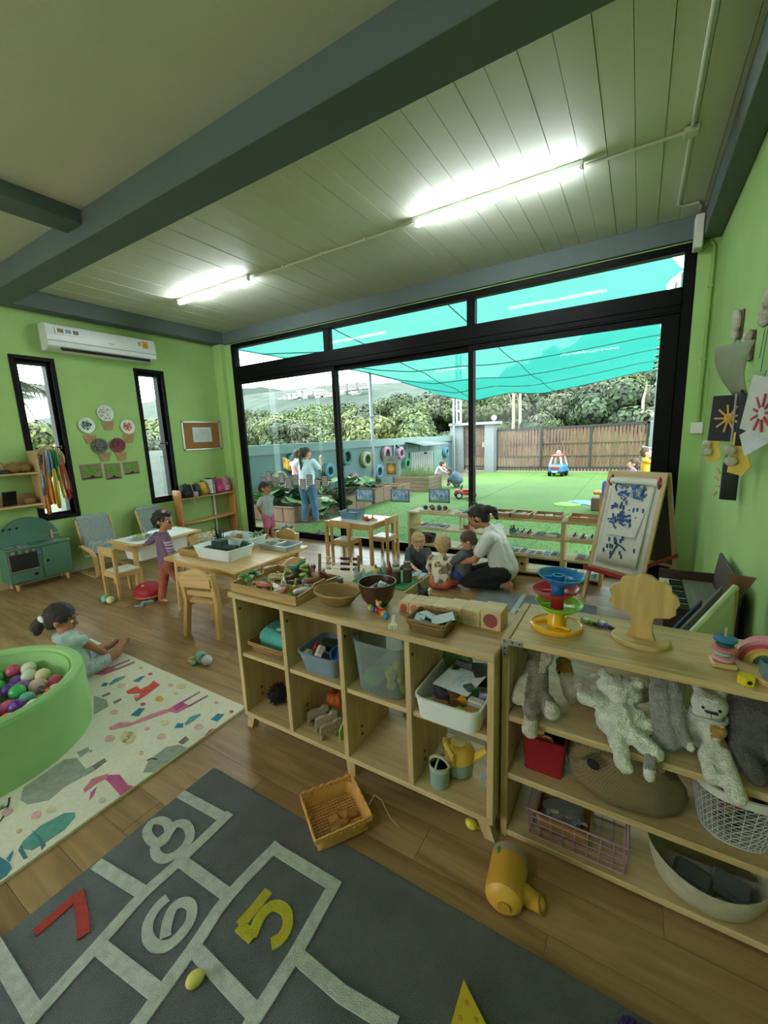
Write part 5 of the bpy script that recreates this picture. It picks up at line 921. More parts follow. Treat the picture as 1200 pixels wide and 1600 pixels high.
# people in the yard
WJ = std((-.25, 1), 1.47, face=(.35, .95, 0), head=(.0, .03, 1.345), elL=(-.24, .12, .93), wrL=(-.16, .24, 1.02), hdL=(.8, .4, .2), elR=(.25, .10, 1.02), wrR=(.15, .23, 1.20), hdR=(.0, .3, 1), anL=(-.09, -.06, .075), anR=(.12, .05, .075), knL=(-.08, -.01, .39), knR=(.1, .05, .39))
person('woman with a long dark ponytail in white tee and jeans standing on the turf', (-5.36, 5.98, GZ), WJ, dict(AP, hr=.108, to=.12, th=.095), 'tan', BLK, mt('c3cfdc', .9, c2='b5c3d2', vs=5), mt('4f6d8c', .9, c2='3f5a78', vs=6), vox=.013, sleeve=.7, leg=.96, hairs='longpony', cl=1.12)
def flag(t, hp, J):
    pass
person('child with brown hair in white and pink carried on the arm of the woman', (-5.66, 6.02, GZ), dict(pel=(0, 0, .93), che=(0, .0, 1.1), neck=(.02, .0, 1.2), head=(.05, .02, 1.32), face=(-.3, .9, 0), shR=(.1, .0, 1.16), shL=(-.11, 0, 1.15), elR=(.16, .1, 1.08), wrR=(.16, .18, 1.12), elL=(-.2, .02, 1.05), wrL=(-.22, .02, 1.16), hdL=(-.1, 0, 1), hipR=(.05, .03, .92), hipL=(-.05, .03, .92), knR=(.12, .16, .86), knL=(-.1, .18, .86), anR=(.12, .16, .68), anL=(-.1, .2, .68), tdR=(0, 1, -.5), tdL=(0, 1, -.5)), dict(KP, hr=.09), 'fair', BRN, mt('e3d5d6', .9, c2='cf7f92', vs=7), mt('d9dde2', .9), vox=.011, sleeve=1.6, leg=.8, hairs='short')
person('child in a pale pink top leaning over beside the white slat gate', (-5.08, 11.6, GZ), std((.9, .3), .92, pel=(-.1, 0, .42), che=(-.02, 0, .56), neck=(.05, 0, .62), head=(.10, .02, .70), shR=(.02, -.1, .62), shL=(.02, .1, .62), elR=(.14, -.1, .5), wrR=(.24, -.06, .46), elL=(.14, .1, .52), wrL=(.25, .06, .48), hipR=(-.1, -.06, .4), hipL=(-.1, .06, .4)), KP, 'fair', BRN, mt('dfc0c8', .9, c2='d0aab5', vs=8), mt('9fb0b8', .9), vox=.012, sleeve=1.7, hairs='short')
person('person in dark blue crouching on the turf beside the pink child', (-4.62, 11.75, GZ), dict(pel=(.1, 0, .22), che=(-.02, 0, .36), neck=(-.12, -.0, .42), head=(-.2, -.02, .46), face=(-.9, -.1, -.5), shR=(-.05, .13, .38), shL=(-.05, -.13, .38), elR=(-.17, .15, .24), wrR=(-.22, .08, .12), elL=(-.17, -.15, .24), wrL=(-.22, -.08, .12), hipR=(.08, .08, .2), hipL=(.08, -.08, .2), knR=(-.1, .12, .26), knL=(-.1, -.12, .26), anR=(.04, .1, .05), anL=(.04, -.1, .05), tdR=(-1, 0, -.1), tdL=(-1, 0, -.1)), dict(AP, hr=.1, to=.11), 'tan', DBR, mt('56697c', .9, c2='495a6c', vs=6), mt('4a5560', .9), vox=.014, sleeve=1.5, hairs='short')
person('boy in a yellow tee standing on the play steps by the far pole', (.145, 9.4, .28), std((.8, -.2), .86, face=(.9, -.1, .2), elR=(.16, -.1, .56), wrR=(.27, -.06, .58), hdR=(1, 0, .1)), KP, 'fair', BRN, mt('e0ac35', .9), mt('5a5a58', .9), vox=.011, sleeve=.8, leg=.5, hairs='short')
person('child with brown hair in a purple top seen in profile above the easel', (-.045, 9.0, .12), std((-.9, -.3), .84, face=(-.95, -.1, .1)), KP, 'fair', BRN, mt('8f86c8', .9), mt('555f77', .9), vox=.011, sleeve=.8, leg=.5, hairs='short')
def hood(t, hp, J):
    remesh(G().ell(hp(0, -.15, .2), .125, 14, 10).cone(hp(0, -.4, -.6), hp(0, -.2, -1.2), .09, .1), 'hood', mt('e6ae2c', .7, c2='d39a20', vs=8), .012, t, 3)
person('child in a yellow hooded raincoat beside the play slide', (.335, 8.9, .18), std((-.6, .8), .88, face=(-.5, .85, 0)), KP, 'fair', BRN, mt('e3aa2a', .7), mt('d8a028', .7), vox=.011, sleeve=1.6, leg=.6, hairs='short', extra=hood, cl=1.3)
person('small dark-haired child half hidden between the easel and the door frame', (.40, 8.2, GZ), std((-.8, -.4), .86, face=(-.9, -.3, 0)), KP, 'fair', BLK, mt('e2dcd8', .9), mt('6a7078', .9), vox=.012, sleeve=.7, leg=.5, hairs='short')
# ================================================================ things in and on the cubby shelf
def tub(name, label, cat, loc, w_, d_, h, mat, taper=.86, r=.03, th=.004, rz=0, rim=.008, group=None, parts=True):
    """open container: outer wall, rolled rim, inner wall and floor"""
    t = thing(name, label, cat, loc, rz, group); o = lambda k, z, e=0: [(x, y, z) for x, y in rrect(w_*k-2*e, d_*k-2*e, max(r*k-e, .004))]
    G().loft([o(taper, 0), o(1, h), o(1, h, th), o(taper, th, th)]).ob('tub', mat, t)
    if rim: G().loft([o(1, h-rim, -.004), o(1, h, -.004), o(1, h+.001, th), o(1, h-rim, 0)], closed=True).ob('rim', mat, t)
    return t
def basket(name, label, loc, w_, d_, h, mat, rimmat, taper=.85, r=.03, rz=0, n=22, group=None):
    t = thing(name, label, 'basket', loc, rz, group); o = lambda k, z, e=0: [(x, y, z) for x, y in rrect(w_*k-2*e, d_*k-2*e, max(r-e, .004), 5)]
    lv = max(3, int(h/.009)); rg = [o(taper+(1-taper)*i/lv+(.006 if i % 2 else 0), h*i/lv) for i in range(lv+1)]; G().loft(rg+[o(1, h, .006), o(taper, .006, .006)]).ob('weave', mat, t, smooth=60)
    p = o(1.01, h); g = G(); g.tube([(x, y, z+.003*sin(i*2.6)) for i, (x, y, z) in enumerate(p)], .006, 6, cyc=True); g.tube([(x, y, z-.012+.002*cos(i*2.6)) for i, (x, y, z) in enumerate(p)], .004, 5, cyc=True); g.ob('rim', rimmat, t)
    return t
def block(name, label, cat, loc, sz, mat, rz=0, bev=.003, group=None, rot=None):
    return G().box((0, 0, sz[2]/2), sz, bev=bev).thin(name, mat, label, cat, group, loc, rot or (0, 0, rz))
WK = weave('b08a52', '6f5128', 70); WKR = mt('a37d47', .8, bump=.4, bs=80); TEAL = mt('4fa79c', .75, c2='428f88', vs=8, bump=.2, bs=40)
basket('wicker_basket', 'low pale wicker basket holding a folded teal cloth bag in the cubby', (-1.565, 1.45, .4575), .27, .23, .06, WK, WKR)
t = thing('cloth_bag', 'folded teal cloth bag with a small pale emblem in the wicker basket', 'bag', (-1.545, 1.46, .468))
g = G()
for k, z in enumerate((0, .045, .09)): g.grid(lambda u, v: (-.11+.22*u, -.085+.17*v, z+.03+.012*sin(5*u+k)*sin(4*v)+.03*k*(u-.3)*.6), 10, 8)
rg = [[(x, y, z+.012*sin(x*40)*sin(y*30)) for x, y in rrect(a, b, .03)] for a, b, z in ((.2, .15, 0), (.225, .18, .03), (.215, .175, .055), (.225, .18, .07), (.21, .17, .10), (.17, .13, .118))]; G().loft(rg).ob('folded_cloth', TEAL, t, smooth=80)
G().ell((.02, -.05, .122), (.022, .016, .004), 10, 6).ob('emblem', mt('c9d6c6', .8), t); G().loft([[(x+.05, y+.02, z) for x, y in rrect(a, b, .02)] for a, b, z in ((.13, .1, .112), (.1, .08, .15), (.05, .04, .165))]).ob('fold', mt('2f6d55', .8), t, smooth=80)
g = G(); q = random.Random(3)
for i in range(420):
    d = Vector((q.gauss(0, 1), q.gauss(0, 1), q.gauss(0, 1))).normalized(); g.tube([d*.02, d*.066*q.uniform(.8, 1.05)], [.004, .001], 3)
g.ell((0, 0, 0), .05, 12, 8); g.thin('pompom', mt('16151a', .95), 'black fuzzy pompom ball in the lower cubby cell', 'pompom', loc=(-1.605, 1.43, .186))
t = tub('storage_bin', 'blue-grey plastic bin of mixed toys in the upper second cubby', 'storage bin', (-1.222, 1.432, .4575), .235, .215, .105, mt('7d93a0', .3, alpha=.93), .8, .035); 
TG_ = 'toys in the blue-grey bin'
block('toy_truck', 'red and white toy truck cab in the blue-grey bin', 'toy', (-1.24, 1.37, .535), (.04, .07, .045), mt('e6e2dc', .4), .5, .008, TG_, (.3, .5, .5)); block('toy_block', 'dark red toy block in the blue-grey bin', 'toy', (-1.27, 1.40, .545), (.04, .04, .035), mt('9c2430', .4), .5, .006, TG_, (.3, .4, .4))
block('toy_case', 'dark green toy case in the blue-grey bin', 'toy', (-1.25, 1.46, .53), (.09, .05, .06), mt('24342c', .5), .3, .01, TG_, (.5, .2, .6)); G().lathe([(.045, 0), (.045, .05), (.04, .055), (.04, .01), (0, .01)], 20).thin('toy_bucket', mt('2f7fc0', .35), 'bright blue toy bucket in the blue-grey bin', 'toy', TG_, (-1.145, 1.42, .52), (.5, .3, 0))
block('toy_wheelbase', 'black toy chassis in the blue-grey bin', 'toy', (-1.19, 1.36, .53), (.06, .035, .03), mt('2a2426', .5), .2, .008, TG_, (.2, .3, -.4)); block('toy_figure', 'beige toy figure in the blue-grey bin', 'toy', (-1.29, 1.355, .52), (.045, .05, .04), mt('c0b5a0', .6), .2, .012, TG_)
t = thing('picture_card', 'white card printed with a red outline standing behind the toys', 'card', (-1.135, 1.54, .53), (radians(-12), 0, .1)); G().bb(-.05, .05, -.002, .002, 0, .16).ob('card', mt('e4e4de', .7), t); g = G(); g.tube([(.035*cos(a)*.6+.012, -.004, .08+.045*sin(a)) for a in [2*pi*i/14 for i in range(14)]], .004, 5, cyc=True); g.tube([(-.02, -.004, .03), (.0, -.004, .06), (.02, -.004, .12)], .004, 5); g.ob('drawing', mt('b03040', .6), t)
# pumpkin and wooden animals
t = thing('pumpkin', 'small orange felt pumpkin behind wooden animals in the lower second cubby', 'pumpkin', (-1.295, 1.55, .118)); g = G()
for k in range(9): a = 2*pi*k/9; g.ell((.028*cos(a), .028*sin(a), .055), (.03, .03, .055), 10, 8)
g.ob('body', mt('d9702c', .7, c2='c85a20', vs=20), t); G().tube([(0, 0, .1), (.004, 0, .125), (.015, 0, .13)], .006, 6).ob('stem', LF[2], t)
def wood_animal(loc, rz, lab, mat):
    t = thing('wooden_animal', lab, 'toy animal', loc, rz, 'wooden animals in the lower cubby'); G().prism([(-.05, .03), (-.045, .065), (-.02, .075), (.02, .072), (.04, .085), (.062, .08), (.062, .06), (.045, .05), (.045, .03)], .02, 0, TM((0, .01, 0), (pi/2, 0, 0))).ob('body', mat, t)
    for x in (-.038, .03): G().box((x, 0, .015), (.018, .02, .04), bev=.004).ob('leg', mat, t)
    for x in (-.035, .033): G().lathe([(.012, -.015), (.012, .015)], 12, M=TM((x, 0, .012), (pi/2, 0, 0))).ob('wheel', mt('8d7a66', .5), t)
WA = [wood('a89a86', '8a7c6a', 0, 2), wood('b9ab96', '94866f', 0, 2)]
wood_animal((-1.325, 1.42, .118), .9, 'grey wooden wheeled animal nearest the divider in the lower cubby', WA[0]); wood_animal((-1.255, 1.40, .118), .9, 'pale wooden wheeled animal in the middle of three in the lower cubby', WA[1]); wood_animal((-1.20, 1.37, .118), 1.0, 'small wooden wheeled animal next to the green leaf board', WA[0])
for k, (x, y, a, c, lab) in enumerate(((-1.135, 1.40, 1.3, '8bb03c', 'lime green wooden leaf board standing in the lower cubby'), (-1.262, 1.48, .2, '4d7a34', 'dark green wooden leaf in front of the felt pumpkin'))):
    G().prism([(-.03, 0), (-.034, .05), (0, .1 if k == 0 else .07), (.034, .05), (.03, 0)], .008, 0, TM((0, 0, 0), (pi/2, 0, 0))).thin('leaf_board', mt(c, .6), lab, 'toy', None, (x, y, .116), (0, 0, a))
# clear bin with yellow fruit
CLR = clearmat('e4ecea', tint=.22, rough=.2)
t = tub('clear_bin', 'tall clear plastic bin with yellow toy fruit in the upper third cubby', 'storage bin', (-.889, 1.445, .4575), .262, .235, .235, CLR, .86, .05, .003)
q = random.Random(2); FR = 'yellow toy fruit in the clear bin'; fm = G().ell((0, 0, 0), (.02, .02, .026), 10, 8).mesh('toy_fruit', mt('d9c92e', .4))
for i in range(16):
    o = bpy.data.objects.new('toy_fruit', fm); COL.objects.link(o); o.location = (-.85+q.uniform(-.05, .06), 1.385+.03*(i % 3)+q.uniform(0, .02), .485+.034*(i//5)); o.rotation_euler = (q.uniform(0, 3), q.uniform(0, 3), 0); o['label'] = 'yellow toy lemon in a heap inside the clear bin'; o['category'] = 'toy fruit'; o['group'] = FR
G().ell((0, 0, 0), (.05, .05, .035), 12, 8).thin('toy_cabbage', mt('7fae5a', .6, bump=.5, bs=40), 'pale green toy cabbage beside the yellow lemons in the clear bin', 'toy fruit', None, (-.945, 1.40, .50))
t = thing('plastic_bag', 'small clear bag with a red-orange toy hooked on the clear bin', 'bag', (-.80, 1.50, .63)); remesh(G().ell((0, 0, .02), (.05, .04, .045), 12, 8).cone((0, 0, .05), (-.02, 0, .1), .02, .01), 'film', clearmat('eef0ee', tint=.12, rough=.1), .006, t, 2, .006, 60); G().ell((.005, -.01, .01), (.036, .028, .022), 10, 8).ob('contents', mt('d2452c', .5), t); G().ell((-.01, .0, .04), (.03, .022, .02), 10, 8).ob('contents', mt('4d3a52', .5), t)
# white bin with blocks
t = tub('white_bin', 'white plastic bin of toy blocks jutting out of the upper fourth cubby', 'storage bin', (-.563, 1.455, .4575), .262, .335, .095, mt('dfe2de', .4, var=.03), .93, .04, .004)
BG = 'blocks in the white bin'
for x, y, z, s, c, r, lab in ((-.60, 1.335, .49, (.06, .04, .035), 'a5794f', .3, 'tan wooden block near the front rim of the white bin'), (-.555, 1.325, .49, (.055, .04, .03), '9c7048', -.1, 'brown wooden block at the front of the white bin'), (-.55, 1.375, .505, (.05, .05, .04), '7d4f34', .5, 'dark brown wooden block in the white bin'), (-.475, 1.34, .49, (.05, .05, .04), 'b88a5e', .1, 'pale brown cube in the front corner of the white bin'), (-.475, 1.385, .50, (.06, .035, .045), 'd5d8d6', .0, 'white block at the side of the white bin'),
    (-.62, 1.39, .50, (.045, .07, .04), '4a4650', .7, 'charcoal block under the white sheet in the bin'), (-.505, 1.42, .53, (.05, .05, .04), '2c4a38', .9, 'dark green block beside the white sheet in the bin'), (-.50, 1.54, .53, (.08, .08, .06), '232225', .5, 'black box tilted at the back of the white bin'), (-.58, 1.56, .50, (.10, .06, .07), '232a26', .1, 'black and green box at the back of the white bin')):
    block('toy_block', lab, 'toy block', (x, y, z), s, mt(c, .55, var=.1), r, .004, BG, (.2*(s[0] > .06), .1, r))
for x, y, z, r, lab in ((-.645, 1.335, .505, .0, 'lime green toy pear in the corner of the white bin'), (-.515, 1.305+.025, .51, .6, 'lime green toy half pear at the front of the white bin')): t = thing('toy_pear', lab, 'toy fruit', (x, y, z), r); G().ell((0, 0, 0), (.027, .022, .022), 12, 8).cone((.015, .0, .0), (.04, .01, .01), .017, .01).ob('flesh', mt('a9c23a', .4), t); G().lathe([(.0245, 0), (.0245, .003)], 14, M=TM((-.003, 0, .001), (.5, 0, 0))).ob('rind', mt('8aa82c', .4), t)
G().prism([(-.02, 0), (.02, 0), (0, .035)], .025, 0).thin('toy_wedge', mt('d99a2e', .5), 'small orange toy wedge beside the white sheet in the bin', 'toy block', BG, (-.52, 1.365, .52), (.3, 0, .2))
t = thing('paper_card', 'white card with a faint blue drawing lying on top of the white bin', 'card', (-.565, 1.455, .560), (.14, -.10, -.25)); G().bb(-.085, .085, -.07, .07, 0, .002).ob('sheet', mt('d9e3e4', .7), t); g = G(); q = random.Random(5)
for i in range(14): stroke(g, [(q.uniform(-.02, .05), q.uniform(-.045, .05)), (q.uniform(-.02, .05), q.uniform(-.045, .05))], .002, .0021, .0004)
g.ob('drawing', mt('a9c4cc', .7), t)
t = thing('green_folder', 'folded green and white cloth standing behind the blocks in the bin', 'cloth', (-.63, 1.605, .52), (.1, 0, 0)); G().loft([[(x, y, z) for x, y in rrect(a, .03, .012)] for a, z in ((.13, 0), (.14, .04), (.13, .07), (.11, .078))]).ob('cloth', mt('6f9a6a', .8), t, smooth=70); G().bb(-.05, .05, -.012, .012, .078, .083).ob('hem', WHITE, t)
# watering can, pot and spouted toy
YEL = mt('d8b544', .4, var=.06, vs=4); TE2 = mt('8ba7a0', .45, var=.06, vs=4)
t = thing('watering_can', 'yellow and grey-teal toy watering can in the lower fourth cubby', 'watering can', (-.578, 1.475, .1165), 0)
G().lathe([(.042, 0), (.058, .01), (.066, .05), (.068, .075)], 22).ob('base', TE2, t); G().lathe([(.068, .075), (.067, .1), (.055, .125), (.035, .138), (.03, .138), (.028, .12), (.0, .12)], 22).ob('body', YEL, t)
G().tube([(-.035, -.02, .13), (-.05, -.035, .155), (-.035, -.06, .16), (-.0, -.075, .13), (.0, -.068, .08)], .011, 8).ob('handle', YEL, t); G().cone((.055, .01, .07), (.12, .02, .135), .02, .014).ob('spout', YEL, t); G().lathe([(.013, 0), (.026, .018), (.026, .024), (.0, .026)], 14, M=TM((.118, .02, .132), (0, .75, 0))).ob('rose', mt('a8434c', .5), t); G().lathe([(.032, .14), (.035, .143), (.031, .146)], 18).ob('rim', mt('e4cc72', .4), t)
t = thing('toy_pail', 'small grey-teal lidded pail with a pale strap in the lower fourth cubby', 'pail', (-.623, 1.375, .1155)); G().lathe([(.036, 0), (.04, .006), (.042, .085), (.043, .09), (.038, .09), (.035, .01), (0, .01)], 22).ob('body', TE2, t); G().lathe([(.044, .08), (.045, .1), (.04, .1), (.039, .08)], 22).ob('rim', mt('b9bca6', .5), t)
G().tube([(-.042*cos(a), 0, .092+.034*sin(a)) for a in [pi*i/10 for i in range(11)]], .007, 8).ob('strap', mt('b9ab86', .6), t); G().tube([(0, -.042*cos(a), .092+.03*sin(a)) for a in [pi*i/10 for i in range(11)]], .005, 8).ob('handle', mt('8fa49a', .5), t)
t = thing('toy_scoop', 'pale teal and orange toy scoop behind the side panel in the lower cubby', 'toy', (-.445, 1.455, .1155)); G().prism([(-.02, 0), (.02, 0), (.012, .07), (-.03, .05)], .012, 0, TM((0, 0, 0), (pi/2, 0, .4))).ob('blade', TE2, t); G().ell((.016, -.02, .03), (.022, .014, .03), 12, 8).ob('handle', mt('c98d5e', .5), t)
# ---- on the top
TZ = .7925
t = thing('wooden_tray', 'wooden tray with cut-out handles full of toy animals on the cubby', 'tray', (-1.528, 1.487, TZ), -.0); TW = wood('bd9a63', '99773f', 0)
G().bb(-.225, .225, -.165, .165, 0, .01).ob('base', TW, t)
for s in (-1, 1):
    G().bb(-.225, .225, s*.165-.005, s*.165+.005, 0, .045, bev=.002).ob('side', TW, t)
    pr = [(-.16, 0), (-.16, .045), (-.1, .05), (-.06, .07), (.06, .07), (.1, .05), (.16, .045), (.16, 0), (.05, 0), (.05, .05), (.04, .058), (-.04, .058), (-.05, .05), (-.05, .035), (.0499, .035), (.0499, 0)]
    g = G(); M = TM((s*.225-.005, 0, 0), (pi/2, 0, pi/2)); 
    for poly in ([(-.16, 0), (-.16, .045), (-.1, .05), (-.05, .055), (-.05, 0)], [(.05, 0), (.05, .055), (.1, .05), (.16, .045), (.16, 0)], [(-.05, 0), (-.05, .03), (.05, .03), (.05, 0)], [(-.05, .052), (-.05, .056), (-.04, .068), (.04, .068), (.05, .056), (.05, .052)]): g.prism(poly, .01, 0, M)
    g.ob('end_panel', wood('bd9a63', '99773f', 1), t, smooth=0)
def toy_animal(kind, loc, rz, c, lab, s=1, c2=None):
    g = G(); m2 = 1 if c2 else 0
    if kind == 'croc':
        g.cone((-.05, 0, .014), (.03, 0, .014), .012, .014, 8).cone((.03, 0, .014), (.07, 0, .012), .012, .006, 8).cone((-.05, 0, .014), (-.11, .01, .008), .011, .003, 8)
        for x in (-.03, .02):
            for y in (-1, 1): g.cone((x, y*.01, .012), (x+.005, y*.022, .004), .005, .004, 6)
        for k in range(8): g.box((-.05+.012*k, 0, .027), (.006, .003, .008), m2)
    elif kind == 'dino':
        g.cone((-.02, 0, .045), (.02, 0, .05), .022, .018, 10).cone((.02, 0, .05), (.055, 0, .085), .013, .01, 8).ell((.065, 0, .09), (.018, .012, .012), 8, 6).cone((-.02, 0, .045), (-.08, 0, .02), .018, .003, 8)
        for x in (-.018, .02):
            for y in (-1, 1): g.cone((x, y*.014, .035), (x, y*.016, .006), .009, .007, 6)
    elif kind == 'bird':
        g.cone((-.02, 0, .04), (.018, 0, .045), .02, .014, 10).cone((.015, 0, .05), (.025, 0, .085), .009, .008, 8).ell((.03, 0, .09), .011, 8, 6, m2).cone((.038, 0, .09), (.052, 0, .086), .004, .001, 6).cone((-.02, 0, .05), (-.055, 0, .08), .014, .006, 8)
        for y in (-1, 1): g.cone((0, y*.006, .03), (.002, y*.008, .0), .003, .003, 5)
    elif kind == 'tree':
        g.cone((0, 0, 0), (0, 0, .05), .006, .004, 6)
        for k in range(7): a = k*.9; g.ell((.02*cos(a), .02*sin(a), .055+.006*k), (.018, .018, .012), 8, 6, m2)
    else:
        h = .05 if kind == 'horse' else .034; L_ = .032; g.cone((-L_, 0, h), (L_, 0, h*1.02), .016, .015, 10)
        nz = h*1.75 if kind == 'horse' else h*1.25; g.cone((L_, 0, h+.005), (L_+.018, 0, nz), .01, .008, 8); g.cone((L_+.016, 0, nz), (L_+.04, 0, nz-.012), .01, .006, 8, m2)
        for y in (-1, 1): g.cone((L_+.012, y*.006, nz+.008), (L_+.008, y*.009, nz+.018), .004, .002, 5)
        for x in (-L_+.004, L_-.004):
            for y in (-1, 1): g.cone((x, y*.009, h-.006), (x, y*.010, .004), .006, .0045, 6, m2 if kind == 'cow' else 0)
        g.cone((-L_-.012, 0, h+.004), (-L_-.026, 0, h-.022), .003, .002, 5, m2)
    o = g.thin('toy_animal', [mt(c, .45, var=.15, vs=50)]+([mt(c2, .45)] if c2 else []), lab, 'toy animal', 'toy animals in the wooden tray', loc, rz if isinstance(rz, tuple) else (0, 0, rz)); o.scale = (s, s, s)
AN = [('tree', -1.70, 1.36, 0, '3c8a52', 'green toy palm in the near corner of the animal tray', 1, '4a9c5a'), ('tree', -1.705, 1.42, .4, '2f7a4c', 'dark green toy fern along the near end of the animal tray', 1, '3c8a58'), ('croc', -1.62, 1.52, .9, '3d8f7c', 'teal toy crocodile lying across the animal tray', 1.3, None), ('croc', -1.58, 1.57, .5, '2c6f5c', 'dark teal toy crocodile at the back of the tray', 1.3, None), ('dino', -1.60, 1.61, .3, '2f8066', 'teal toy dinosaur against the back wall of the tray', 1.1, None),
 ('tree', -1.50, 1.61, 0, '5f9a3c', 'light green toy bush at the back of the tray', 1, '86b04a'), ('croc', -1.655, 1.48, 2.2, '9fb5a0', 'pale grey-green toy lizard in the animal tray', .9, None), ('horse', -1.55, 1.45, .4, 'a89a62', 'khaki toy elephant in the middle of the tray', 1.25, None), ('cow', -1.50, 1.39, 2.8, 'ece7de', 'white toy cow with brown legs in the animal tray', 1, '7a4a34'), ('cow', -1.575, 1.375, .2, 'b5643f', 'reddish brown toy calf at the front of the tray', 1, None), ('cow', -1.62, 1.40, 3.5, 'c48a5c', 'tan toy goat at the front of the tray', .9, None), ('cow', -1.455, 1.37, 1.2, 'f0ece6', 'white toy sheep with black face at the front of the tray', .8, '2a2422'),
 ('bird', -1.44, 1.60, -.4, '4a3528', 'dark brown toy turkey at the back of the tray', 1.1, '6a3a2c'), ('horse', -1.37, 1.55, 2.6, '94604a', 'brown toy horse near the far end of the tray', 1.15, '7a4c38'), ('horse', -1.35, 1.50, .9, '8a5a44', 'second brown toy horse near the handle of the tray', 1.05, '3a2a22'), ('cow', -1.45, 1.47, .6, '2f2b2b', 'black and white toy cow in the middle of the tray', 1, 'd9d5cf'), ('tree', -1.435, 1.53, 0, '8fb04a', 'yellow-green toy shrub in the middle of the tray', .8, '9fc05a'), ('cow', -1.42, 1.36, 1.9, 'cc6f60', 'pink toy pig near the front of the tray', .9, None), ('croc', -1.375, 1.375, .8, '86b82e', 'bright lime toy frog near the front of the tray', .8, None), ('cow', -1.335, 1.40, 1.1, 'd8d8d4', 'white and grey toy goat by the handle of the tray', 1, '6f7478'), ('cow', -1.34, 1.45, -.6, '5d6468', 'grey toy donkey by the handle of the tray', 1, 'c9ccce'), ('bird', -1.405, 1.42, 1.5, 'b59a3c', 'mustard toy duck in the tray', .8, None), ('cow', -1.535, 1.53, 1.8, '7a3f38', 'maroon toy bull towards the back of the tray', 1, None), ('cow', -1.665, 1.56, -.5, '6a2f2a', 'dark red toy crab at the near end of the tray', .7, None), ('bird', -1.49, 1.435, 2.2, 'e8e4da', 'white toy goose in the middle of the tray', .9, 'd9a040'), ('cow', -1.41, 1.615, .3, '9c4a44', 'red-brown toy deer at the back of the tray', 1, None)]
for k, x, y, rz, c, lab, s, c2 in AN: toy_animal(k, (x*.94-.0917, y, TZ+.013), rz, c, lab, s*.85, c2)
# oval basket, bowl
t = thing('oval_basket', 'shallow oval wicker basket with a pale ring beside the animal tray', 'basket', (-1.155, 1.435, TZ)); lv = 7
G().lathe([(.06+.055*(i/lv)**.8+(.002 if i % 2 else 0), .06*i/lv) for i in range(lv+1)]+[(.105, .056), (.055, .006), (0, .006)], 30, sy=.72).ob('weave', weave('b99a58', '7a5d2c', 90), t, smooth=60); G().tube([(.117*cos(a), .084*sin(a), .061+.002*sin(9*a)) for a in [2*pi*i/40 for i in range(40)]], .005, 6, cyc=True).ob('rim', WKR, t)
G().lathe([(.022, 0), (.026, .006), (.022, .012), (.008, .012), (.006, .006), (.008, 0), (.022, 0)], 20).thin('wooden_ring', mt('dccfa0', .5), 'pale wooden ring lying in the oval wicker basket', 'ring', None, (-1.185, 1.42, TZ+.011), (.1, 0, 0))
DW = wood('5a3a28', '3d2618', 0, 1, .35)
G().lathe([(.04, 0), (.045, .004), (.07, .04), (.083, .085), (.087, .115), (.083, .115), (.078, .085), (.064, .042), (.03, .014), (0, .012)], 28).thin('dark_bowl', DW, 'dark brown wooden bowl of grey blocks on the cubby', 'bowl', None, (-.972, 1.50, TZ))
q = random.Random(9)
for i, (x, y, lab) in enumerate(((-.985, 1.47, 'pale grey wooden piece at the front of the dark bowl'), (-.95, 1.50, 'white wooden cube on top in the dark bowl'), (-1.0, 1.51, 'grey wooden stick in the dark bowl'), (-.94, 1.53, 'grey wooden wedge at the side of the dark bowl'), (-.97, 1.54, 'grey wooden disc at the back of the dark bowl'))): block('bowl_block', lab, 'toy block', (x, y, TZ+.07+(.02 if i == 1 else 0)), (.035, .03, .022) if i != 2 else (.06, .018, .016), mt(('9aa09c', 'd6d8d0', '7d8480', '8c918e', 'a5a9a4')[i], .6), q.uniform(0, 3), .003, 'grey blocks in the dark bowl', (q.uniform(-.4, .4), q.uniform(-.4, .4), q.uniform(0, 3)))
# bead caterpillar, bear, fork
t = thing('bead_caterpillar', 'string of bright wooden beads shaped as a caterpillar on the cubby', 'toy', (-.915, 1.405, TZ)); g = G(); bx_ = [(-.055, .03), (-.035, .022), (-.012, .02), (.012, .012), (.032, -.002), (.052, -.012)]
g.tube([(x, y, .014) for x, y in bx_], .003, 5); g.ob('string', mt('c9b88a', .8), t)
for (x, y), c in zip(bx_, ('c9c03a', '2f6f9c', 'b02a30', 'c23a30', 'd3a32c', '2f78b0')): G().ell((x, y, .014), .0145, 12, 8).ob('bead', mt(c, .35), t)
t = thing('wooden_bear', 'tiny wooden bear figure standing in front of the dark bowl', 'toy', (-.925, 1.432, TZ)); NWD = wood('d0ad80', 'b8925f', 2, 2); G().ell((0, 0, .016), (.013, .012, .016), 10, 8).ell((0, 0, .04), .013, 10, 8).ell((-.011, 0, .051), .006, 8, 6).ell((.011, 0, .051), .006, 8, 6).cone((.01, -.004, .02), (.024, -.01, .024), .006, .007, 6).ob('body', NWD, t)
t = thing('wooden_fork', 'wooden toy serving fork lying on the cubby top', 'fork', (-.826, 1.385, TZ), radians(-62)); FWm = mt('ece6d4', .6)
G().bb(-.055, .03, -.008, .008, 0, .006, bev=.002).ob('handle', FWm, t); G().prism([(.03-.002, -.008), (.04, -.017), (.055, -.018), (.055, .018), (.04, .017), (.028, .008)], .006).ob('head', FWm, t)
for y in (-.014, -.005, .005, .014): G().bb(-.057-.0+.11, .075, y-.003, y+.003, 0, .006).ob('tine', FWm, t)
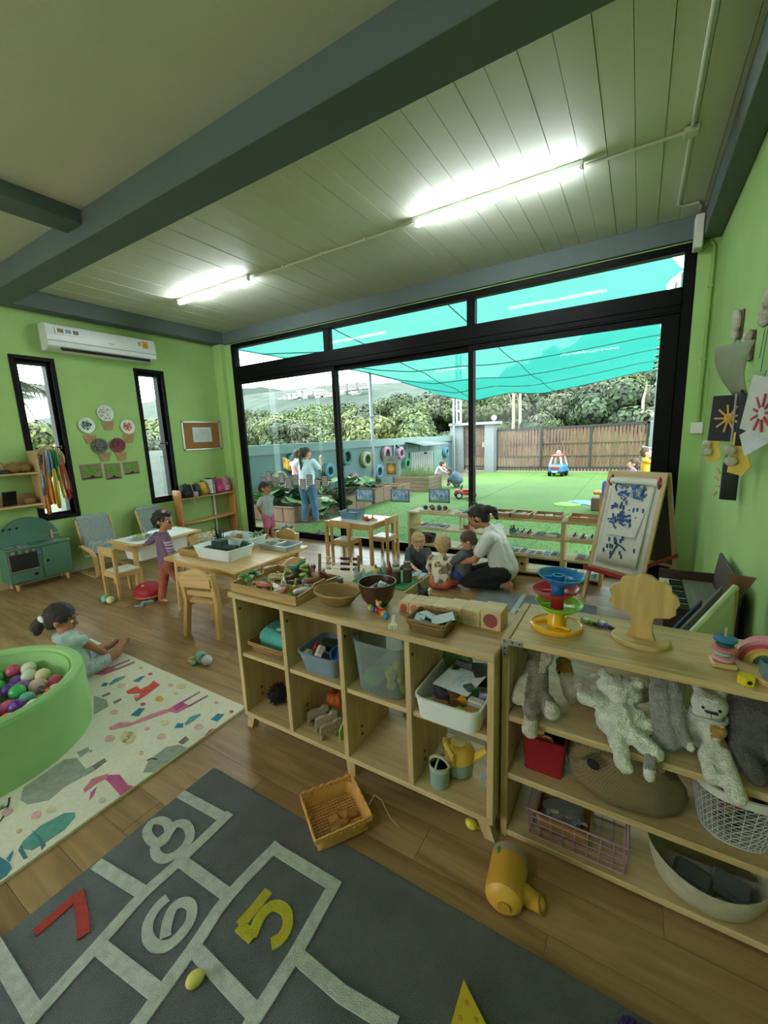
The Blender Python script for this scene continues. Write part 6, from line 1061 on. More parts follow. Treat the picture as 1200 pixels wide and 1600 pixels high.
# wicker basket with cards
basket('card_basket', 'square brown wicker basket of picture cards on the cubby', (-.655, 1.395, TZ), .165, .13, .05, weave('9c7c4c', '5c4222', 90), mt('8a6a3c', .8, bump=.4, bs=80), .92, .02)
PK = [mt('7fb0b8', .3), mt('202426', .3), mt('c9d8da', .3)]
for i, (x, y, z, rx, ry, rz, s, lab) in enumerate(((-.69, 1.40, .035, .1, .12, .3, (.075, .06, .004), 'teal and white picture card at the near side of the basket'), (-.68, 1.42, .043, -.15, .1, -.3, (.07, .055, .004), 'pale blue picture card among those in the basket'), (-.70, 1.375, .04, .2, -.2, .1, (.05, .05, .004), 'crumpled teal card by the basket rim'), (-.61, 1.40, .047, .12, -.22, .5, (.10, .07, .006), 'black-edged pale blue booklet propped in the basket'), (-.65, 1.385, .035, .0, .2, .9, (.08, .06, .004), 'black card under the booklet in the basket'))):
    t = thing('picture_card', lab, 'card', (x, y, TZ+z), (rx, ry, rz), 'picture cards in the square basket'); G().box((0, 0, 0), s, bev=.001).ob('card', PK[1 if i in (3, 4) else 0], t); G().box((0, .0, s[2]/2+.0006), (s[0]*.9, s[1]*.85, .001)).ob('picture', PK[2] if i != 4 else PK[1], t)
# stacking boxes
BXW = wood('d2bb8c', 'bda272', 0, 1.2); x = -.852
CI = ('b5493a', 'b5663a', '262a30', '2f5f86', None, None, '8c4238'); NM = ('smallest stacking box with a red circle beside the plant tray', 'stacking box with an orange circle second in the row', 'stacking box with a black circle third in the row', 'stacking box with a blue circle fourth in the row', 'stacking box half hidden behind the wicker basket, fifth in the row', 'stacking box with an engraved circle sixth in the row', 'largest stacking box with a brown-red circle next to the toy shelf')
for i, s in enumerate((.049, .052, .056, .062, .069, .076, .082)):
    h = (.047, .05, .054, .058, .065, .07, .078)[i]; t = thing('stacking_box', NM[i], 'box', (x+s/2, 1.482+.05, TZ), 0, 'row of wooden stacking boxes'); G().bb(-s/2+.0007, s/2-.0007, -.05, .05, 0, h, bev=.0025).ob('box', BXW, t)
    M = TM((0, -.0505, h*.5), (pi/2, 0, 0))
    if CI[i]: G().lathe([(h*.36, 0), (h*.36, .0015), (0, .0015)], 24, M=M).ob('circle', mt(CI[i], .5, var=.15, vs=40), t)
    else: G().loft([[(r_*cos(a), r_*sin(a), z) for a in [2*pi*k/24 for k in range(24)]] for r_, z in ((h*.36, 0), (h*.36, .001), (h*.345, .001), (h*.345, 0))], M=M, closed=True).ob('circle', mt('9a8358', .6), t); [G().bb(-h*.2, h*.2, -.0508, -.05, h*.5+dz, h*.5+dz+.0015).ob('engraved_line', mt('9a8358', .6), t) for dz in (-.012, -.004, .004, .012)]
    x += s
t = tub('plant_tray', 'small brown pot with a dark green toy plant and white flower', 'tray', (-.80, 1.625, TZ), .07, .055, .03, mt('7a563c', .6), .95, .015)
remesh(G().cone((0, 0, .02), (.0, 0, .055), .016, .012).cone((-.012, 0, .045), (-.02, .0, .08), .012, .008).cone((.01, 0, .04), (.022, 0, .068), .011, .008), 'toy_plant', mt('1f2a22', .6), .004, None, 2, loc=(-.805, 1.625, TZ), label='dark green toy cactus in the small brown pot', category='toy plant'); G().ell((.0, 0, 0), (.011, .011, .009), 8, 6).cone((0, 0, 0), (0, 0, -.04), .003, .003, 5).thin('toy_flower', mt('dfe6da', .6), 'white toy flower in the small brown pot', 'toy plant', None, (-.775, 1.63, TZ+.062))
# ---- side shelf behind the cubby with green mat, bottles and abacus
t = thing('side_shelf', 'low pale shelf set at right angles behind the cubby, with a green mat', 'shelf', (0, 0, 0)); G().bb(-1.55, -.945, 1.695, 2.0, .755, .785, bev=.003).ob('top', CX, t)
for x in (-1.535, -.975): G().bb(x, x+.022, 1.70, 1.995, 0, .755, bev=.002).ob('side_panel', CW_, t)
[G().bb(-1.51, -.98, 1.70, 1.995, z, z+.02).ob('shelf_board', CX, t) for z in (.36, .06)]
G().bb(-.16, .16, -.13, .13, 0, .004).thin('green_mat', mt('3f8f5c', .8), 'green felt mat on the shelf behind the dark bowl', 'mat', None, (-1.115, 1.85, .7855))
block('red_tray', 'dark red box on the floor side of the side shelf', 'box', (-.87, 1.76, .60), (.1, .2, .10), mt('8a3a34', .6), 0, .006) if False else None
def jar(x, y, h, lab, c, cap, r=.024, glass=True):
    t = thing('seed_jar' if glass else 'paint_bottle', lab, 'jar' if glass else 'bottle', (x, y, .79)); 
    if glass: G().lathe([(r, 0), (r, h*.78), (r*.75, h*.86), (r*.75, h*.9)], 16).ob('glass', clearmat('e8eee8', tint=.1), t); G().lathe([(r*.92, .003), (r*.92, h*.62), (0, h*.62)], 16).ob('seeds', mt(c, .9, bump=1, bs=120, var=.4, vs=90), t); G().lathe([(r*.8, h*.9), (r*.8, h), (0, h)], 14).ob('cap', mt(cap, .5), t)
    else: G().lathe([(r, 0), (r, h*.6), (r*.5, h*.72), (r*.4, h*.8)], 14).ob('body', mt(c, .4), t); G().cone((0, 0, h*.8), (0, 0, h), r*.4, r*.15, 8).ob('nozzle', mt(cap, .4), t)
jar(-1.045, 1.80, .10, 'shorter glass jar of brown seeds on the green mat', '6b4a30', '5a4a3a'); jar(-1.00, 1.84, .108, 'taller glass jar of brown seeds on the green mat', '75532f', '5a4a3a')
jar(-1.10, 1.83, .095, 'dark red paint bottle on the green mat', '8a2430', '8a2430', .018, False); jar(-1.135, 1.79, .07, 'teal blue paint bottle on the green mat', '3f8fa0', '2f6f80', .018, False); jar(-1.17, 1.80, .08, 'yellow paint bottle with a brown cap on the green mat', 'd2bf3a', '7a4a2c', .02, False); jar(-1.16, 1.87, .085, 'pale clear paint bottle at the back of the green mat', 'b9c2b4', 'd9d9cc', .018, False)
t = thing('blue_book', 'open book with pale blue pages at the far end of the side shelf', 'book', (-.985, 1.945, .786), .1); G().bb(-.035, -.001, -.04, .04, 0, .012, bev=.002).bb(.001, .035, -.04, .04, 0, .01, bev=.002).ob('pages', mt('a9c6d6', .7), t); G().bb(-.037, .037, -.042, .042, -.0, .003).ob('cover', mt('d9d3bd', .7), t)
t = thing('folded_cards', 'tan and white folded cards on the end of the side shelf', 'card', (-.968, 1.90, .786), .05); G().bb(-.02, .02, -.02, .02, 0, .014, bev=.002).bb(-.02, .0, -.012, .014, .014, .02).ob('cards', mt('c9b48c', .7), t)
t = thing('abacus', 'wooden abacus with dark red beads standing behind the animal tray', 'abacus', (-1.41, 1.80, .786), radians(14)); AW = wood('a08458', '7d6238', 2)
for x in (-.13, .11): G().box((x, 0, .055), (.014, .018, .115), bev=.003, rot=(-.12, 0, 0)).ob('post', AW, t)
for k in range(3):
    z = .03+.03*k; y = (z-.055)*.12; G().tube([(-.13, y, z), (.11, y, z)], .0018, 5).ob('wire', mt('b9b9b0', .3, .8), t)
    for i in range(8): G().ell((-.02+.014*i+(.02 if i > 5 else 0)-(.06 if i < 2 else 0), y, z), .0095, 10, 6).ob('bead', mt('5a1f26', .35) if i > 1 else mt('cfc6a8', .5), t)
for x in (-.13, .11): G().bb(x-.012, x+.012, -.04, .04, 0, .01).ob('foot', AW, t)
for i, (x, y, a) in enumerate(((-1.26, 1.76, .3), (-1.21, 1.745, -.2), (-1.155, 1.74, .5))): G().prism([(-.012, 0), (-.016, .04), (-.004, .075), (.004, .075), (.016, .04), (.012, 0)], .006, 0, TM((0, 0, 0), (pi/2, 0, 0))).thin('clear_leaf', clearmat('dfe6e2', tint=.35, rough=.2), ('first', 'second', 'third')[i]+' clear plastic leaf shape standing behind the oval basket', 'toy', 'clear leaf shapes', (x, y, .786), (0, .2*(i-1), a))
G().lathe([(.017, 0), (.017, .05), (.013, .055), (0, .055)], 14).thin('grey_cylinder', mt('5c6a6c', .5), 'small grey cylinder standing by the corner of the animal tray', 'toy', None, (-1.262, 1.60, TZ)); toy_animal('cow', (-1.262, 1.525, TZ), 1.0, 'e6e2da', 'white and black toy cow outside the tray by its handle', .8, '2c2a2a')
# ================================================================ on and in the toy shelf
RZ = .8325
t = thing('ball_tower', 'four-tier toy ball run tower of blue, red, green and yellow dishes', 'toy', (-.217, 1.535, RZ), .2)
for z, c, r, off in ((.175, '2a78b8', .078, .008), (.122, 'c42532', .08, -.006), (.07, '8fc832', .08, .004)):
    m = mt(c, .25, var=.05); tr = G().lathe([(.02, 0), (.055, .004), (r, .026), (r+.002, .03), (r-.003, .03), (.054, .01), (.022, .006)], 32, M=TM((off, 0, z), (.05, .06*(1 if off > 0 else -1), 0)), sy=.95).ob('dish', m, t)
    G().lathe([(.023, z-.05), (.021, z+.02), (.021, z+.026), (.015, z+.026), (.015, z-.05)], 18, M=TM((0, .004, 0))).ob('stem', m, t); G().bb(-.055, -.02, -.003, .003, z+.012, z+.02).ob('rib', m, t); G().bb(.025, .06, -.02, -.016, z+.012, z+.02).ob('rib', m, t)
YP = mt('e2a81e', .25, var=.05); G().lathe([(.088, 0), (.09, .004), (.09, .014), (.086, .018), (.082, .014), (.05, .012), (0, .014)], 32, sy=.9).ob('base', YP, t); G().lathe([(.034, .012), (.028, .05), (.024, .06)], 18).ob('stem', YP, t)
for a in (.4, 2.5, 4.6): G().tube([(.03*cos(a), .03*sin(a), .017), (.05*cos(a+.5), .045*sin(a+.5), .02), (.075*cos(a+.7), .066*sin(a+.7), .019)], .006, 6).ob('rib', YP, t)
t = thing('wooden_tree', 'flat wooden tree shape on an oval base on the toy shelf', 'toy tree', (.046, 1.548, RZ), -.12); TM_ = wood('c4a468', 'a4844a', 2, 1.1, .5)
G().lathe([(.084, 0), (.086, .003), (.086, .014), (.083, .017), (0, .017)], 40, sy=.78).ob('base', wood('cbb07a', 'b3945c', 0), t)
cr = [(-.035, .10), (-.06, .10), (-.085, .108), (-.098, .128), (-.092, .148), (-.10, .168), (-.088, .188), (-.072, .195), (-.066, .215), (-.045, .228), (-.024, .226), (-.008, .238), (.018, .236), (.036, .222), (.056, .222), (.074, .208), (.076, .19), (.094, .176), (.1, .155), (.09, .138), (.092, .12), (.075, .104), (.05, .1), (.035, .095)]
G().prism([(-.042, .014), (-.028, .05), (-.03, .08)]+cr+[(.03, .07), (.032, .04), (.044, .014)], .02, 0, TM((0, .01, 0), (pi/2, 0, 0))).ob('tree_board', TM_, t)
for i, (x, y, c, a, lab) in enumerate(((-.108, 1.61, '6fa832', -.5, 'green tipped marker pen lying by the ball tower'), (-.055, 1.605, '5a4290', -.7, 'purple tipped marker pen lying by the wooden tree'))):
    t = thing('marker_pen', lab, 'pen', (x, y, RZ+.009), a); G().tube([(-.038, 0, 0), (.01, 0, 0)], .008, 10).ob('barrel', mt(c, .35), t); G().cone((.012, 0, 0), (.04, 0, 0), .008, .006, 10).ob('cap', mt('1d1c20', .3), t); G().bb(-.03, -.01, -.009, .009, -.004, .0085).ob('label_band', mt('d9d6cc', .5), t)
t = thing('ring_stacker', 'wooden ring stacker with blue, green and pink rings', 'toy', (.258, 1.495, RZ), .1); G().box((0, 0, .008), (.062, .062, .016), bev=.004).ob('base', wood('c9ab78', 'ab8a55', 0), t); G().tube([(0, 0, .016), (0, 0, .118)], .004, 8).ob('peg', mt('a79a86', .5), t)
for z, r, c in ((.016, .028, 'd59aa2'), (.032, .022, '9fb8a4'), (.046, .031, 'cc7584'), (.062, .022, '2d5a44'), (.076, .029, '2a6f96')): G().lathe([(r-.008, z), (r, z+.004), (r, z+.011), (r-.008, z+.015), (.006, z+.015), (.006, z), (r-.008, z)], 22).ob('ring', mt(c, .5), t)
t = thing('yellow_sharpener', 'small yellow hexagonal block with a dark hole on the toy shelf', 'toy block', (.298, 1.407, RZ), .2); G().lathe([(.021, 0), (.021, .024)], 6, M=TM((0, 0, 0))).ob('body', mt('d8c222', .4), t); G().lathe([(.006, 0), (.006, .001), (0, .001)], 12, M=TM((.0, -.0185, .012), (pi/2, 0, 0))).ob('hole', mt('1a1815', .8), t)
t = thing('rainbow_arch', 'wooden rainbow of nested pink, red, yellow and green arches', 'toy', (.375, 1.56, RZ), -.25)
for k, c in enumerate(('d0818c', 'b8404c', 'cf9a4a', 'c8b85a', '2c4a3e', '56808a')):
    r1, r0 = .078-.011*k, .078-.011*(k+1)+.001; n = 18; G().loft([[(r_*cos(pi*j/n), y, r_*sin(pi*j/n)) for r_, y in ((r1, -.025), (r1, .025), (r0, .025), (r0, -.025))] for j in range(n+1)]).ob('arch', mt(c, .6, var=.1), t)
t = thing('glass_cup', 'small blue-grey glass cup in a wooden holder at the edge of the shelf', 'cup', (.355, 1.435, RZ)); G().lathe([(.03, 0), (.034, .012), (.03, .016), (0, .016)], 20).ob('holder', KID, t); G().lathe([(.02, .016), (.027, .03), (.029, .065), (.026, .065), (.022, .03), (0, .02)], 20).ob('cup', mt('6f8f98', .15, alpha=.8), t)
# ---- plush animals
def plush(label, name, loc, build, mats, vox=.006, disp=.0025, ds=70, colour=None, rz=0, extra=None):
    t = thing(name, label, 'plush toy', loc, rz, 'plush animals on the toy shelf'); g = G(); build(g); remesh(g, 'body', mats, vox, t, 3, disp, ds, colour=colour)
    if extra: extra(t)
    return t
def fur(c, c2, s=.9): return mt(c, s, c2=c2, vs=45, bump=.9, bs=170, sheen=.2)
FZ = .538
def b1(g):
    g.cone((0, .0, .06), (.0, .03, .15), .052, .042).ell((-.02, .04, .225), (.045, .045, .05)).cone((-.03, -.03, .10), (-.045, -.055, .05), .026, .03).cone((.01, -.03, .05), (.005, -.085, .03), .026, .028).cone((.04, -.02, .05), (.07, -.06, .035), .026, .032).cone((.035, .03, .18), (.04, .05, .245), .024, .026).ell((.012, -.125, -.015), (.03, .026, .032)).cone((.008, -.07, .03), (.012, -.12, .0), .024, .024)
plush('brown and cream plush rabbit slumped against the shelf side panel', 'plush_rabbit', (-.275, 1.47, FZ), b1, [fur('8f8478', '75695c'), fur('cfc6b6', 'b5ab9a')], colour=lambda c: 1 if (c.z < .13 and c.x < -.02) or c.z < .02 or (c.x > .015 and c.z > .14 and c.y < .06) or (c.y < -.055 and c.x > .05) else 0)
def b2(g):
    g.ell((0, 0, .045), (.065, .045, .045)).ell((-.055, -.01, .10), (.032, .03, .034)).cone((-.05, -.03, .07), (-.03, -.05, .03), .02, .022).cone((.0, -.03, .06), (-.02, -.06, .02), .024, .02).cone((.05, 0, .05), (.09, .01, .07), .03, .02).ell((-.06, .0, .125), (.03, .026, .022))
plush('cream plush duck with a yellow-brown head lying at the back of the shelf', 'plush_duck', (-.135, 1.60, FZ), b2, [fur('d3cbb4', 'bdb59c'), fur('b98c3c', '9c742c')], colour=lambda c: 1 if c.z > .105 and c.x < -.02 else 0, extra=lambda t: [G().ell((-.07+.0, -.036, .10), .005, 8, 6).ob('eye', EYED, t)])
def b2b(g): g.ell((0, 0, .05), (.09, .05, .05)).ell((.08, 0, .065), (.05, .045, .045)).cone((-.05, -.04, .04), (-.07, -.07, .02), .025, .02)
plush('ribbed cream plush lamb lying behind the white teddy bear', 'plush_lamb', (-.03, 1.63, FZ), b2b, [fur('cfc7b2', 'b3aa94')], disp=.004, ds=50)
def b3(g):
    g.ell((.0, -.01, .062), (.066, .055, .062)).ell((.0, .055, .128), (.07, .055, .055)).ell((-.0, .03, .14), (.04, .04, .04)).cone((-.05, -.01, .11), (-.10, -.02, .115), .026, .024).cone((.04, -.04, .05), (.105, -.065, .022), .03, .028).cone((-.0, -.055, .03), (.03, -.10, -.03), .028, .024).ell((.055, .05, .175), (.018, .012, .018)).ell((-.05, .06, .18), (.018, .012, .018)).cone((.05, .0, .09), (.09, .0, .06), .026, .026)
plush('curly white plush bear sprawled over the edge of the shelf', 'plush_bear', (-.005, 1.435, FZ), b3, [fur('dcdccf', 'c3c4b6')], disp=.006, ds=42)
def b4(g):
    g.cone((.01, -.02, .05), (-.015, .03, .17), .046, .034).ell((-.02, .045, .21), (.03, .035, .03)).cone((.02, .04, .21), (.035, -.02, .10), .018, .022).cone((.035, -.02, .10), (.065, -.05, .05), .022, .014).cone((-.02, -.04, .03), (-.035, -.11, .01), .016, .018).cone((-.035, -.11, .01), (-.035, -.118, -.04), .018, .017)
plush('grey plush rabbit with long ears and white paws leaning on the shelf', 'plush_rabbit', (.125, 1.455, FZ), b4, [fur('8f8d86', '7d7b74'), fur('d9d7cc', 'c5c3b6')], disp=.001, colour=lambda c: 1 if c.z < -.012 or (c.x > .055 and c.z < .07) else 0)
def b5(g):
    g.ell((0, 0, .165), (.048, .04, .042)).cone((0, .01, .12), (0, .01, .05), .04, .045).cone((-.03, .02, .20), (-.045, .03, .235), .014, .01).cone((.03, .02, .20), (.045, .03, .235), .014, .01).cone((.03, -.02, .10), (.0, -.05, .05), .018, .014).cone((.0, -.05, .05), (-.005, -.06, .03), .02, .022).cone((-.0, -.045, .03), (.01, -.10, .0), .024, .026).cone((.03, -.02, .05), (.06, -.135, -.015), .024, .026).cone((-.035, -.0, .12), (-.05, -.02, .07), .016, .016)
def b5x(t):
    for s in (-1, 1): G().ell((s*.02, -.037, .172), .0045, 8, 6).ob('eye', EYED, t)
    G().prism([(-.018, .0), (.014, .0), (.018, -.007), (-.012, -.007)], .004, 0, TM((0, -.041, .168), (pi/2, 0, 0))).ob('nose', mt('1d1a18', .6), t); G().tube([(0, -.043, .16), (0, -.0435, .148)], .001, 5).ob('mouth', mt('1d1a18', .6), t)
    G().tube([(.044*cos(a), .036*sin(a), .128+.004*sin(3*a)) for a in [2*pi*i/20 for i in range(20)]], .006, 6, cyc=True).ob('neckerchief', mt('b9bdb4', .9), t)
plush('white plush fox with dark nose and mustard sleeve sitting on the shelf edge', 'plush_fox', (.235, 1.475, FZ), b5, [fur('d6d5c8', 'c2c1b2'), fur('a9803a', '8f6a2c')], disp=.0012, colour=lambda c: 1 if c.x > .005 and -.045 < c.y < -.018 and .055 < c.z < .115 else 0, extra=b5x)
def b6(g): g.cone((0, .02, .08), (0, .04, .2), .075, .06).cone((-.03, -.04, .05), (.0, -.09, .02), .03, .028).cone((.05, -.06, .08), (.06, -.135, .02), .03, .022).cone((.055, -.135, .02), (.06, -.15, -.05), .017, .02).ell((0, .0, .04), (.07, .06, .04))
plush('dark grey plush animal with cream feet at the frame edge of the shelf', 'plush_rabbit', (.345, 1.50, FZ), b6, [fur('55544c', '464540'), fur('c9b98e', 'b5a578'), fur('d6d4c8', 'c0bfb2')], colour=lambda c: 2 if c.z < -.035 else 1 if c.z < -.005 and c.x > .03 else 0, disp=.0015)
# ---- second tier: red box, knitted bag, mesh basket
t = tub('red_box', 'dark red open box with wooden discs on the middle tier of the toy shelf', 'box', (-.232, 1.49, .2875), .15, .13, .145, mt('8a1620', .35), .88, .012, .005)
for i, (x, y, z) in enumerate(((-.265, 1.465, .43), (-.222, 1.452, .405))): G().lathe([(.03, 0), (.03, .01), (0, .01)], 22).thin('wooden_disc', wood('c98f4c', 'a8702f', 0, 2), ('round', 'second')[i]+' orange-brown wooden disc sticking out of the red box', 'disc', 'wooden discs in the red box', (x, y, z), (pi/2-.25, 0, .15-.3*i))
block('dark_cloth', 'black cloth bundle inside the red box', 'cloth', (-.215, 1.52, .36), (.09, .06, .07), mt('1d201f', .9), .2, .02)
t = thing('knitted_bag', 'slouched olive-brown knitted bag on the middle tier of the toy shelf', 'bag', (.02, 1.505, .295)); g = G(); n = 40; rg = []
for k, (a, b, z, ox, oy) in enumerate(((.150, .115, 0, .01, 0), (.172, .135, .015, .01, -.008), (.178, .14, .05, .005, -.01), (.172, .13, .085, .0, -.008), (.165, .12, .115, -.005, 0), (.145, .105, .15, -.015, .01), (.11, .08, .18, -.03, .025), (.07, .045, .20, -.045, .03))):
    rg.append([(ox+(a+.009*sin(5*t_+k)+.006*sin(9*t_-k))*cos(t_), oy+(b+.008*cos(4*t_+k*1.3))*sin(t_)*.85, z+.006*sin(3*t_+k)) for t_ in [2*pi*j/n for j in range(n)]])
g.loft(rg); KN = weave('a3936c', '5c4f30', 75); g.ob('bag_body', KN, t, smooth=70)
G().tube([(-.13, -.06, .12), (-.12, -.085, .16), (-.07, -.075, .185), (.0, -.05, .19), (.06, -.03, .18), (.12, -.04, .15)], [.022, .024, .02, .018, .018, .02], 10).ob('bag_roll', KN, t, smooth=70)
G().lathe([(.022, 0), (.02, .003), (.0, .003)], 16, M=TM((-.085, -.112, .135), (pi/2-.3, 0, -.4)), sy=.75).ob('grip_hole', mt('15120c', .9), t)
t = thing('mesh_basket', 'white-rimmed grey mesh basket of toys on the middle tier', 'basket', (.332, 1.52, .289)); g = G(); n = 40
def oval(a, b, z): return [(a*(abs(cos(t_))**.8)*(1 if cos(t_) > 0 else -1), b*(abs(sin(t_))**.8)*(1 if sin(t_) > 0 else -1), z) for t_ in [2*pi*j/n for j in range(n)]]
MSH = mt('b5b6ae', .5, alpha=1)
R0 = [oval(.092+.03*k/14, .10+.025*k/14, .16*k/14) for k in range(15)]
for r_ in R0: g.tube(r_, .0012, 4, cyc=True)
for j in range(n): g.tube([R0[k][j] for k in (0, 7, 14)], .0012, 4); g.tube([R0[k][(j+k//2) % n] for k in (0, 2, 4, 6, 8, 10, 12, 14)], .001, 4)
g.ob('wire_mesh', MSH, t, kind='stuff'); G().loft([oval(.118, .122, .158), oval(.123, .128, .16), oval(.123, .128, .186), oval(.118, .122, .188)], closed=True).ob('rim', mt('c9cabf', .5), t); G().loft([oval(.091, .10, .0), oval(.091, .10, .004)]).ob('base', MSH, t)
q = random.Random(14)
for i, (c, lab) in enumerate((('7d2a26', 'dark red toy in the mesh basket'), ('a23a2c', 'bright red toy on top in the mesh basket'), ('232426', 'black toy in the mesh basket'), ('9c4f2c', 'rust orange toy in the mesh basket'), ('b3a24c', 'dull yellow toy low in the mesh basket'), ('2c3450', 'navy toy low in the mesh basket'), ('4a4a48', 'grey toy in the mesh basket'))):
    remesh(G().ell((0, 0, 0), (.034, .026, .022), 10, 8).cone((.02, 0, 0), (.04, .012, .01), .012, .009).cone((-.02, 0, 0), (-.03, -.02, .01), .012, .009), 'mixed_toy', mt(c, .6), .006, None, 2, loc=(.30+.03*(i % 3), 1.47+.04*(i//2 % 3), .325+(.085 if i < 4 else 0)), rot=(q.uniform(0, 3), q.uniform(0, 3), 0), label=lab, category='toy', group='toys in the mesh basket')
# ---- bottom tier: pink wire basket, felt bag, grey boxes
PKW = mt('a9808c', .5, .3)
t = thing('wire_basket', 'dusty pink wire basket on the bottom tier of the toy shelf', 'basket', (-.11, 1.50, .0355)); a, b, h = .165, .105, .115
for nm, segs in (('rim', [[(-a, -b, h), (a, -b, h), (a, b, h), (-a, b, h), (-a, -b, h)], [(-a*.95, -b*.95, .003), (a*.95, -b*.95, .003), (a*.95, b*.95, .003), (-a*.95, b*.95, .003), (-a*.95, -b*.95, .003)]]),):
    for s in segs: g = G(); [g.tube([s[i], s[i+1]], .003, 6) for i in range(4)]; g.ob(nm, PKW, t)
for k in range(9):
    x = -a+2*a*k/8; G().tube([(x, -b, h), (x*.95, -b*.95, .003), (x*.95, b*.95, .003), (x, b, h)], .0016, 5).ob('wire', PKW, t)
for k in range(6):
    y = -b+2*b*k/5; G().tube([(-a, y, h), (-a*.95, y*.95, .003), (a*.95, y*.95, .003), (a, y, h)], .0016, 5).ob('wire', PKW, t)
for k in (1, 2, 3): z = h*k/4; g = G(); s = .95+.05*k/4; [g.tube([(p[0]*a*s, p[1]*b*s, z), (q_[0]*a*s, q_[1]*b*s, z)], .0016, 5) for p, q_ in (((-1, -1), (1, -1)), ((1, -1), (1, 1)), ((1, 1), (-1, 1)), ((-1, 1), (-1, -1)))]; g.ob('wire_ring', PKW, t)
t = tub('card_tray', 'tan tray inside the pink wire basket', 'tray', (-.155, 1.475, .075), .19, .12, .045, mt('8f6a3a', .7), .95, .02)
remesh(G().ell((0, 0, .02), (.075, .045, .03), 12, 8).ell((.03, .01, .045), (.04, .03, .02)), 'film_bag', clearmat('d5dad8', tint=.2, rough=.1), .006, None, 2, .008, 45, loc=(-.16, 1.475, .095), label='crumpled clear plastic bag of small parts in the pink wire basket', category='bag')
q = random.Random(19)
for i, (c, lab) in enumerate((('3f86a8', 'blue small toy part in the clear bag'), ('c9c23a', 'yellow small toy part in the clear bag'), ('3c4a3c', 'dark green small toy part in the clear bag'), ('b9402c', 'red small toy part in the clear bag'), ('7ab0c9', 'light blue card at the end of the clear bag'), ('d9d6c8', 'white spoon at the end of the clear bag'))):
    block('small_part', lab, 'toy', (-.21+.024*i, 1.455+.012*(i % 2), .108), (.028, .012, .01) if i < 4 else (.03, .02, .003), mt(c, .4), q.uniform(0, 3), .002, 'small toy parts in the clear bag', (q.uniform(-.5, .5), .3, q.uniform(0, 3)))
t = thing('felt_basket', 'soft cream felt basket sagging on the bottom tier of the toy shelf', 'basket', (.275, 1.48, .0355)); n = 36; FE = mt('b9b59a', .95, c2='aaa68b', vs=20, bump=.5, bs=250)
def fo(k, z): return [((.12+.05*k)*cos(t_), (.085+.035*k)*sin(t_)-.01*k, z+.05*k*max(0, -sin(t_))*0+.02*k*cos(2*t_)) for t_ in [2*pi*j/n for j in range(n)]]
G().loft([fo(0, 0), fo(.35, .02), fo(.7, .07), fo(1, .135), [(p[0]*.975, p[1]*.97, p[2]-.002) for p in fo(1, .135)], [(p[0]*.97, p[1]*.96, p[2]) for p in fo(.65, .07)], [(p[0]*.95, p[1]*.95, p[2]+.004) for p in fo(0, .004)]]).ob('felt', FE, t, smooth=80)
for i, (x, y, z, rz) in enumerate(((.245, 1.47, .06, -.3), (.34, 1.47, .075, -.25))):
    t = thing('grey_case', ('first', 'second')[i]+' dark grey plastic case lying in the felt basket', 'case', (x, y, z), (.5, 0, rz), 'grey cases in the felt basket'); G().box((0, 0, .03), (.11, .07, .05), bev=.012).ob('case', mt('5c6664', .4), t); G().box((0, 0, .056), (.09, .05, .006), bev=.004).ob('lid', mt('4d5755', .4), t); G().box((.045, -.0, .05), (.01, .03, .014), bev=.003).ob('clip', mt('3a4240', .4), t)
# ================================================================ walls
WR = (pi/2, 0, pi/2)     # local xy on the left wall: x runs along +y, y is up
t = thing('air_conditioner', 'white wall air conditioner with stickers above the left windows', 'air conditioner', (XL, 2.985, 2.70)); ACW = mt('dfe6e4', .35, var=.03); HL = .64
g = G(); pf = [(0, .0), (.12, .0), (.185, .045), (.195, .10), (.19, .22), (.17, .285), (.13, .3), (0, .3)]; g.loft([[(x, y, z) for x, z in pf] for y in (-HL, HL)]); g.ob('body', ACW, t)
G().box((.163, .02, .033), (.012, 1.06, .075), rot=(0, -.55, 0)).ob('outlet', mt('15181a', .7), t)
for dz, dx in ((.052, .012), (.028, -.004)): G().box((.166+dx, .02, dz), (.006, 1.05, .022), rot=(0, -.35, 0), bev=.002).ob('louvre', mt('c9d2ce', .4), t)
for k in range(14): G().box((.158, -.46+.074*k, .034), (.012, .004, .05), rot=(0, -.55, 0)).ob('vane', mt('8f9896', .5), t)
G().bb(.188, .198, -HL, HL, .098, .104).ob('seam', mt('6f7a78', .6), t); G().box((.198, -.42, .215), (.003, .26, .075), rot=(0, -.05, 0)).ob('sticker', mt('e9efec', .4), t)
for k, c in enumerate(('7a6238', '6f9fc0', '55504c')): G().box((.2, -.50+.08*k, .218), (.003, .062, .045), rot=(0, -.05, 0)).ob('photo', mt(c, .4, c2='2f3a34', vs=60), t)
o = G().box((.196, .50, .21), (.003, .075, .085), rot=(0, -.05, 0)).ob('energy_label', mt('d9a92e', .4), t); text('5', .05, mt('b5342a', .5), o, (.199, .50, .20), WR, 'label_figure')
G().box((.196, .42, .215), (.003, .035, .05), rot=(0, -.05, 0)).ob('sticker', mt('39424a', .4, c2='d9dde0', vs=90), t); text('HITACHI', .022, mt('8f9896', .4), t, (.197, .05, .16), WR, 'badge') if False else G().box((.196, .06, .155), (.002, .07, .008)).ob('badge', mt('9aa3a2', .4), t)
def wallart(name, lab, cat, y, z, grp): return thing(name, lab, cat, (XL+.002, y, z), WR, grp)
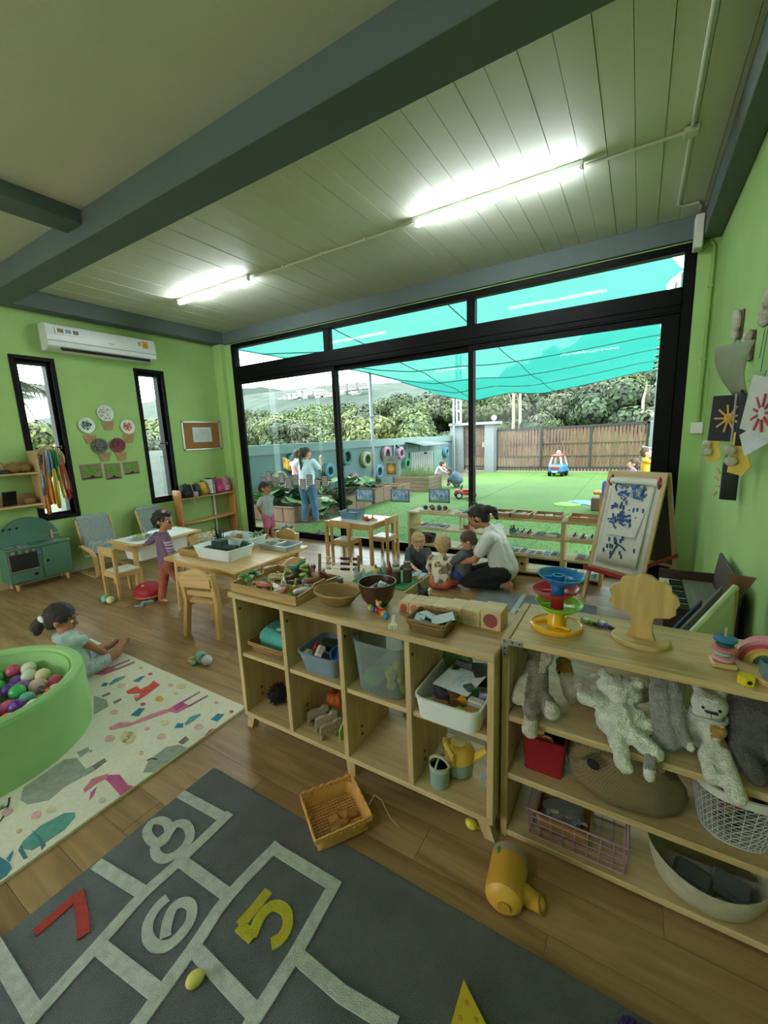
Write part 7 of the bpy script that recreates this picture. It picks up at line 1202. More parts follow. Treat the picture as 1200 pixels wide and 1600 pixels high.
for y, z, c, base, lab in ((2.925, 1.995, ('2c2c30',), 'e6e8e0', 'white paper plate flecked with black, topmost of the wall plates'), (2.68, 1.838, ('1f5f6c', '2c3a44', '3f7f6c'), 'e2ece8', 'white paper plate with teal and dark paint dabs'), (3.185, 1.82, ('c24a3a', 'd0604a'), 'eceae4', 'white paper plate with a red painted centre'), (2.795, 1.572, ('3a363f', '6a6560', '2a2a2e'), '6f6c68', 'dark grey painted paper plate on the left wall'), (3.02, 1.572, ('5a1f30', '7a2c40', '4a1826'), '8a3a4c', 'dark crimson painted paper plate on the left wall')):
    t = wallart('paper_plate', lab, 'paper plate', y, z, 'painted paper plates on the left wall'); r = .098 if z < 1.99 else .105; G().lathe([(r*.7, .002), (r*.78, .004), (r, .016), (r, .018), (r*.76, .008), (0, .006)], 28).ob('plate', mt(base, .7), t); g = G(); n = 55 if len(c) == 1 else 42; q = random.Random(int(y*100)); rr = .85 if base in ('e6e8e0', '6f6c68', '8a3a4c') else .55
    for i in range(n): a = q.uniform(0, 6.28); d = r*rr*math.sqrt(q.random()); s = .007 if len(c) == 1 else .014; x0, y0 = d*cos(a), d*sin(a); b = q.uniform(0, 6); g.prism([(x0+s*1.3*cos(b), y0+s*1.3*sin(b)), (x0+s*.6*cos(b+1.6), y0+s*.6*sin(b+1.6)), (x0-s*1.2*cos(b), y0-s*1.2*sin(b)), (x0+s*.6*cos(b-1.6), y0+s*.6*sin(b-1.6))], .0006, i % len(c), TM((0, 0, .0082+.00005*i+(.006*max(0, d/r-.74)/.26))))
    g.ob('paint_dabs', [mt(k, .6) for k in c], t, smooth=0)
CB_ = mt('b0916c', .85, c2='a08258', vs=20)
for y, z, lab in ((2.94, 1.835, 'cardboard pot below the topmost paper plate'), (2.70, 1.66, 'cardboard pot below the teal dabbed plate'), (3.185, 1.66, 'cardboard pot below the red centred plate'), (2.84, 1.425, 'cardboard pot below the dark grey plate'), (3.05, 1.42, 'cardboard pot below the crimson plate')):
    t = wallart('paper_pot', lab, 'paper pot', y, z, 'cardboard pots on the left wall'); G().prism([(-.082, .055), (.082, .055), (.05, -.06), (-.055, -.06)], .004).ob('card', CB_, t)
    G().bb(-.006, .006, .055, .075, .0, .003).ob('stem', mt('d9d4c0', .7), t)
for y, z, w_, h_, a, lab in ((2.655, 1.245, .25, .195, .03, 'wide green tree picture on brown card, nearest the shelf'), (2.915, 1.225, .20, .215, -.01, 'tall green tree picture on brown card, middle of three'), (3.16, 1.25, .21, .175, .05, 'green tree picture on brown card nearest the far window')):
    t = wallart('tree_picture', lab, 'picture', y, z, 'tree pictures on the left wall'); t.rotation_euler = (pi/2, a*0, pi/2); G().box((0, 0, .002), (w_, h_, .004), rot=(0, 0, a)).ob('card', mt('8f8264', .85), t); g = G(); q = random.Random(int(y*77))
    for i in range(34): b = q.uniform(0, 6.28); d = math.sqrt(q.random()); g.lathe([(.016, 0), (0, .0008)], 7, i % 2, TM((w_*.32*d*cos(b), .015+h_*.27*d*sin(b), .0042+.00004*i)))
    g.ob('crown_print', [mt('6aa32c', .7), mt('5a9422', .7)], t, smooth=0); G().prism([(-w_*.46, -h_*.46), (w_*.46, -h_*.44), (w_*.46, -h_*.38), (.03, -h_*.36), (.012, -h_*.26), (-.012, -h_*.26), (-.03, -h_*.36), (-w_*.46, -h_*.42)], .001, 0, TM((0, 0, .0045))).ob('trunk_print', mt('2f2018', .8), t)
t = wallart('cork_board', 'cork notice board with an aluminium frame beside the far window', 'notice board', 4.34, 1.675, None); G().box((0, 0, .006), (.66, .42, .01)).ob('cork', mt('a9784a', .9, c2='94653a', vs=80), t)
for a in ((0, .215, .68, .02), (0, -.215, .68, .02), (-.335, 0, .02, .41), (.335, 0, .02, .41)): G().box((a[0], a[1], .008), (a[2], a[3], .02), bev=.003).ob('frame_bar', mt('cdd2d0', .35, .6), t)
for x in (-.335, .335):
    for y in (-.215, .215): G().box((x, y, .012), (.032, .032, .022), bev=.006).ob('corner_cap', mt('6b7074', .5), t)
t = thing('notice', 'white printed notice pinned on the cork board', 'paper', (XL+.0155, 4.34, 1.69), WR); G().box((0, 0, .001), (.34, .235, .002)).ob('sheet', mt('dfe8ea', .7), t); g = G()
for k in range(6): g.box((0, .07-.03*k, .0022), (.22 if k % 2 else .26, .006, .0008))
g.box((0, -.01, .0022), (.005, .15, .0008)).box((-.12, -.02, .0022), (.004, .12, .0008)).box((.12, -.02, .0022), (.004, .12, .0008)); g.ob('print_lines', mt('9fb0b8', .7), t)
# scarf hoop hanging in front of the window
t = thing('scarf_hoop', 'rattan hoop hung with rainbow silk scarves in front of the window', 'scarf hoop', (-5.86, 2.15, 1.44)); RT = mt('c2a878', .7, bump=.4, bs=90)
g = G(); g.tube([(0, .14*cos(a), .15*sin(a)) for a in [2*pi*i/28 for i in range(28)]], .010, 6, cyc=True); g.tube([(0, .10*cos(a), .11*sin(a)) for a in [2*pi*i/28 for i in range(28)]], .007, 6, cyc=True)
for i in range(30): a = 2*pi*i/30; g.tube([(0, .10*cos(a), .11*sin(a)), (.004, .12*cos(a+.1), .13*sin(a+.1)), (0, .14*cos(a+.1), .15*sin(a+.1))], .008, 5)
g.ob('ring', RT, t); G().tube([(0, 0, .15), (0, .01, .19), (-.02, .02, .20), (-.16, .03, .19)], .0015, 4).ob('hanging_cord', RT, t)
q = random.Random(12)
for k, (a, c, L_, w_) in enumerate(((2.6, '4a3f5c', .34, .04), (3.0, '3a4a8c', .42, .045), (3.35, '8fa0b0', .30, .05), (2.2, 'a58a84', .36, .05), (1.75, '6f93b0', .30, .05), (1.35, '2f7a46', .36, .075), (1.0, '3c8a4c', .33, .055), (.5, 'a9b070', .42, .04), (.1, 'c9404c', .40, .05), (-.3, 'c22a58', .44, .05), (3.6, 'c9772c', .58, .045), (4.2, 'd98a2c', .42, .05), (4.7, 'd9c03a', .46, .06), (5.3, 'd8cf5a', .36, .05), (5.7, 'c83048', .42, .05))):
    y0, z0 = .1*cos(a), .11*sin(a); bl = q.uniform(0, 6)
    g = G(); g.grid(lambda u, v: (.012+.02*sin(9*u+bl)*(.3+v)+.012*sin(4*v+bl)+.004*k*.4, y0*(1+.25*v)+(u-.5)*w_*(.5+1.3*v*(1.3-v)), z0-L_*v+.015*sin(7*u+bl)*v), 8, 12)
    solidify(g.ob('scarf', mt(c, .6, sheen=.4, var=.15, vs=30), t, smooth=180), .001)
# things on the wall shelf
t = thing('shelf_tablet', 'black tablet propped up on the lower board of the wall shelf', 'tablet', (-5.97, 1.74, .9455), (0, .25, 0)); G().box((0, 0, .085), (.012, .13, .17), bev=.005).ob('case', mt('15171a', .4), t); G().box((.0065, 0, .085), (.001, .115, .15)).ob('screen', mt('0c0d10', .15), t)
G().lathe([(.04, 0), (.06, .02), (.062, .05), (.045, .07), (.03, .06), (0, .05)], 18).thin('wicker_pot', WK, 'small round wicker pot on the lower board of the wall shelf', 'basket', None, (-5.95, 1.92, .9455))
t = thing('woven_gourd', 'pair of rounded woven gourds on the upper board of the wall shelf', 'basket', (-5.95, 1.87, 1.3055)); G().ell((0, -.05, .055), (.07, .075, .055), 16, 10).ell((0, .05, .05), (.065, .07, .05), 16, 10).ob('weave', WK, t); G().tube([(0, -.05, .1), (0, -.04, .13)], .01, 6).ob('stem', WKR, t)
t = thing('black_speaker', 'flat black box with thin wires on the upper board of the wall shelf', 'box', (-5.95, 1.66, 1.3055)); G().box((0, 0, .02), (.12, .2, .04), bev=.006).ob('box', mt('17181a', .5), t); G().tube([(0, -.05, .04), (.0, -.08, .14), (0, 0, .17), (.0, .07, .12), (.01, .1, .03)], .003, 5).ob('wire', mt('5c5a4c', .6), t)
# bags on the bag shelf
def backpack(lab, y, c, c2, w_=.10, h=.21, d=.15, tilt=0, strap='222226', name='backpack', extra=None):
    t = thing(name, lab, 'bag', (-5.965, y, .7315+abs(tilt)*.06), (tilt, 0, 0), 'bags on the wooden bag shelf'); m = mt(c, .7, var=.12, vs=8)
    G().loft([[(x+o, y_, z) for x, y_ in rrect(a, b, min(a, b)*.4)] for a, b, z, o in ((d*.9, w_*.85, 0, 0), (d, w_, .02, 0), (d, w_, h*.6, 0), (d*.85, w_*.85, h*.88, -.005), (d*.5, w_*.5, h, -.01))]).ob('pack', m, t, smooth=70)
    G().loft([[(x+d*.5, y_, z) for x, y_ in rrect(a, b, .015)] for a, b, z in ((.03, w_*.6, .02), (.045, w_*.72, .04), (.045, w_*.72, h*.42), (.02, w_*.55, h*.5))]).ob('front_pocket', mt(c2, .7), t, smooth=70)
    G().tube([(d*.3*cos(a)-.01, w_*.45*(1 if cos(a*0) else 1)*.98, h*.55+h*.42*sin(a)) for a in [pi*i/10 for i in range(11)]], .006, 6).ob('zip', mt(c2, .6), t); G().tube([(-.02, 0, h*.97), (-.02, .02, h*1.1), (-.02, .04, h*.95)], .006, 6).ob('handle_loop', mt(strap, .7), t)
    if extra: extra(t, w_, h, d)
    return t
def pinkstrap(t, w_, h, d): G().tube([(d*.5+.02, .045, h*.9), (d*.5+.05, .05, .06), (d*.5+.06, .05, -.06), (d*.5+.055, .075, -.12), (d*.5+.05, .10, -.08), (d*.5+.04, .09, .03)], .007, 6).ob('strap', mt('b08a84', .7), t); G().box((d*.52, .11, .04), (.05, .07, .08), bev=.012).ob('pouch', mt('caa09c', .6), t)
backpack('black backpack with dusty pink strap and pouch, nearest the window', 3.86, '1a1a1e', '222228', .17, .20, .16, 0, extra=pinkstrap); backpack('small charcoal backpack between the black and yellow bags', 4.035, '3a3f44', '2a2d32', .10, .19, .14)
backpack('bright yellow backpack in the middle of the bag shelf', 4.16, 'd9b32c', 'c9a024', .12, .20, .15, .1)
t = thing('tote_bag', 'black and white tote with white lettering between yellow and pink bags', 'bag', (-5.955, 4.305, .734), (.06, 0, 0), 'bags on the wooden bag shelf'); G().loft([[(x, y, z) for x, y in rrect(a, b, .012)] for a, b, z in ((.15, .09, 0), (.16, .10, .03), (.16, .09, .24), (.15, .06, .255))]).ob('bag', mt('1b2226', .6), t, smooth=60); G().box((.0, -.047, .13), (.15, .012, .23), bev=.004).box((.081, -.03, .13), (.003, .03, .23)).ob('white_band', mt('dfe3e0', .6), t); text('lululemon', .058, mt('e8ebe8', .6), t, (.0835, .012, .125), (pi/2, pi/2, pi/2), 'lettering')
backpack('hot pink backpack beside the lettered tote', 4.425, 'c22f68', 'd2437a', .13, .24, .15, .05); backpack('pale pink shiny backpack at the far end of the bag shelf', 4.575, 'c97f9c', 'd99ab4', .14, .235, .15, -.03, 'd9a8bc')
t = thing('toy_shoes', 'dark red little shoe lying on the floor beneath the bag shelf', 'shoe', (-5.95, 4.05, 0), .4); G().loft([[(x, y, z) for x, y in rrect(a, b, .02)] for a, b, z in ((.12, .05, 0), (.125, .052, .015), (.11, .045, .035), (.06, .035, .05))]).ob('shoe', mt('7a2430', .6), t, smooth=70); G().bb(-.06, .06, -.025, .025, 0, .008).ob('sole', mt('d9d2c8', .7), t)
# ================================================================ right wall hangings
RW = XR-.004; WRR = (pi/2, 0, -pi/2)   # local x runs along -y, local z comes off the wall
def cloud(y, z, s, lab):
    t = thing('cotton_cloud', lab, 'wall craft', (RW, y, z), WRR, 'cotton cloud crafts on the right wall'); G().prism([(-.06*s, -.10*s), (.06*s, -.10*s), (.075*s, .1*s), (-.05*s, .12*s)], .006).ob('card', mt('6a5c50', .8), t); g = G(); q = random.Random(int(y*50))
    for i in range(9): g.ell((q.uniform(-.04, .04)*s, q.uniform(-.09, .09)*s, .025), (.035*s, .04*s, .028*s), 8, 6)
    remesh(g, 'cotton', mt('cfcabb', .95, bump=1, bs=120), .008, t, 2, .006, 50)
    for k in range(2):
        x = (-.03+.06*k)*s; L_ = (.14+.07*k)*s; G().tube([(x, -.08*s, .02), (x+.01, -.08*s-L_, .03)], .0016, 4).ob('thread', mt('4a5a58', .8), t)
        for i in range(3): G().prism([(x-.02, -.08*s-L_-.05*i), (x+.005, -.08*s-L_+.04-.05*i), (x+.03, -.08*s-L_-.01-.05*i), (x+.01, -.08*s-L_-.045-.05*i)], .004, 0, TM((0, 0, .02+.01*i), (.2, .3*(i-1), 0))).ob('raindrop', mt('4f8490', .6, c2='7fa8ac', vs=60), t)
cloud(3.44, 2.13, .8, 'cotton cloud with blue raindrops nearest the door frame'); cloud(3.06, 1.95, .75, 'cotton cloud with blue raindrops in the middle of three'); cloud(2.66, 2.05, .95, 'large cotton cloud with raindrops high by the picture edge')
def sunrays(t, z, s=1):
    for i in range(9): a = 2*pi*i/9+.3; G().box((.06*s*cos(a), .06*s*sin(a), z), (.06*s, .012*s, .004), rot=(0, 0, a)).ob('ray', mt('d0a866', .6), t)
    G().ell((0, 0, z), (.03*s, .034*s, .008), 12, 8).ob('sun_disc', mt('d9a830', .6, c2='c89020', vs=60), t)
t = thing('sun_card', 'black card with a yellow paper sun glued on the right wall', 'wall craft', (XR-.085, 2.88, 1.57), (pi/2, 0, -pi/2+.8)); G().box((0, 0, .012), (.2, .24, .003), rot=(0, 0, -.04)).ob('card', mt('2b2d2f', .8), t); sunrays(t, .02, .8)
t = thing('curled_card', 'black curled card with pasta strips hanging low on the right wall', 'wall craft', (XR-.035, 2.94, 1.23), (pi/2, 0, -pi/2+.4)); g = G(); g.grid(lambda u, v: (-.05+.10*u, -.1+.2*v, .01+.05*sin(pi*u)), 10, 2); solidify(g.ob('card', mt('26282a', .8), t, smooth=180), .003); G().tube([(0, .10, .06), (.01, .26, .02)], .0015, 4).ob('thread', mt('4a4a40', .8), t)
for i in range(4): G().box((-.02+.012*(i % 2), -.07+.042*i, .077), (.035, .01, .006), rot=(0, 0, .6-.5*i)).ob('pasta_strip', mt('c9a47a', .7), t)
for y, z, lab in ((3.50, 1.40, 'yellow card with two pebbles nearest the door frame'), (2.66, 1.40, 'yellow card with two pebbles under the curled black paper')):
    t = thing('pebble_card', lab, 'wall craft', (XR-.06, y, z), (pi/2, 0, -pi/2+.6), 'yellow pebble cards on the right wall'); G().prism([(-.07, -.1), (.03, -.11), (.08, -.06), (.05, .0), (.07, .12), (-.05, .1)], .004, 0, TM((0, 0, .01), (0, -.15, 0))).ob('card', mt('d6bc52', .8), t)
    for k in range(2): G().ell((-.02-.012*k, -.04+.055*k, .035), (.032, .026, .02), 12, 8).ob('pebble', mt('c2bba6', .7, c2='aaa38e', vs=25), t)
t = thing('grey_paper', 'large pale grey-green curled paper hanging above the black card', 'wall craft', (XR-.075, 2.62, 1.79), (pi/2, 0, -pi/2+.3)); g = G(); g.grid(lambda u, v: ((-.08+.15*u)*(1-.25*(1-v)), -.12+.24*v, .02+.09*(1-u)*v+.03*sin(3*v)), 8, 8); solidify(g.ob('sheet', mt('8f9a80', .8), t, smooth=180), .002)
t = thing('black_card', 'large folded black card with a white strip beside the sun card', 'wall craft', (XR-.06, 2.55, 1.57), (pi/2, 0, -pi/2+.35)); g = G(); g.grid(lambda u, v: (-.07+.12*u, -.13+.27*v*(1-.2*u), .05*sin(pi*u*.8)), 8, 4); solidify(g.ob('card', mt('252729', .8), t, smooth=180), .003); G().box((-.02, 0, .06), (.012, .22, .003)).ob('strip', mt('9a9690', .7), t)
t = thing('red_sun_card', 'white card with a red paper sun at the picture edge', 'wall craft', (XR-.06, 2.2, 1.58), (pi/2, 0, -pi/2+.3)); G().box((0, .02, .02), (.24, .22, .002), rot=(0, .1, -.25)).ob('card', mt('c9cdc8', .8), t); 
for i in range(9): a = 2*pi*i/9; G().box((.05*cos(a)-.02, .05*sin(a), .026), (.05, .01, .004), rot=(0, 0, a)).ob('ray', mt('a5342c', .6), t)
G().box((0, 0, .0), (.17, .10, .002), rot=(0, .15, .5)).thin('white_card', mt('ccd4d8', .8), 'speckled white card tilted below the red sun card', 'wall craft', None, (XR-.08, 2.27, 1.49), (pi/2, 0, -pi/2+.35))
# ================================================================ pictures on the glass
GY = YB-.006; FR_ = (pi/2, 0, 0)
NUM = ('1', '2', '3', '4', '5', '6', '7', '8', '9', '10'); q = random.Random(4)
for i, (x, z) in enumerate(((-5.25, .885), (-5.12, .975), (-4.98, .885), (-4.835, .955), (-4.685, .875), (-4.54, .93), (-4.395, .865), (-4.25, .935), (-4.10, .865), (-3.93, .925))):
    if i > 8: x = -3.955
    t = thing('number_card', 'number card %s with dark purple border stuck on the glass' % ('one', 'two', 'three', 'four', 'five', 'six', 'seven', 'eight', 'nine', 'ten')[i], 'card', (x, GY-.05 if x < -3.9 else GY-.05, z), FR_, 'number cards on the glass'); t.location.y = YB-.004
    G().box((0, 0, .001), (.118, .168, .002)).ob('border', mt('3a2c4c', .6), t); G().box((0, 0, .0025), (.1, .15, .001)).ob('sheet', clearmat('e6e0d6', tint=.97), t); text(NUM[i], .036, mt('2c2a38', .7), t, (-.03, .048, .0032), (0, 0, 0), 'numeral', .0003); g = G()
    g.box((.015, .05, .0032), (.036, .005, .0005)); g.box((.015, .04, .0032), (.03, .004, .0005))
    for k in range(i+1): g.lathe([(.0085, 0), (.0085, .0005), (0, .0005)], 8, 1, TM((-.03+.03*(k % 3), .012-.03*(k//3), .0031)))
    g.ob('counting_print', [mt('4a4652', .7), mt(('8a6a4a', '5a4a6a', '4a6a7a')[i % 3], .7)], t, smooth=0)
for i, (x, z, lab) in enumerate(((-3.265, .735, 'picture of four leaves on a blue sky stuck by the bare mullion'), (-2.69, .755, 'picture of four leaves on a blue sky stuck beneath the round sun poster'), (-2.12, .775, 'picture of four leaves on a blue sky stuck nearest the low shelf'))):
    t = thing('leaf_picture', lab, 'picture', (x, YB+.01, z), FR_, 'leaf pictures on the glass'); G().box((0, 0, .001), (.29, .175, .002)).ob('border', mt('55606a', .6), t); G().box((0, .006, .0025), (.25, .145, .001)).ob('sky_print', mt('5d90bd', .7, c2='a9c9dc', vs=14), t); g = G(); q = random.Random(i)
    for k in range(26): g.prism([(-.125+.0098*k, -.075), (-.12+.0098*k, -.045+q.uniform(-.01, .008)), (-.113+.0098*k, -.075)], .0006, 0, TM((0, 0, .003+.00002*k)))
    g.ob('grass_print', mt('5f9a4a', .7), t, smooth=0)
    for k in range(4): xx = -.085+.057*k; G().prism([(xx-.013, .005), (xx, .022), (xx+.013, .005), (xx, -.022)], .0006, 0, TM((0, 0, .003))).ob('leaf_print', mt(('7a6a4a', '2f5a4a', '8a7a5a')[(k+i) % 3], .7), t, smooth=0)
t = thing('sun_poster', 'grey poster with a round golden face stuck high on the glass', 'poster', (-2.83, YB+.042, 1.145), FR_); G().box((0, 0, .001), (.235, .285, .002)).ob('sheet', mt('9aaaa6', .7, c2='8c9c98', vs=30), t); G().box((0, -.035, .0025), (.15, .15, .001)).ob('panel', mt('6a6f4c', .7), t); G().lathe([(.058, 0), (.058, .001), (0, .001)], 24, M=TM((0, -.03, .003))).ob('mane_print', mt('c9a032', .7, c2='a57a20', vs=60), t); G().lathe([(.036, 0), (.036, .001), (0, .001)], 20, M=TM((0, -.03, .004))).ob('face_print', mt('dfba4c', .7), t)
for x in (-.012, .012): G().lathe([(.005, 0), (0, .0006)], 8, M=TM((x, -.022, .005))).ob('eye_print', EYED, t)
g = G(); g.box((0, .085, .0025), (.1, .012, .0006)).box((0, .11, .0025), (.04, .01, .0006)).box((0, -.105, .0035), (.06, .012, .0006)); g.ob('word_print', mt('5f6c66', .7), t)
# ================================================================ tub table, craft table, small table
T_ = .5305; PLW = mt('dde8ea', .35, var=.03, alpha=.94)
t = tub('white_tub', 'translucent white plastic tub with dark green blocks on the play table', 'tub', (-3.18, 2.36, T_), .50, .30, .105, PLW, .88, .04, rz=.0)
for i, (x, y, s, rz, rot, lab) in enumerate(((-3.20, 2.34, (.12, .09, .10), .1, (0, 0, .15), 'large dark green felt block upright in the white tub'), (-3.09, 2.36, (.13, .08, .05), .4, (.2, .1, .5), 'flat dark green felt block lying in the white tub'), (-3.01, 2.42, (.07, .05, .09), .8, (.1, .5, .7), 'small dark green felt block tilted at the end of the tub'), (-3.32, 2.32, (.10, .08, .03), .2, (0, .1, .2), 'dark green felt piece low in the white tub'))): block('felt_block', lab, 'block', (x, y, T_+.05), s, mt('26443c', .9, c2='1f3932', vs=20), rz, .004, 'green felt blocks in the white tub', rot)
t = tub('white_tub', 'second white plastic tub with a green sprig at the back of the table', 'tub', (-3.40, 2.74, T_), .50, .26, .09, PLW, .88, .04)
q = random.Random(2)
def sprig(name, lab, loc, n, h, mats, seed, w_=.05, cat='plant', spread=.07):
    q = random.Random(seed); t = thing(name, lab, cat, loc); g = G(); st = G()
    for i in range(n):
        a = q.uniform(0, 6.28); d = spread*math.sqrt(q.random()); z = h*q.uniform(.35, 1); p = Vector((d*cos(a), d*sin(a), z)); u = Vector((cos(a), sin(a), q.uniform(-.2, .6))).normalized(); s = Vector((-sin(a), cos(a), .1)); b = len(g.v); L_ = w_*q.uniform(.7, 1.2)
        g.v += [p-u*L_*.4, p+s*L_*.35+Vector((0, 0, .006)), p+u*L_*.7, p-s*L_*.35+Vector((0, 0, .006))]; g.f.append([b, b+1, b+2, b+3]); g.m.append(i % len(mats)); 
        if i % 3 == 0: st.tube([(0, 0, 0), p*.6, p], .003, 4)
    g.ob('foliage', mats, t, smooth=0); st.ob('stem', mats[0], t); return t
sprig('green_sprig', 'leafy green sprig lying in the second white tub', (-3.24, 2.80, T_+.03), 40, .10, [mt('5f9a4a', .6), mt('4a8038', .6), mt('7aa85a', .6)], 3, .045)
sprig('white_flowers', 'bunch of artificial white flowers in the wooden tray on the table', (-3.53, 2.44, T_+.03), 90, .13, [mt('dfe4d6', .7), mt('cfd6c4', .7)], 5, .035, 'flowers', .075)
t = sprig('dark_fronds', 'dark green artificial fronds beside the white flowers', (-3.46, 2.52, T_+.03), 6, .05, [mt('27452e', .7)], 6, .03)
g = G()
for k in range(11):
    a = -.6+.13*k; g.prism([(-.008, 0), (-.011, .07), (0, .17), (.011, .07), (.008, 0)], .003, 0, TM((.03*(k % 4)-.03, .012*(k % 3), .03), (pi/2-.1*(k % 3), a*.8, .3*k)))
g.ob('frond', mt('22402a', .7), t, smooth=0)
t = thing('plant_tray', 'wooden tray holding white flowers at the near end of the play table', 'tray', (-3.52, 2.40, T_)); G().bb(-.14, .14, -.17, .17, 0, .012).ob('base', TW, t)
for s in (-1, 1): G().bb(-.145, .145, s*.17-.006, s*.17+.006, 0, .05, bev=.002).ob('side', TW, t); G().bb(s*.14-.006, s*.14+.006, -.164, .164, 0, .05, bev=.002).ob('end_panel', TW, t)
t = thing('divided_box', 'small wooden box with a dark interior beside the second tub', 'box', (-3.60, 2.80, T_)); G().loft([[(x, y, z) for x, y in rrect(.15, .13, .008)] for z in (0, .06)]+[[(x, y, z) for x, y in rrect(.13, .11, .006)] for z in (.06, .02)]).ob('box', TW, t); G().bb(-.06, .06, -.05, .05, .02, .024).ob('soil', mt('3a2f26', .95), t)
GT = mt('aab2ae', .35, var=.04)
t = tub('grey_tray', 'grey two-part plastic tray with white shreds on the play table', 'tray', (-2.90, 2.78, T_), .40, .22, .05, GT, .92, .03); G().bb(-.006, .006, -.1, .1, .004, .045).ob('divider', GT, t)
sprig('paper_shreds', 'heap of white paper shreds in the grey divided tray', (-2.98, 2.76, T_+.005), 110, .07, [mt('e3e6dc', .8), mt('cdd3c4', .8)], 8, .03, 'paper', .07)
# craft table
CT = .502
t = thing('paint_plate', 'wide pale plate of vegetables and blocks on the craft table', 'plate', (-4.83, 2.50, CT)); G().lathe([(.08, 0), (.09, .004), (.13, .03), (.132, .032), (.085, .008), (0, .007)], 28).ob('plate', mt('b9c6c4', .4), t)
for i, (x, y, c, lab) in enumerate(((-.04, .02, '7f9a4a', 'olive green toy on the pale plate'), (.03, -.02, 'a9b06a', 'yellow-green toy on the pale plate'), (.05, .05, '5a7a4a', 'dark green toy on the pale plate'), (-.02, -.05, 'c9c48a', 'cream toy on the pale plate'), (-.06, -.02, '8aa05a', 'second olive toy on the pale plate'))): G().ell((0, 0, .018), (.034, .024, .02), 10, 8).thin('toy_vegetable', mt(c, .6), lab, 'toy', 'toy vegetables on the pale plate', (-4.83+x, 2.50+y, CT+.009), (0, 0, i))
G().lathe([(.05, 0), (.055, .03), (.05, .032), (.0, .02)], 20).thin('round_tin', mt('4a4f70', .4), 'small round blue-violet tin on the craft table behind the plate', 'tin', None, (-4.75, 2.70, CT)); G().lathe([(.09, 0), (.11, .02), (.112, .022), (.08, .008), (0, .006)], 22).thin('white_dish', WHITE, 'shallow white dish beyond the plate on the craft table', 'dish', None, (-4.93, 2.76, CT))
# small table by the glass
t = tub('blue_bin', 'clear blue plastic bin of toys on the small table by the glass', 'storage bin', (-3.18, 4.38, .5005), .30, .22, .10, mt('6f93a8', .25, alpha=.72), .85, .03)
for i, (x, y, c, lab) in enumerate(((-3.22, 4.36, 'd9d04a', 'yellow toy in the clear blue bin'), (-3.15, 4.40, '3a5f86', 'dark blue toy in the clear blue bin'), (-3.12, 4.34, '7fa0b4', 'pale blue toy in the clear blue bin'), (-3.24, 4.43, '5a7a6a', 'grey-green toy in the clear blue bin'))): block('bin_toy', lab, 'toy', (x, y, .52), (.06, .05, .055), mt(c, .5), i, .01, 'toys in the clear blue bin')
t = thing('white_tray', 'white tray with three wooden toy pieces on the small table', 'tray', (-2.87, 4.28, .5005)); G().loft([[(x, y, z) for x, y in rrect(a, b, .02)] for a, b, z in ((.19, .19, 0), (.2, .2, .015), (.19, .19, .015), (.18, .18, .004))]).ob('tray', mt('e6e4da', .5), t)
for i, (x, y, c, lab) in enumerate(((-2.93, 4.29, 'c96a2c', 'orange wooden toy on the white tray'), (-2.86, 4.25, '9c2a2c', 'red wooden toy with a peg on the white tray'), (-2.81, 4.30, 'c98a2c', 'amber wooden toy with a peg on the white tray'))): G().lathe([(.032, 0), (.034, .008), (.028, .03), (.012, .04), (.008, .042), (.008, .07), (0, .072)] if i else [(.032, 0), (.036, .012), (.03, .04), (.012, .052), (0, .053)], 14).thin('wooden_toy', mt(c, .5), lab, 'toy', 'wooden toys on the white tray', (x, y, .5050))
# ================================================================ low shelf by the window
def puz(lab, x, z, w_, c, n, seed, y=4.56, d=.20, name='puzzle_board', cat='puzzle', pegs=False):
    q = random.Random(seed); t = thing(name, lab, cat, (x, y, z+.0005), 0, 'puzzles and cards on the low window shelf'); G().box((0, 0, .006), (w_, d, .012), bev=.002).ob('board', mt(c, .7), t); k = 0
    for i in range(n):
        for j in range(2):
            o = G().box((-w_/2+w_*(i+.5)/n, -d*.22+d*.44*j, .016), (w_/n*.7, d*.34, .009), bev=.002).ob('piece', mt(q.choice(('8fa5a8', 'c9c9bc', '5a7a6a', 'a84a44', '4f7fa0', 'd9d4bc', '3a4446')), .6), t)
            if pegs: G().cone((-w_/2+w_*(i+.5)/n, -d*.22+d*.44*j, .02), (-w_/2+w_*(i+.5)/n, -d*.22+d*.44*j, .04), .006, .008, 8).ob('peg', mt('2c3030', .5), o)
puz('pale picture cards laid out on the top of the low shelf by the woodblock tray', -1.70, .63, .14, 'd9d6cc', 2, 1)
puz('white sheet of dots on the second board of the low shelf', -2.08, .44, .34, 'dfe3e2', 4, 2); puz('white picture cards on the third board behind the toddlers', -1.62, .235, .26, 'dfdfd4', 3, 3); puz('pegged puzzle on the second board nearer the teacher', -1.02, .44, .20, 'b9c0b4', 3, 4, pegs=True); puz('red and dark puzzle on the second board beside the upright', -.77, .44, .25, 'b9a58a', 2, 5)
puz('letter cards on the third board nearer the teacher', -1.08, .235, .22, 'c9d0cc', 3, 6); puz('number tiles in blue and red on the third board', -.80, .235, .30, 'd3dad6', 4, 7); puz('pegged puzzle on the second board beyond the upright', -.42, .44, .24, 'c9c6a8', 3, 8, pegs=True); puz('grey puzzle on the third board beyond the upright', -.38, .235, .2, 'a59a7a', 2, 9); puz('striped cards on the bottom board nearest the easel', -.36, .06, .16, 'd9dcd4', 3, 10, y=4.5); puz('white cards on the bottom board beyond the upright', -.51, .06, .11, 'd2d6cc', 2, 11, y=4.56)
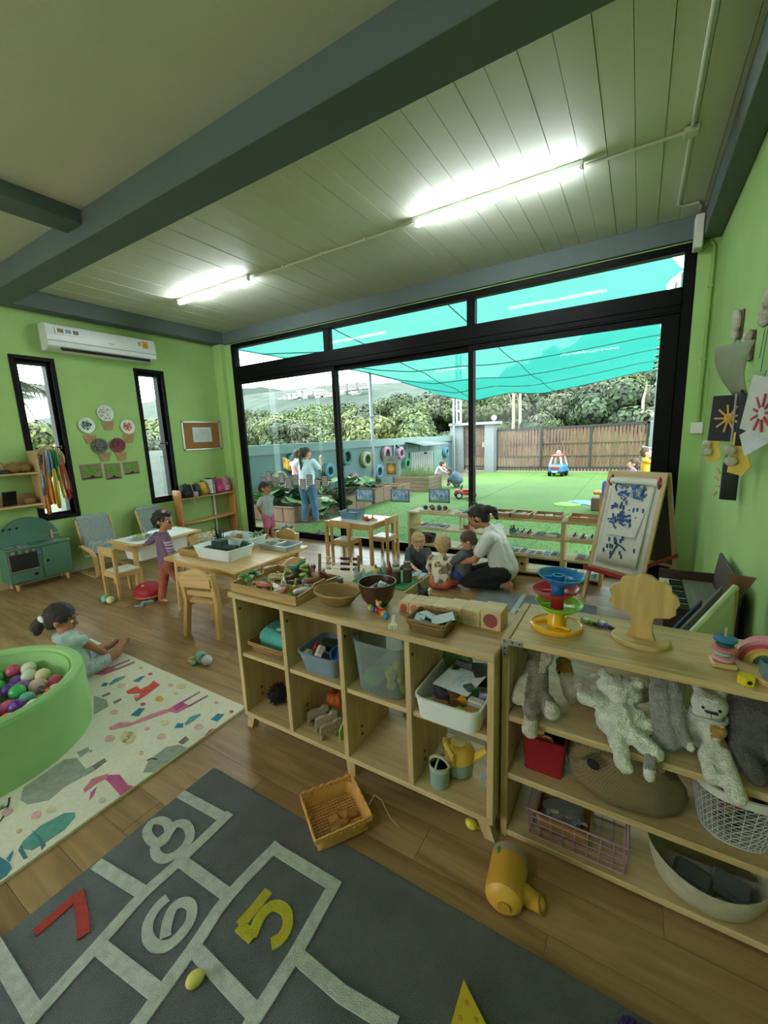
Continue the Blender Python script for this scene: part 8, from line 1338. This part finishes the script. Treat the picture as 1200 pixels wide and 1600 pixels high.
def wtray(lab, x, w_, cols, seed):
    t = thing('sorting_tray', lab, 'tray', (x, 4.57, .6305), 0, 'wooden sorting trays on the low shelf'); d = .24; W_ = wood('b98f5c', '96703f', 0); G().bb(-w_/2, w_/2, -d/2, d/2, 0, .008).ob('base', W_, t)
    for s in (-1, 1): G().bb(-w_/2, w_/2, s*d/2-.005, s*d/2+.005, 0, .045, bev=.002).ob('side', W_, t); G().bb(s*w_/2-.005, s*w_/2+.005, -d/2, d/2, 0, .05, bev=.002).ob('end_panel', W_, t)
    q = random.Random(seed)
    for i, c in enumerate(cols): G().box((-w_/2+w_*(i+.5)/len(cols), q.uniform(-.03, .03), .016+.006*(i % 2)), (w_/len(cols)*.8, .14, .014), rot=(q.uniform(-.05, .05), q.uniform(-.06, .06), q.uniform(-.2, .2)), bev=.002).ob('card', mt(c, .6), t)
wtray('sorting tray with grey cards just behind the teacher on the low shelf', -1.24, .19, ('c9cdd0', 'aab4ba'), 1); wtray('sorting tray with blue cards second along the low shelf', -1.03, .19, ('7fb0d0', 'd9b0a8', 'e0e3e2'), 2); wtray('long sorting tray of white papers on the low shelf', -.76, .28, ('dcdcd8', 'd3d6d3', 'c2cfcf'), 3); wtray('sorting tray with pink and dark pieces next to the easel', -.42, .26, ('b96a5c', 'c99a6a', '3c4248'), 4)
t = thing('bead_tray', 'low tray lined up with dark wooden balls at the end of the low shelf', 'tray', (-2.07, 4.57, .6305)); G().bb(-.17, .17, -.10, .10, 0, .012, bev=.003).ob('tray', mt('c9bf9c', .6), t)
for i, (x, y, c, lab) in enumerate(((-2.19, 4.55, '2f4650', 'dark teal ball on the bead tray'), (-2.13, 4.60, '5a3a34', 'brown ball at the back of the bead tray'), (-2.09, 4.54, '8a4a34', 'rust ball on the bead tray'), (-2.03, 4.60, '3a3436', 'black ball on the bead tray'), (-2.0, 4.54, '34486a', 'navy ball on the bead tray'), (-1.94, 4.58, '7a2c34', 'dark red ball on the bead tray'))): G().ell((0, 0, .028), .028, 14, 10).thin('wooden_ball', mt(c, .4), lab, 'ball', 'dark balls on the bead tray', (x, y, .6425))
t = thing('toy_vase', 'small amber toy vase with a dark sprig on the low shelf', 'vase', (-1.60, 4.56, .6305)); G().lathe([(.025, 0), (.035, .03), (.03, .06), (.018, .075), (.022, .085), (0, .08)], 16).ob('vase', mt('c98f3a', .4), t); G().tube([(0, 0, .08), (-.03, 0, .13), (-.06, 0, .15)], .005, 5).tube([(0, 0, .08), (.03, 0, .12)], .005, 5).ell((.03, 0, .12), (.03, .02, .015), 8, 6).ob('sprig', mt('4a4238', .7), t)
t = thing('cube_frame', 'wooden cube frame with red and green blocks on the second board', 'toy', (-1.66, 4.56, .4405)); 
for x in (-.06, .06):
    for y in (-.06, .06): G().bb(x-.006, x+.006, y-.006, y+.006, 0, .15).ob('post', KIDZ, t)
G().bb(-.066, .066, -.066, .066, .144, .15).bb(-.066, .066, -.066, .066, 0, .006).ob('plate', KID, t); G().box((.025, -.02, .028), (.045, .045, .045), bev=.003).ob('red_block', mt('b0322c', .5), t); G().box((-.03, .01, .024), (.035, .04, .035), bev=.003).ob('green_block', mt('3c6a3c', .5), t)
t = thing('pencil_pot', 'pot of bright crayons on the second board behind the teacher', 'pot', (-1.12, 4.50, .4405)); G().lathe([(.03, 0), (.033, .06), (.03, .06), (.027, .006), (0, .006)], 16).ob('pot', mt('5f93b0', .4), t)
for k, c in enumerate(('c9342c', 'd98a2c', '3a6aa0', 'd9c02c', '3c8a4a')): G().cone((.012*cos(k*1.3), .012*sin(k*1.3), .01), (.02*cos(k*1.3), .02*sin(k*1.3), .10), .005, .004, 6).ob('crayon', mt(c, .4), t)
t = thing('star_box', 'wooden shape sorter box with a dark star on the bottom board', 'toy box', (-1.03, 4.50, .0605)); G().box((0, 0, .07), (.15, .14, .14), bev=.004).ob('box', wood('cdb585', 'b59a66', 0), t); G().prism([((.03 if k % 2 == 0 else .013)*sin(2*pi*k/10), (.03 if k % 2 == 0 else .013)*cos(2*pi*k/10)) for k in range(10)], .002, 0, TM((-.03, -.0705, .06), (pi/2, 0, 0))).ob('star_hole', EYED, t); G().box((.035, -.0708, .075), (.03, .002, .03)).ob('square_hole', EYED, t)
t = tub('round_basket', 'dark woven basket of red and brown pieces on the third board', 'basket', (-2.20, 4.56, .2355), .24, .2, .09, weave('5a3c30', '38241c', 60), .85, .06); G().ell((0, 0, .07), (.09, .07, .03), 12, 8).ob('lining', mt('7a3a34', .8), t)
# ================================================================ floor, ball pit
PG_ = mt('98c480', .7, c2='8cba74', vs=3, bump=.1, bs=30); n = 56
t = thing('ball_pit', 'round green foam ball pit on the play mat', 'ball pit', (-2.865, .50, .0135)); ro, ri, hh = .50, .435, .345
G().lathe([(ro, .0), (ro+.004, .1), (ro+.002, hh-.03), (ro-.008, hh-.008), (ro-.03, hh), (ri+.015, hh-.006), (ri+.002, hh-.03), (ri, .04), (0, .04)], n).ob('wall', PG_, t); G().tube([((ro-.0)*cos(a), (ro-.0)*sin(a), hh-.022) for a in [2*pi*i/n for i in range(n)]], .004, 5, cyc=True).tube([((ri+.0)*cos(a), (ri+.0)*sin(a), hh-.024) for a in [2*pi*i/n for i in range(n)]], .004, 5, cyc=True).ob('piping', mt('8fca6a', .7), t)
BC = [('5f2f92', 'deep purple'), ('d9dfc9', 'pale green'), ('d92a6a', 'hot pink'), ('e2b8b4', 'blush pink'), ('5fb0a0', 'mint green'), ('d99a3a', 'amber'), ('d9d4a4', 'cream'), ('6f93c9', 'sky blue'), ('3fb05a', 'bright green'), ('c9567a', 'rose'), ('c9c9c4', 'pearl grey'), ('7a4a9c', 'violet')]
bm_ = [G().ell((0, 0, 0), .039, 18, 12).mesh('pit_ball', mt(c, .3, var=.04), 60) for c, _ in BC]; q = random.Random(77); pts = []; 
HAND = [(-2.66, .64, 0), (-2.60, .69, 1), (-2.66, .50, 2), (-2.62, .42, 3), (-2.72, .70, 4), (-2.57, .575, 5), (-2.565, .66, 6), (-2.70, .36, 7), (-2.66, .33, 8), (-2.70, .42, 9), (-2.74, .53, 1), (-2.60, .76, 3)]
for x, y, c in HAND: pts.append((x, y, .235+.02*q.random(), c))
tries = 0
while len(pts) < 95 and tries < 6000:
    tries += 1; a = q.uniform(0, 6.28); d = .375*math.sqrt(q.random()); x, y = -2.88+d*cos(a), .5+d*sin(a); z = q.choice((.245, .18, .255, .22))+q.uniform(-.012, .012)
    if all((x-p[0])**2+(y-p[1])**2+(z-p[2])**2 > .0745**2 for p in pts): pts.append((x, y, z, q.randrange(12)))
HL_ = ('highest beside the toy bug', 'in the middle near the right curve', 'at the front of the pit', 'nearest the front rim', 'against the far wall of the pit', 'touching the right rim', 'tucked under the right rim', 'low at the front edge', 'half hidden by the front rim', 'next to the sky blue ones', 'in the centre of the heap', 'uppermost by the far curve')
for bi, (x, y, z, c) in enumerate(pts):
    o = bpy.data.objects.new('pit_ball', bm_[c]); COL.objects.link(o); o.location = (x, y, z); o['label'] = BC[c][1]+' plastic ball '+(HL_[bi] if bi < 12 else 'deep among others in the green ball pit'); o['category'] = 'ball'; o['group'] = BC[c][1]+' balls in the ball pit'
t = thing('toy_bug', 'small dark red and orange toy lying among the pit balls', 'toy', (-2.635, .745, .295)); G().cone((-.02, 0, 0), (.02, .01, 0), .016, .014).ob('body', mt('3a1c18', .5), t); G().cone((.03, .012, 0), (.045, .016, .003), .012, .008).ob('head', mt('c9642c', .5), t)
for x, y, c, lab in ((-4.53, 1.91, '6fc0a4', 'mint plastic ball on the floor by the craft table leg'), (-4.445, 1.92, 'e0d9a8', 'cream plastic ball on the floor by the craft table leg')): G().ell((0, 0, .039), .039, 20, 14).thin('loose_ball', mt(c, .3), lab, 'ball', None, (x, y, .0005))
t = thing('red_cushion', 'dark red round zipped bag with a star lying under the craft table', 'cushion', (-4.235, 2.20, 0)); CR_ = mt('a5182c', .6, var=.1); remesh(G().ell((0, 0, .085), (.165, .14, .08), 20, 12).ell((0, 0, .04), (.17, .145, .035), 20, 8), 'body', CR_, .01, t, 4, .003, 12); G().tube([(.172*cos(a), .147*sin(a), .055+.012*sin(a)) for a in [2*pi*i/36 for i in range(36)]], .004, 5, cyc=True).ob('piping', mt('c98a3c', .6), t); G().prism([((.022 if k % 2 == 0 else .01)*sin(2*pi*k/10), (.022 if k % 2 == 0 else .01)*cos(2*pi*k/10)) for k in range(10)], .003, 0, TM((.02, -.07, .151), (.5, 0, 0))).ob('star_patch', mt('d9cfc4', .6), t)
for x, y, c, a, lab in ((-4.13, 2.12, '7fc0cc', .9, 'light blue flat toy on the floor at the feet of the toddler'), (-4.10, 2.02, '6f7a6a', .5, 'grey-green flat toy on the floor near the table leg')): t = thing('flat_toy', lab, 'toy', (x, y, 0), a); G().loft([[(x_, y_, z) for x_, y_ in rrect(a_, b_, .02)] for a_, b_, z in ((.11, .05, 0), (.12, .055, .008), (.10, .045, .018))]).ob('body', mt(c, .5), t); G().box((.02, 0, .019), (.03, .02, .006), bev=.002).ob('knob', mt('d9d9cc', .5), t)
t = thing('toy_rattle', 'mint and white toy watering pot lying on the floor beside the mat', 'toy', (-2.60, 1.64, 0), -.25); MN = mt('8fb8ac', .4)
G().lathe([(.03, 0), (.036, .005), (.038, .065), (.034, .07), (.03, .065), (0, .06)], 20, M=TM((-.035, 0, .038), (0, pi/2, 0))).ob('body', MN, t); G().ell((.075, .012, .036), .036, 16, 12).ob('ball_end', mt('d5cfdc', .4), t); G().tube([(-.03, -.03, .04), (-.05, -.06, .035), (-.035, -.075, .025), (-.01, -.06, .02)], .008, 8).ob('handle', mt('d9c88a', .5), t); G().ell((.0, -.055, .02), (.022, .02, .02), 12, 8).ob('spout', MN, t); G().tube([(-.04, .0, .04), (-.07, .01, .05), (-.085, .0, .03)], .007, 6).ob('ring', mt('c9a860', .5), t)
# orange basket
OB = mt('dba25c', .6, var=.1, vs=20); t = thing('orange_basket', 'square orange lattice plastic basket on the rug edge', 'basket', (-.965, 1.10, .0135), radians(56))
g = G(); s, h = .115, .075
for k in range(15):
    a = -s*.86+s*1.72*k/14; g.box((a, 0, .006), (.006, s*1.72, .004)); g.box((0, a, .009), (s*1.72, .006, .004))
g.ob('lattice_floor', OB, t, smooth=0, kind='stuff'); G().box((-.01, 0, .0125), (.04, .03, .004)).ob('floor_plate', OB, t)
o = lambda k, z, e=0: [(x, y, z) for x, y in rrect(2*s*k-2*e, 2*s*k-2*e, .03, 4)]
G().loft([o(.88, .002), o(.97, h*.72), o(.97, h*.72, .004), o(.88, .005, .004)], closed=True).ob('wall', OB, t)
g = G(); pp = []
for (a, b) in (((-1, -1), (1, -1)), ((1, -1), (1, 1)), ((1, 1), (-1, 1)), ((-1, 1), (-1, -1))):
    for i in range(12): pp.append((a[0]+(b[0]-a[0])*i/12, a[1]+(b[1]-a[1])*i/12))
for ph in (0, 1): g.tube([(x*s*.985, y*s*.985, h*.86+(.010 if (i+ph) % 2 else -.010)) for i, (x, y) in enumerate(pp)], .004, 5, cyc=True)
g.tube([(x*s*.99, y*s*.99, h*.98+.004*sin(i*3.1)) for i, (x, y) in enumerate(pp)], .005, 5, cyc=True); g.tube([(x*s*.97, y*s*.97, h*.72) for x, y in pp], .004, 5, cyc=True); g.ob('lattice_rim', OB, t)
BRD = mt('b5803a', .5, c2='a06a2a', vs=15)
for x, y, a, lab in ((-.93, 1.135, .5, 'brown toy bread roll nearer the shelf in the orange basket'), (-.925, 1.075, 1.2, 'brown toy croissant nearer the rug in the orange basket')): g = G(); [g.ell((.015*k, .002*k*k-.004, .024+.004*(1-abs(k)*.5)), (.018, .022-.003*abs(k), .019-.002*abs(k)), 12, 8) for k in (-2, -1, 0, 1, 2)]; remesh(g, 'toy_bread', BRD, .004, None, 2, loc=(x, y, .005), rot=(0, 0, a), label=lab, category='toy bread', group='toy bread in the orange basket')
G().tube([(-.86, 1.19, .06), (-.85, 1.22, .085), (-.82, 1.225, .07), (-.79, 1.21, .05), (-.76, 1.20, .03), (-.73, 1.205, .006)], .0022, 5).thin('cord', mt('c9b58a', .7), 'pale cord sticking out of the orange basket', 'cord')
# kettle, egg, lemon, wedge
KT = mt('cf9f3c', .45, c2='c2922f', vs=3); t = thing('toy_kettle', 'mustard toy watering jug lying on its side by the toy shelf', 'toy', (-.285, 1.175, .062), (0, 0, 0)); M = TM((.01, .07, .0), (pi/2+.12, 0, -.10))
G().lathe([(0, -.02), (.035, -.016), (.05, -.008), (.058, .0), (.061, .02), (.061, .12)], 26, M=TM((.0, -.07, 0), (-pi/2-.0, 0, .10))).ob('body', KT, t); G().lathe([(.061, .12), (.062, .13), (.06, .15), (.054, .15), (.052, .125), (0, .12)], 26, M=TM((.0, -.07, 0), (-pi/2, 0, .10))).ob('collar', mt('a58f84', .5), t)
remesh(G().cone((.04, -.01, -.01), (.095, -.005, -.03), .032, .026), 'spout', KT, .004, t, 3); G().lathe([(.027, 0), (.03, .01), (.02, .014), (0, .014)], 16, M=TM((.098, -.004, -.031), (0, 1.2, 0))).ob('spout_cap', mt('b5862f', .5), t); G().lathe([(.02, 0), (.02, .002), (0, .002)], 18, M=TM((.008, -.0915, -.004), (pi/2, 0, .1))).ob('base_dimple', mt('b98a30', .5), t)
G().tube([(-.045, .055, .045), (-.05, .04, .055), (-.045, .03, .05)], .006, 6).ob('tab', mt('5f9a4a', .5), t)
G().ell((0, 0, .02), (.026, .020, .02), 18, 12).thin('toy_egg', mt('d9cf6a', .4, var=.06), 'pale yellow toy egg on the dark hopscotch rug', 'toy egg', None, (-1.0, .485, .0135), (0, 0, 1.1))
t = thing('toy_lemon', 'yellow toy lemon half under the corner of the cubby shelf', 'toy fruit', (-.475, 1.345, .022), (.3, .4, .2)); G().ell((0, 0, 0), (.026, .02, .02), 14, 10).cone((.02, 0, 0), (.033, 0, 0), .008, .004).ob('lemon', mt('d6cf3a', .45), t)
t = thing('toy_cheese', 'yellow toy cheese wedge at the bottom edge of the rug', 'toy', (-.295, .80, .0135), .5); G().prism([(-.05, -.03), (.05, -.03), (.0, .07)], .03).ob('wedge', mt('d3b52c', .5), t)
for x, y in ((0, .02), (-.02, -.01), (.02, -.012)): G().lathe([(.007, 0), (.005, .001), (0, .0005)], 10, M=TM((x, y, .03))).ob('hole', mt('b0941f', .6), t)
g = G(); q = random.Random(8)
for i in range(160): d = Vector((q.gauss(0, 1), q.gauss(0, 1), abs(q.gauss(0, 1)))).normalized(); g.tube([d*.008, d*.03], [.003, .001], 3)
g.ell((0, 0, .008), .012, 8, 6); g.thin('purple_pompom', mt('4a2f7a', .8), 'small purple tinsel pompom at the edge of the rug', 'pompom', None, (.075, .99, .0135))
# ================================================================ piano, book sling, rolled canvas
PB_ = wood('7a7f6a', '5f654f', 1, 1, .5); DBW = wood('4a3426', '33231a', 1, 1, .5)
t = thing('toy_piano', 'small dark wooden toy piano beside the right wall', 'piano', (.303, 2.72, 0)); G().bb(-.14, .15, -.32, .32, .28, .58, bev=.004).ob('body', DBW, t); G().bb(-.02, .15, -.32, .32, .58, .605, bev=.004).ob('top', PB_, t); [G().bb(-.14, .15, y, y+.015, .28, .66, bev=.004).ob('cheek', DBW, t) for y in (-.335, .32)]
G().box((.145, 0, .70), (.014, .64, .19), rot=(0, .12, 0), bev=.003).ob('music_stand', DBW, t)
for k in range(22): G().bb(-.135, -.025, -.315+.0286*k, -.315+.0286*k+.0272, .582, .60, bev=.001).ob('white_key', mt('dfe0d6', .3), t)
for k in range(21):
    if k % 7 not in (2, 6): G().bb(-.09, -.025, -.29+.0286*k-.008, -.29+.0286*k+.008, .60, .612, bev=.001).ob('black_key', mt('16161a', .3), t)
for x in (-.12, .13):
    for y in (-.3, .3): G().bb(x-.02, x+.02, y-.02, y+.02, 0, .28).ob('leg', DBW, t)
t = thing('book_sling', 'cloth book sling with a pale rolled edge and brown end panel behind the toy shelf', 'book rack', (0, 0, 0)); SL = mt('e6e0d4', .8, c2='dad4c6', vs=6)
A_, B_ = Vector((.185, 1.775, .80)), Vector((.395, 2.22, .90))
g = G(); g.grid(lambda u, v: tuple(A_.lerp(B_, u)+Vector((.02*v, -.015*v-.01*sin(6*u)*v, -.48*v))), 12, 8); solidify(g.ob('sling', SL, t, smooth=180), .004); G().tube([A_, A_.lerp(B_, .5), B_], .014, 8).ob('rolled_edge', mt('c4cda6', .8), t)
D_ = Vector((-.075, .035, -.02)); g = G(); g.grid(lambda u, v: tuple(A_.lerp(B_, u)+D_*.55+Vector((.0, 0, -.40*v))), 4, 2); solidify(g.ob('grey_board', mt('6f7468', .6), t, smooth=0), .008)
g = G(); g.grid(lambda u, v: tuple(A_.lerp(B_, .05+.8*u)+D_*1.1+Vector((0, 0, -.03-.40*v))), 4, 2); solidify(g.ob('navy_board', mt('3f4a6c', .6), t, smooth=0), .008)
G().prism([(0, 0), (.085, .0), (.02, -.15), (-.02, -.17)], .016, 0, TM((.385, 2.27, .945), (pi/2, 0, -.2))).ob('end_panel', mt('7a5230', .6), t); G().tube([(.2, 1.80, 0), (.2, 1.80, .79)], .012, 8).ob('post', KIDZ, t); G().tube([(.40, 2.23, 0), (.40, 2.23, .9)], .012, 8).ob('post', KIDZ, t)
# ================================================================ toys and shoes outside
ALBEDO = .48
def shoe_pair(x, y, c, lab):
    t = thing('sandals', lab, 'shoes', (x, y, GZ), .3, 'shoes left on the turf'); 
    for s in (-1, 1): o = G().loft([[(s*.055+x_, y_, z) for x_, y_ in rrect(a, b, .03)] for a, b, z in ((.075, .19, 0), (.08, .2, .015), (.072, .19, .02))]).ob('sole', mt('c9c4b8', .7), t); G().loft([[(s*.055+x_, -.03+y_, z) for x_, y_ in rrect(a, b, .025)] for a, b, z in ((.07, .13, .02), (.072, .11, .045), (.05, .06, .06))]).ob('upper', mt(c, .7), t, smooth=60); G().tube([(s*.055-.03, .04, .03), (s*.055, .05, .07), (s*.055+.03, .04, .03)], .009, 6).ob('strap', mt(c, .7), t)
    return t
shoe_pair(-4.45, 5.22, '3a3d42', 'pair of dark sandals on a grey pad outside the glass, near the small table'); G().bb(-.18, .18, -.14, .14, 0, .012).thin('shoe_pad', mt('b9bdba', .8), 'pale grey pad under the dark sandals outside the glass', 'mat', None, (-4.45, 5.22, GZ-.0125+.013)); t.location.z = GZ
for o in bpy.data.objects:
    if o.name == 'sandals': o.location.z = GZ+.0135
shoe_pair(-5.35, 5.36, '34363c', 'pair of dark trainers on the soil beside the standing girl')
t = thing('yellow_flag', 'yellow paper flag on a stick held by the carried child', 'flag', (-5.86, 6.0, 1.10)); g = G(); g.grid(lambda u, v: (-.11+.2*u, .02*sin(7*u), -.10+.22*v-.06*u), 8, 6); solidify(g.ob('paper', mt('e3c832', .7, c2='d9862c', vs=8), t, smooth=180), .004); G().tube([(-.02, 0, .12), (.03, .05, -.1), (.02, .06, -.16)], .006, 5).ob('stick', mt('d9d0b0', .7), t)
def car(lab, loc, rz):
    t = thing('ride_on_car', lab, 'toy car', loc, rz); RD = mt('d92f2a', .35)
    remesh(G().box((0, 0, .13), (.5, .2, .10), bev=.03).box((.18, 0, .18), (.16, .19, .08), bev=.03).box((-.2, 0, .2), (.10, .18, .14), bev=.03).cone((-.22, 0, .24), (-.26, 0, .33), .03, .02), 'body', RD, .012, t, 4)
    G().box((-.02, 0, .20), (.16, .16, .03), bev=.01).ob('seat', mt('b82420', .5), t); G().tube([(.1, 0, .2), (.07, 0, .31)], .015, 8).ob('steering_column', BLACK, t); G().tube([(.07+.02*cos(a)*.4, .07*cos(a), .31+.0+.05*sin(a)*.5) for a in [2*pi*i/14 for i in range(14)]], .012, 6, cyc=True).ob('steering_wheel', BLACK, t)
    for x in (-.17, .17):
        for s in (-1, 1): o = G().lathe([(.0, .0), (.06, 0), (.085, .01), (.085, .05), (.06, .055), (0, .05)], 18, M=TM((x, s*.115-(.0 if s > 0 else .0), .085), (-s*pi/2, 0, 0))).ob('wheel', BLACK, t); G().lathe([(.055, 0), (.05, .012), (0, .012)], 14, M=TM((x, s*.166, .085), (-s*pi/2, 0, 0))).ob('hubcap', mt('e3e3e0', .4), o)
    G().box((.262, 0, .15), (.012, .12, .03), bev=.004).ob('grille', mt('e6e6e2', .4), t)
car('red ride-on toy car on the turf beside the door mullion', (-3.62, 9.8, GZ), pi+.5)
t = thing('cozy_car', 'blue and red toddler car with white pillars in front of the wide gate', 'toy car', (-2.33, 15.5, GZ), -.2); BL = mt('3f9ad2', .4); WHP = mt('eceeea', .4)
G().box((0, 0, .25), (.5, .62, .30), bev=.07).ob('body', BL, t); G().box((-.30, .1, .30), (.05, .34, .22), bev=.02, rot=(0, 0, .7)).ob('door', BL, t)
for sx in (-1, 1):
    for sy in (-1, 1): G().cone((sx*.2, sy*.24, .38), (sx*.13, sy*.18, .68), .035, .03).ob('pillar', WHP, t)
remesh(G().box((0, 0, .70), (.36, .46, .06), bev=.025).ell((0, 0, .72), (.17, .2, .05)), 'roof', mt('d23a3a', .4), .015, t, 3); G().ell((0, 0, .80), .08, 12, 8).ob('beacon', WHP, t); G().box((0, -.30, .30), (.3, .06, .10), bev=.02).ob('bonnet', mt('d23a3a', .4), t)
for x in (-.21, .21):
    for y in (-.2, .2): G().lathe([(.0, -.035), (.1, -.035), (.1, .035), (0, .035)], 16, M=TM((x, y, .1), (0, pi/2, 0))).ob('wheel', BLACK, t)
G().box((0, -.315, .16), (.2, .02, .06), bev=.01).ob('bumper', WHP, t)
t = thing('play_gym', 'plastic toddler slide with a tall blue post and orange and pink panels', 'play structure', (-.40, 7.4, GZ)); G().cone((0, 0, 0), (.0, .0, .72), .05, .05).ob('blue_post', mt('4a52c9', .4), t); OR = mt('e2862c', .45)
G().box((.0, 1.15, .42), (.5, .3, .05), bev=.02).box((-.1, 1.15, .20), (.08, .3, .4), bev=.02).ob('orange_panel', OR, t); G().box((.12, 1.05, .62), (.3, .06, .36), bev=.03).ob('pink_panel', mt('e0517c', .45), t); G().box((-.22, 1.6, .13), (.2, .2, .26), bev=.02).ob('brown_crate', mt('8a6a5a', .7), t); G().loft([[(x, y, z) for x, z in ((.06, .5-.48*k), (.4, .5-.48*k), (.4, .58-.48*k), (.37, .58-.48*k), (.37, .53-.48*k), (.09, .53-.48*k), (.09, .58-.48*k), (.06, .58-.48*k))] for k, y in ((0, 1.0), (.5, .5), (1, .05))]).ob('slide', mt('c9d24a', .4), t)
for x, y, r, c, lab in ((-1.22, 9.5, .27, '9ad23a', 'flat lime green splash disc on the turf'), (-.98, 9.85, .27, '6fbce0', 'flat sky blue splash disc on the turf'), (-.68, 9.6, .17, 'e59ac0', 'flat pink splash disc on the turf beside the blue post')): G().lathe([(r, 0), (r, .012), (r*.9, .02), (0, .02)], 28).thin('splash_disc', mt(c, .6), lab, 'mat', None, (x, y, GZ+.0))
t = thing('play_steps', 'low wooden play steps with a white rail behind the easel', 'play structure', (.2, 9.1, GZ)); G().bb(-.15, .2, .0, .6, 0, .325, bev=.01).bb(-.38, -.0, -.4, .05-.1, 0, .165, bev=.01).bb(.02, .3, -.42, -.08, 0, .225, bev=.01).ob('step', wood('b08a5a', '8f6b3f', 0), t); G().tube([(-.1, .55, .0), (-.1, .55, 1.2), (.4, .2, 1.08), (.4, .2, 0)], .03, 8).ob('rail', WHP, t)
ALBEDO = 1
bpy.data.scenes.remove(SC2)
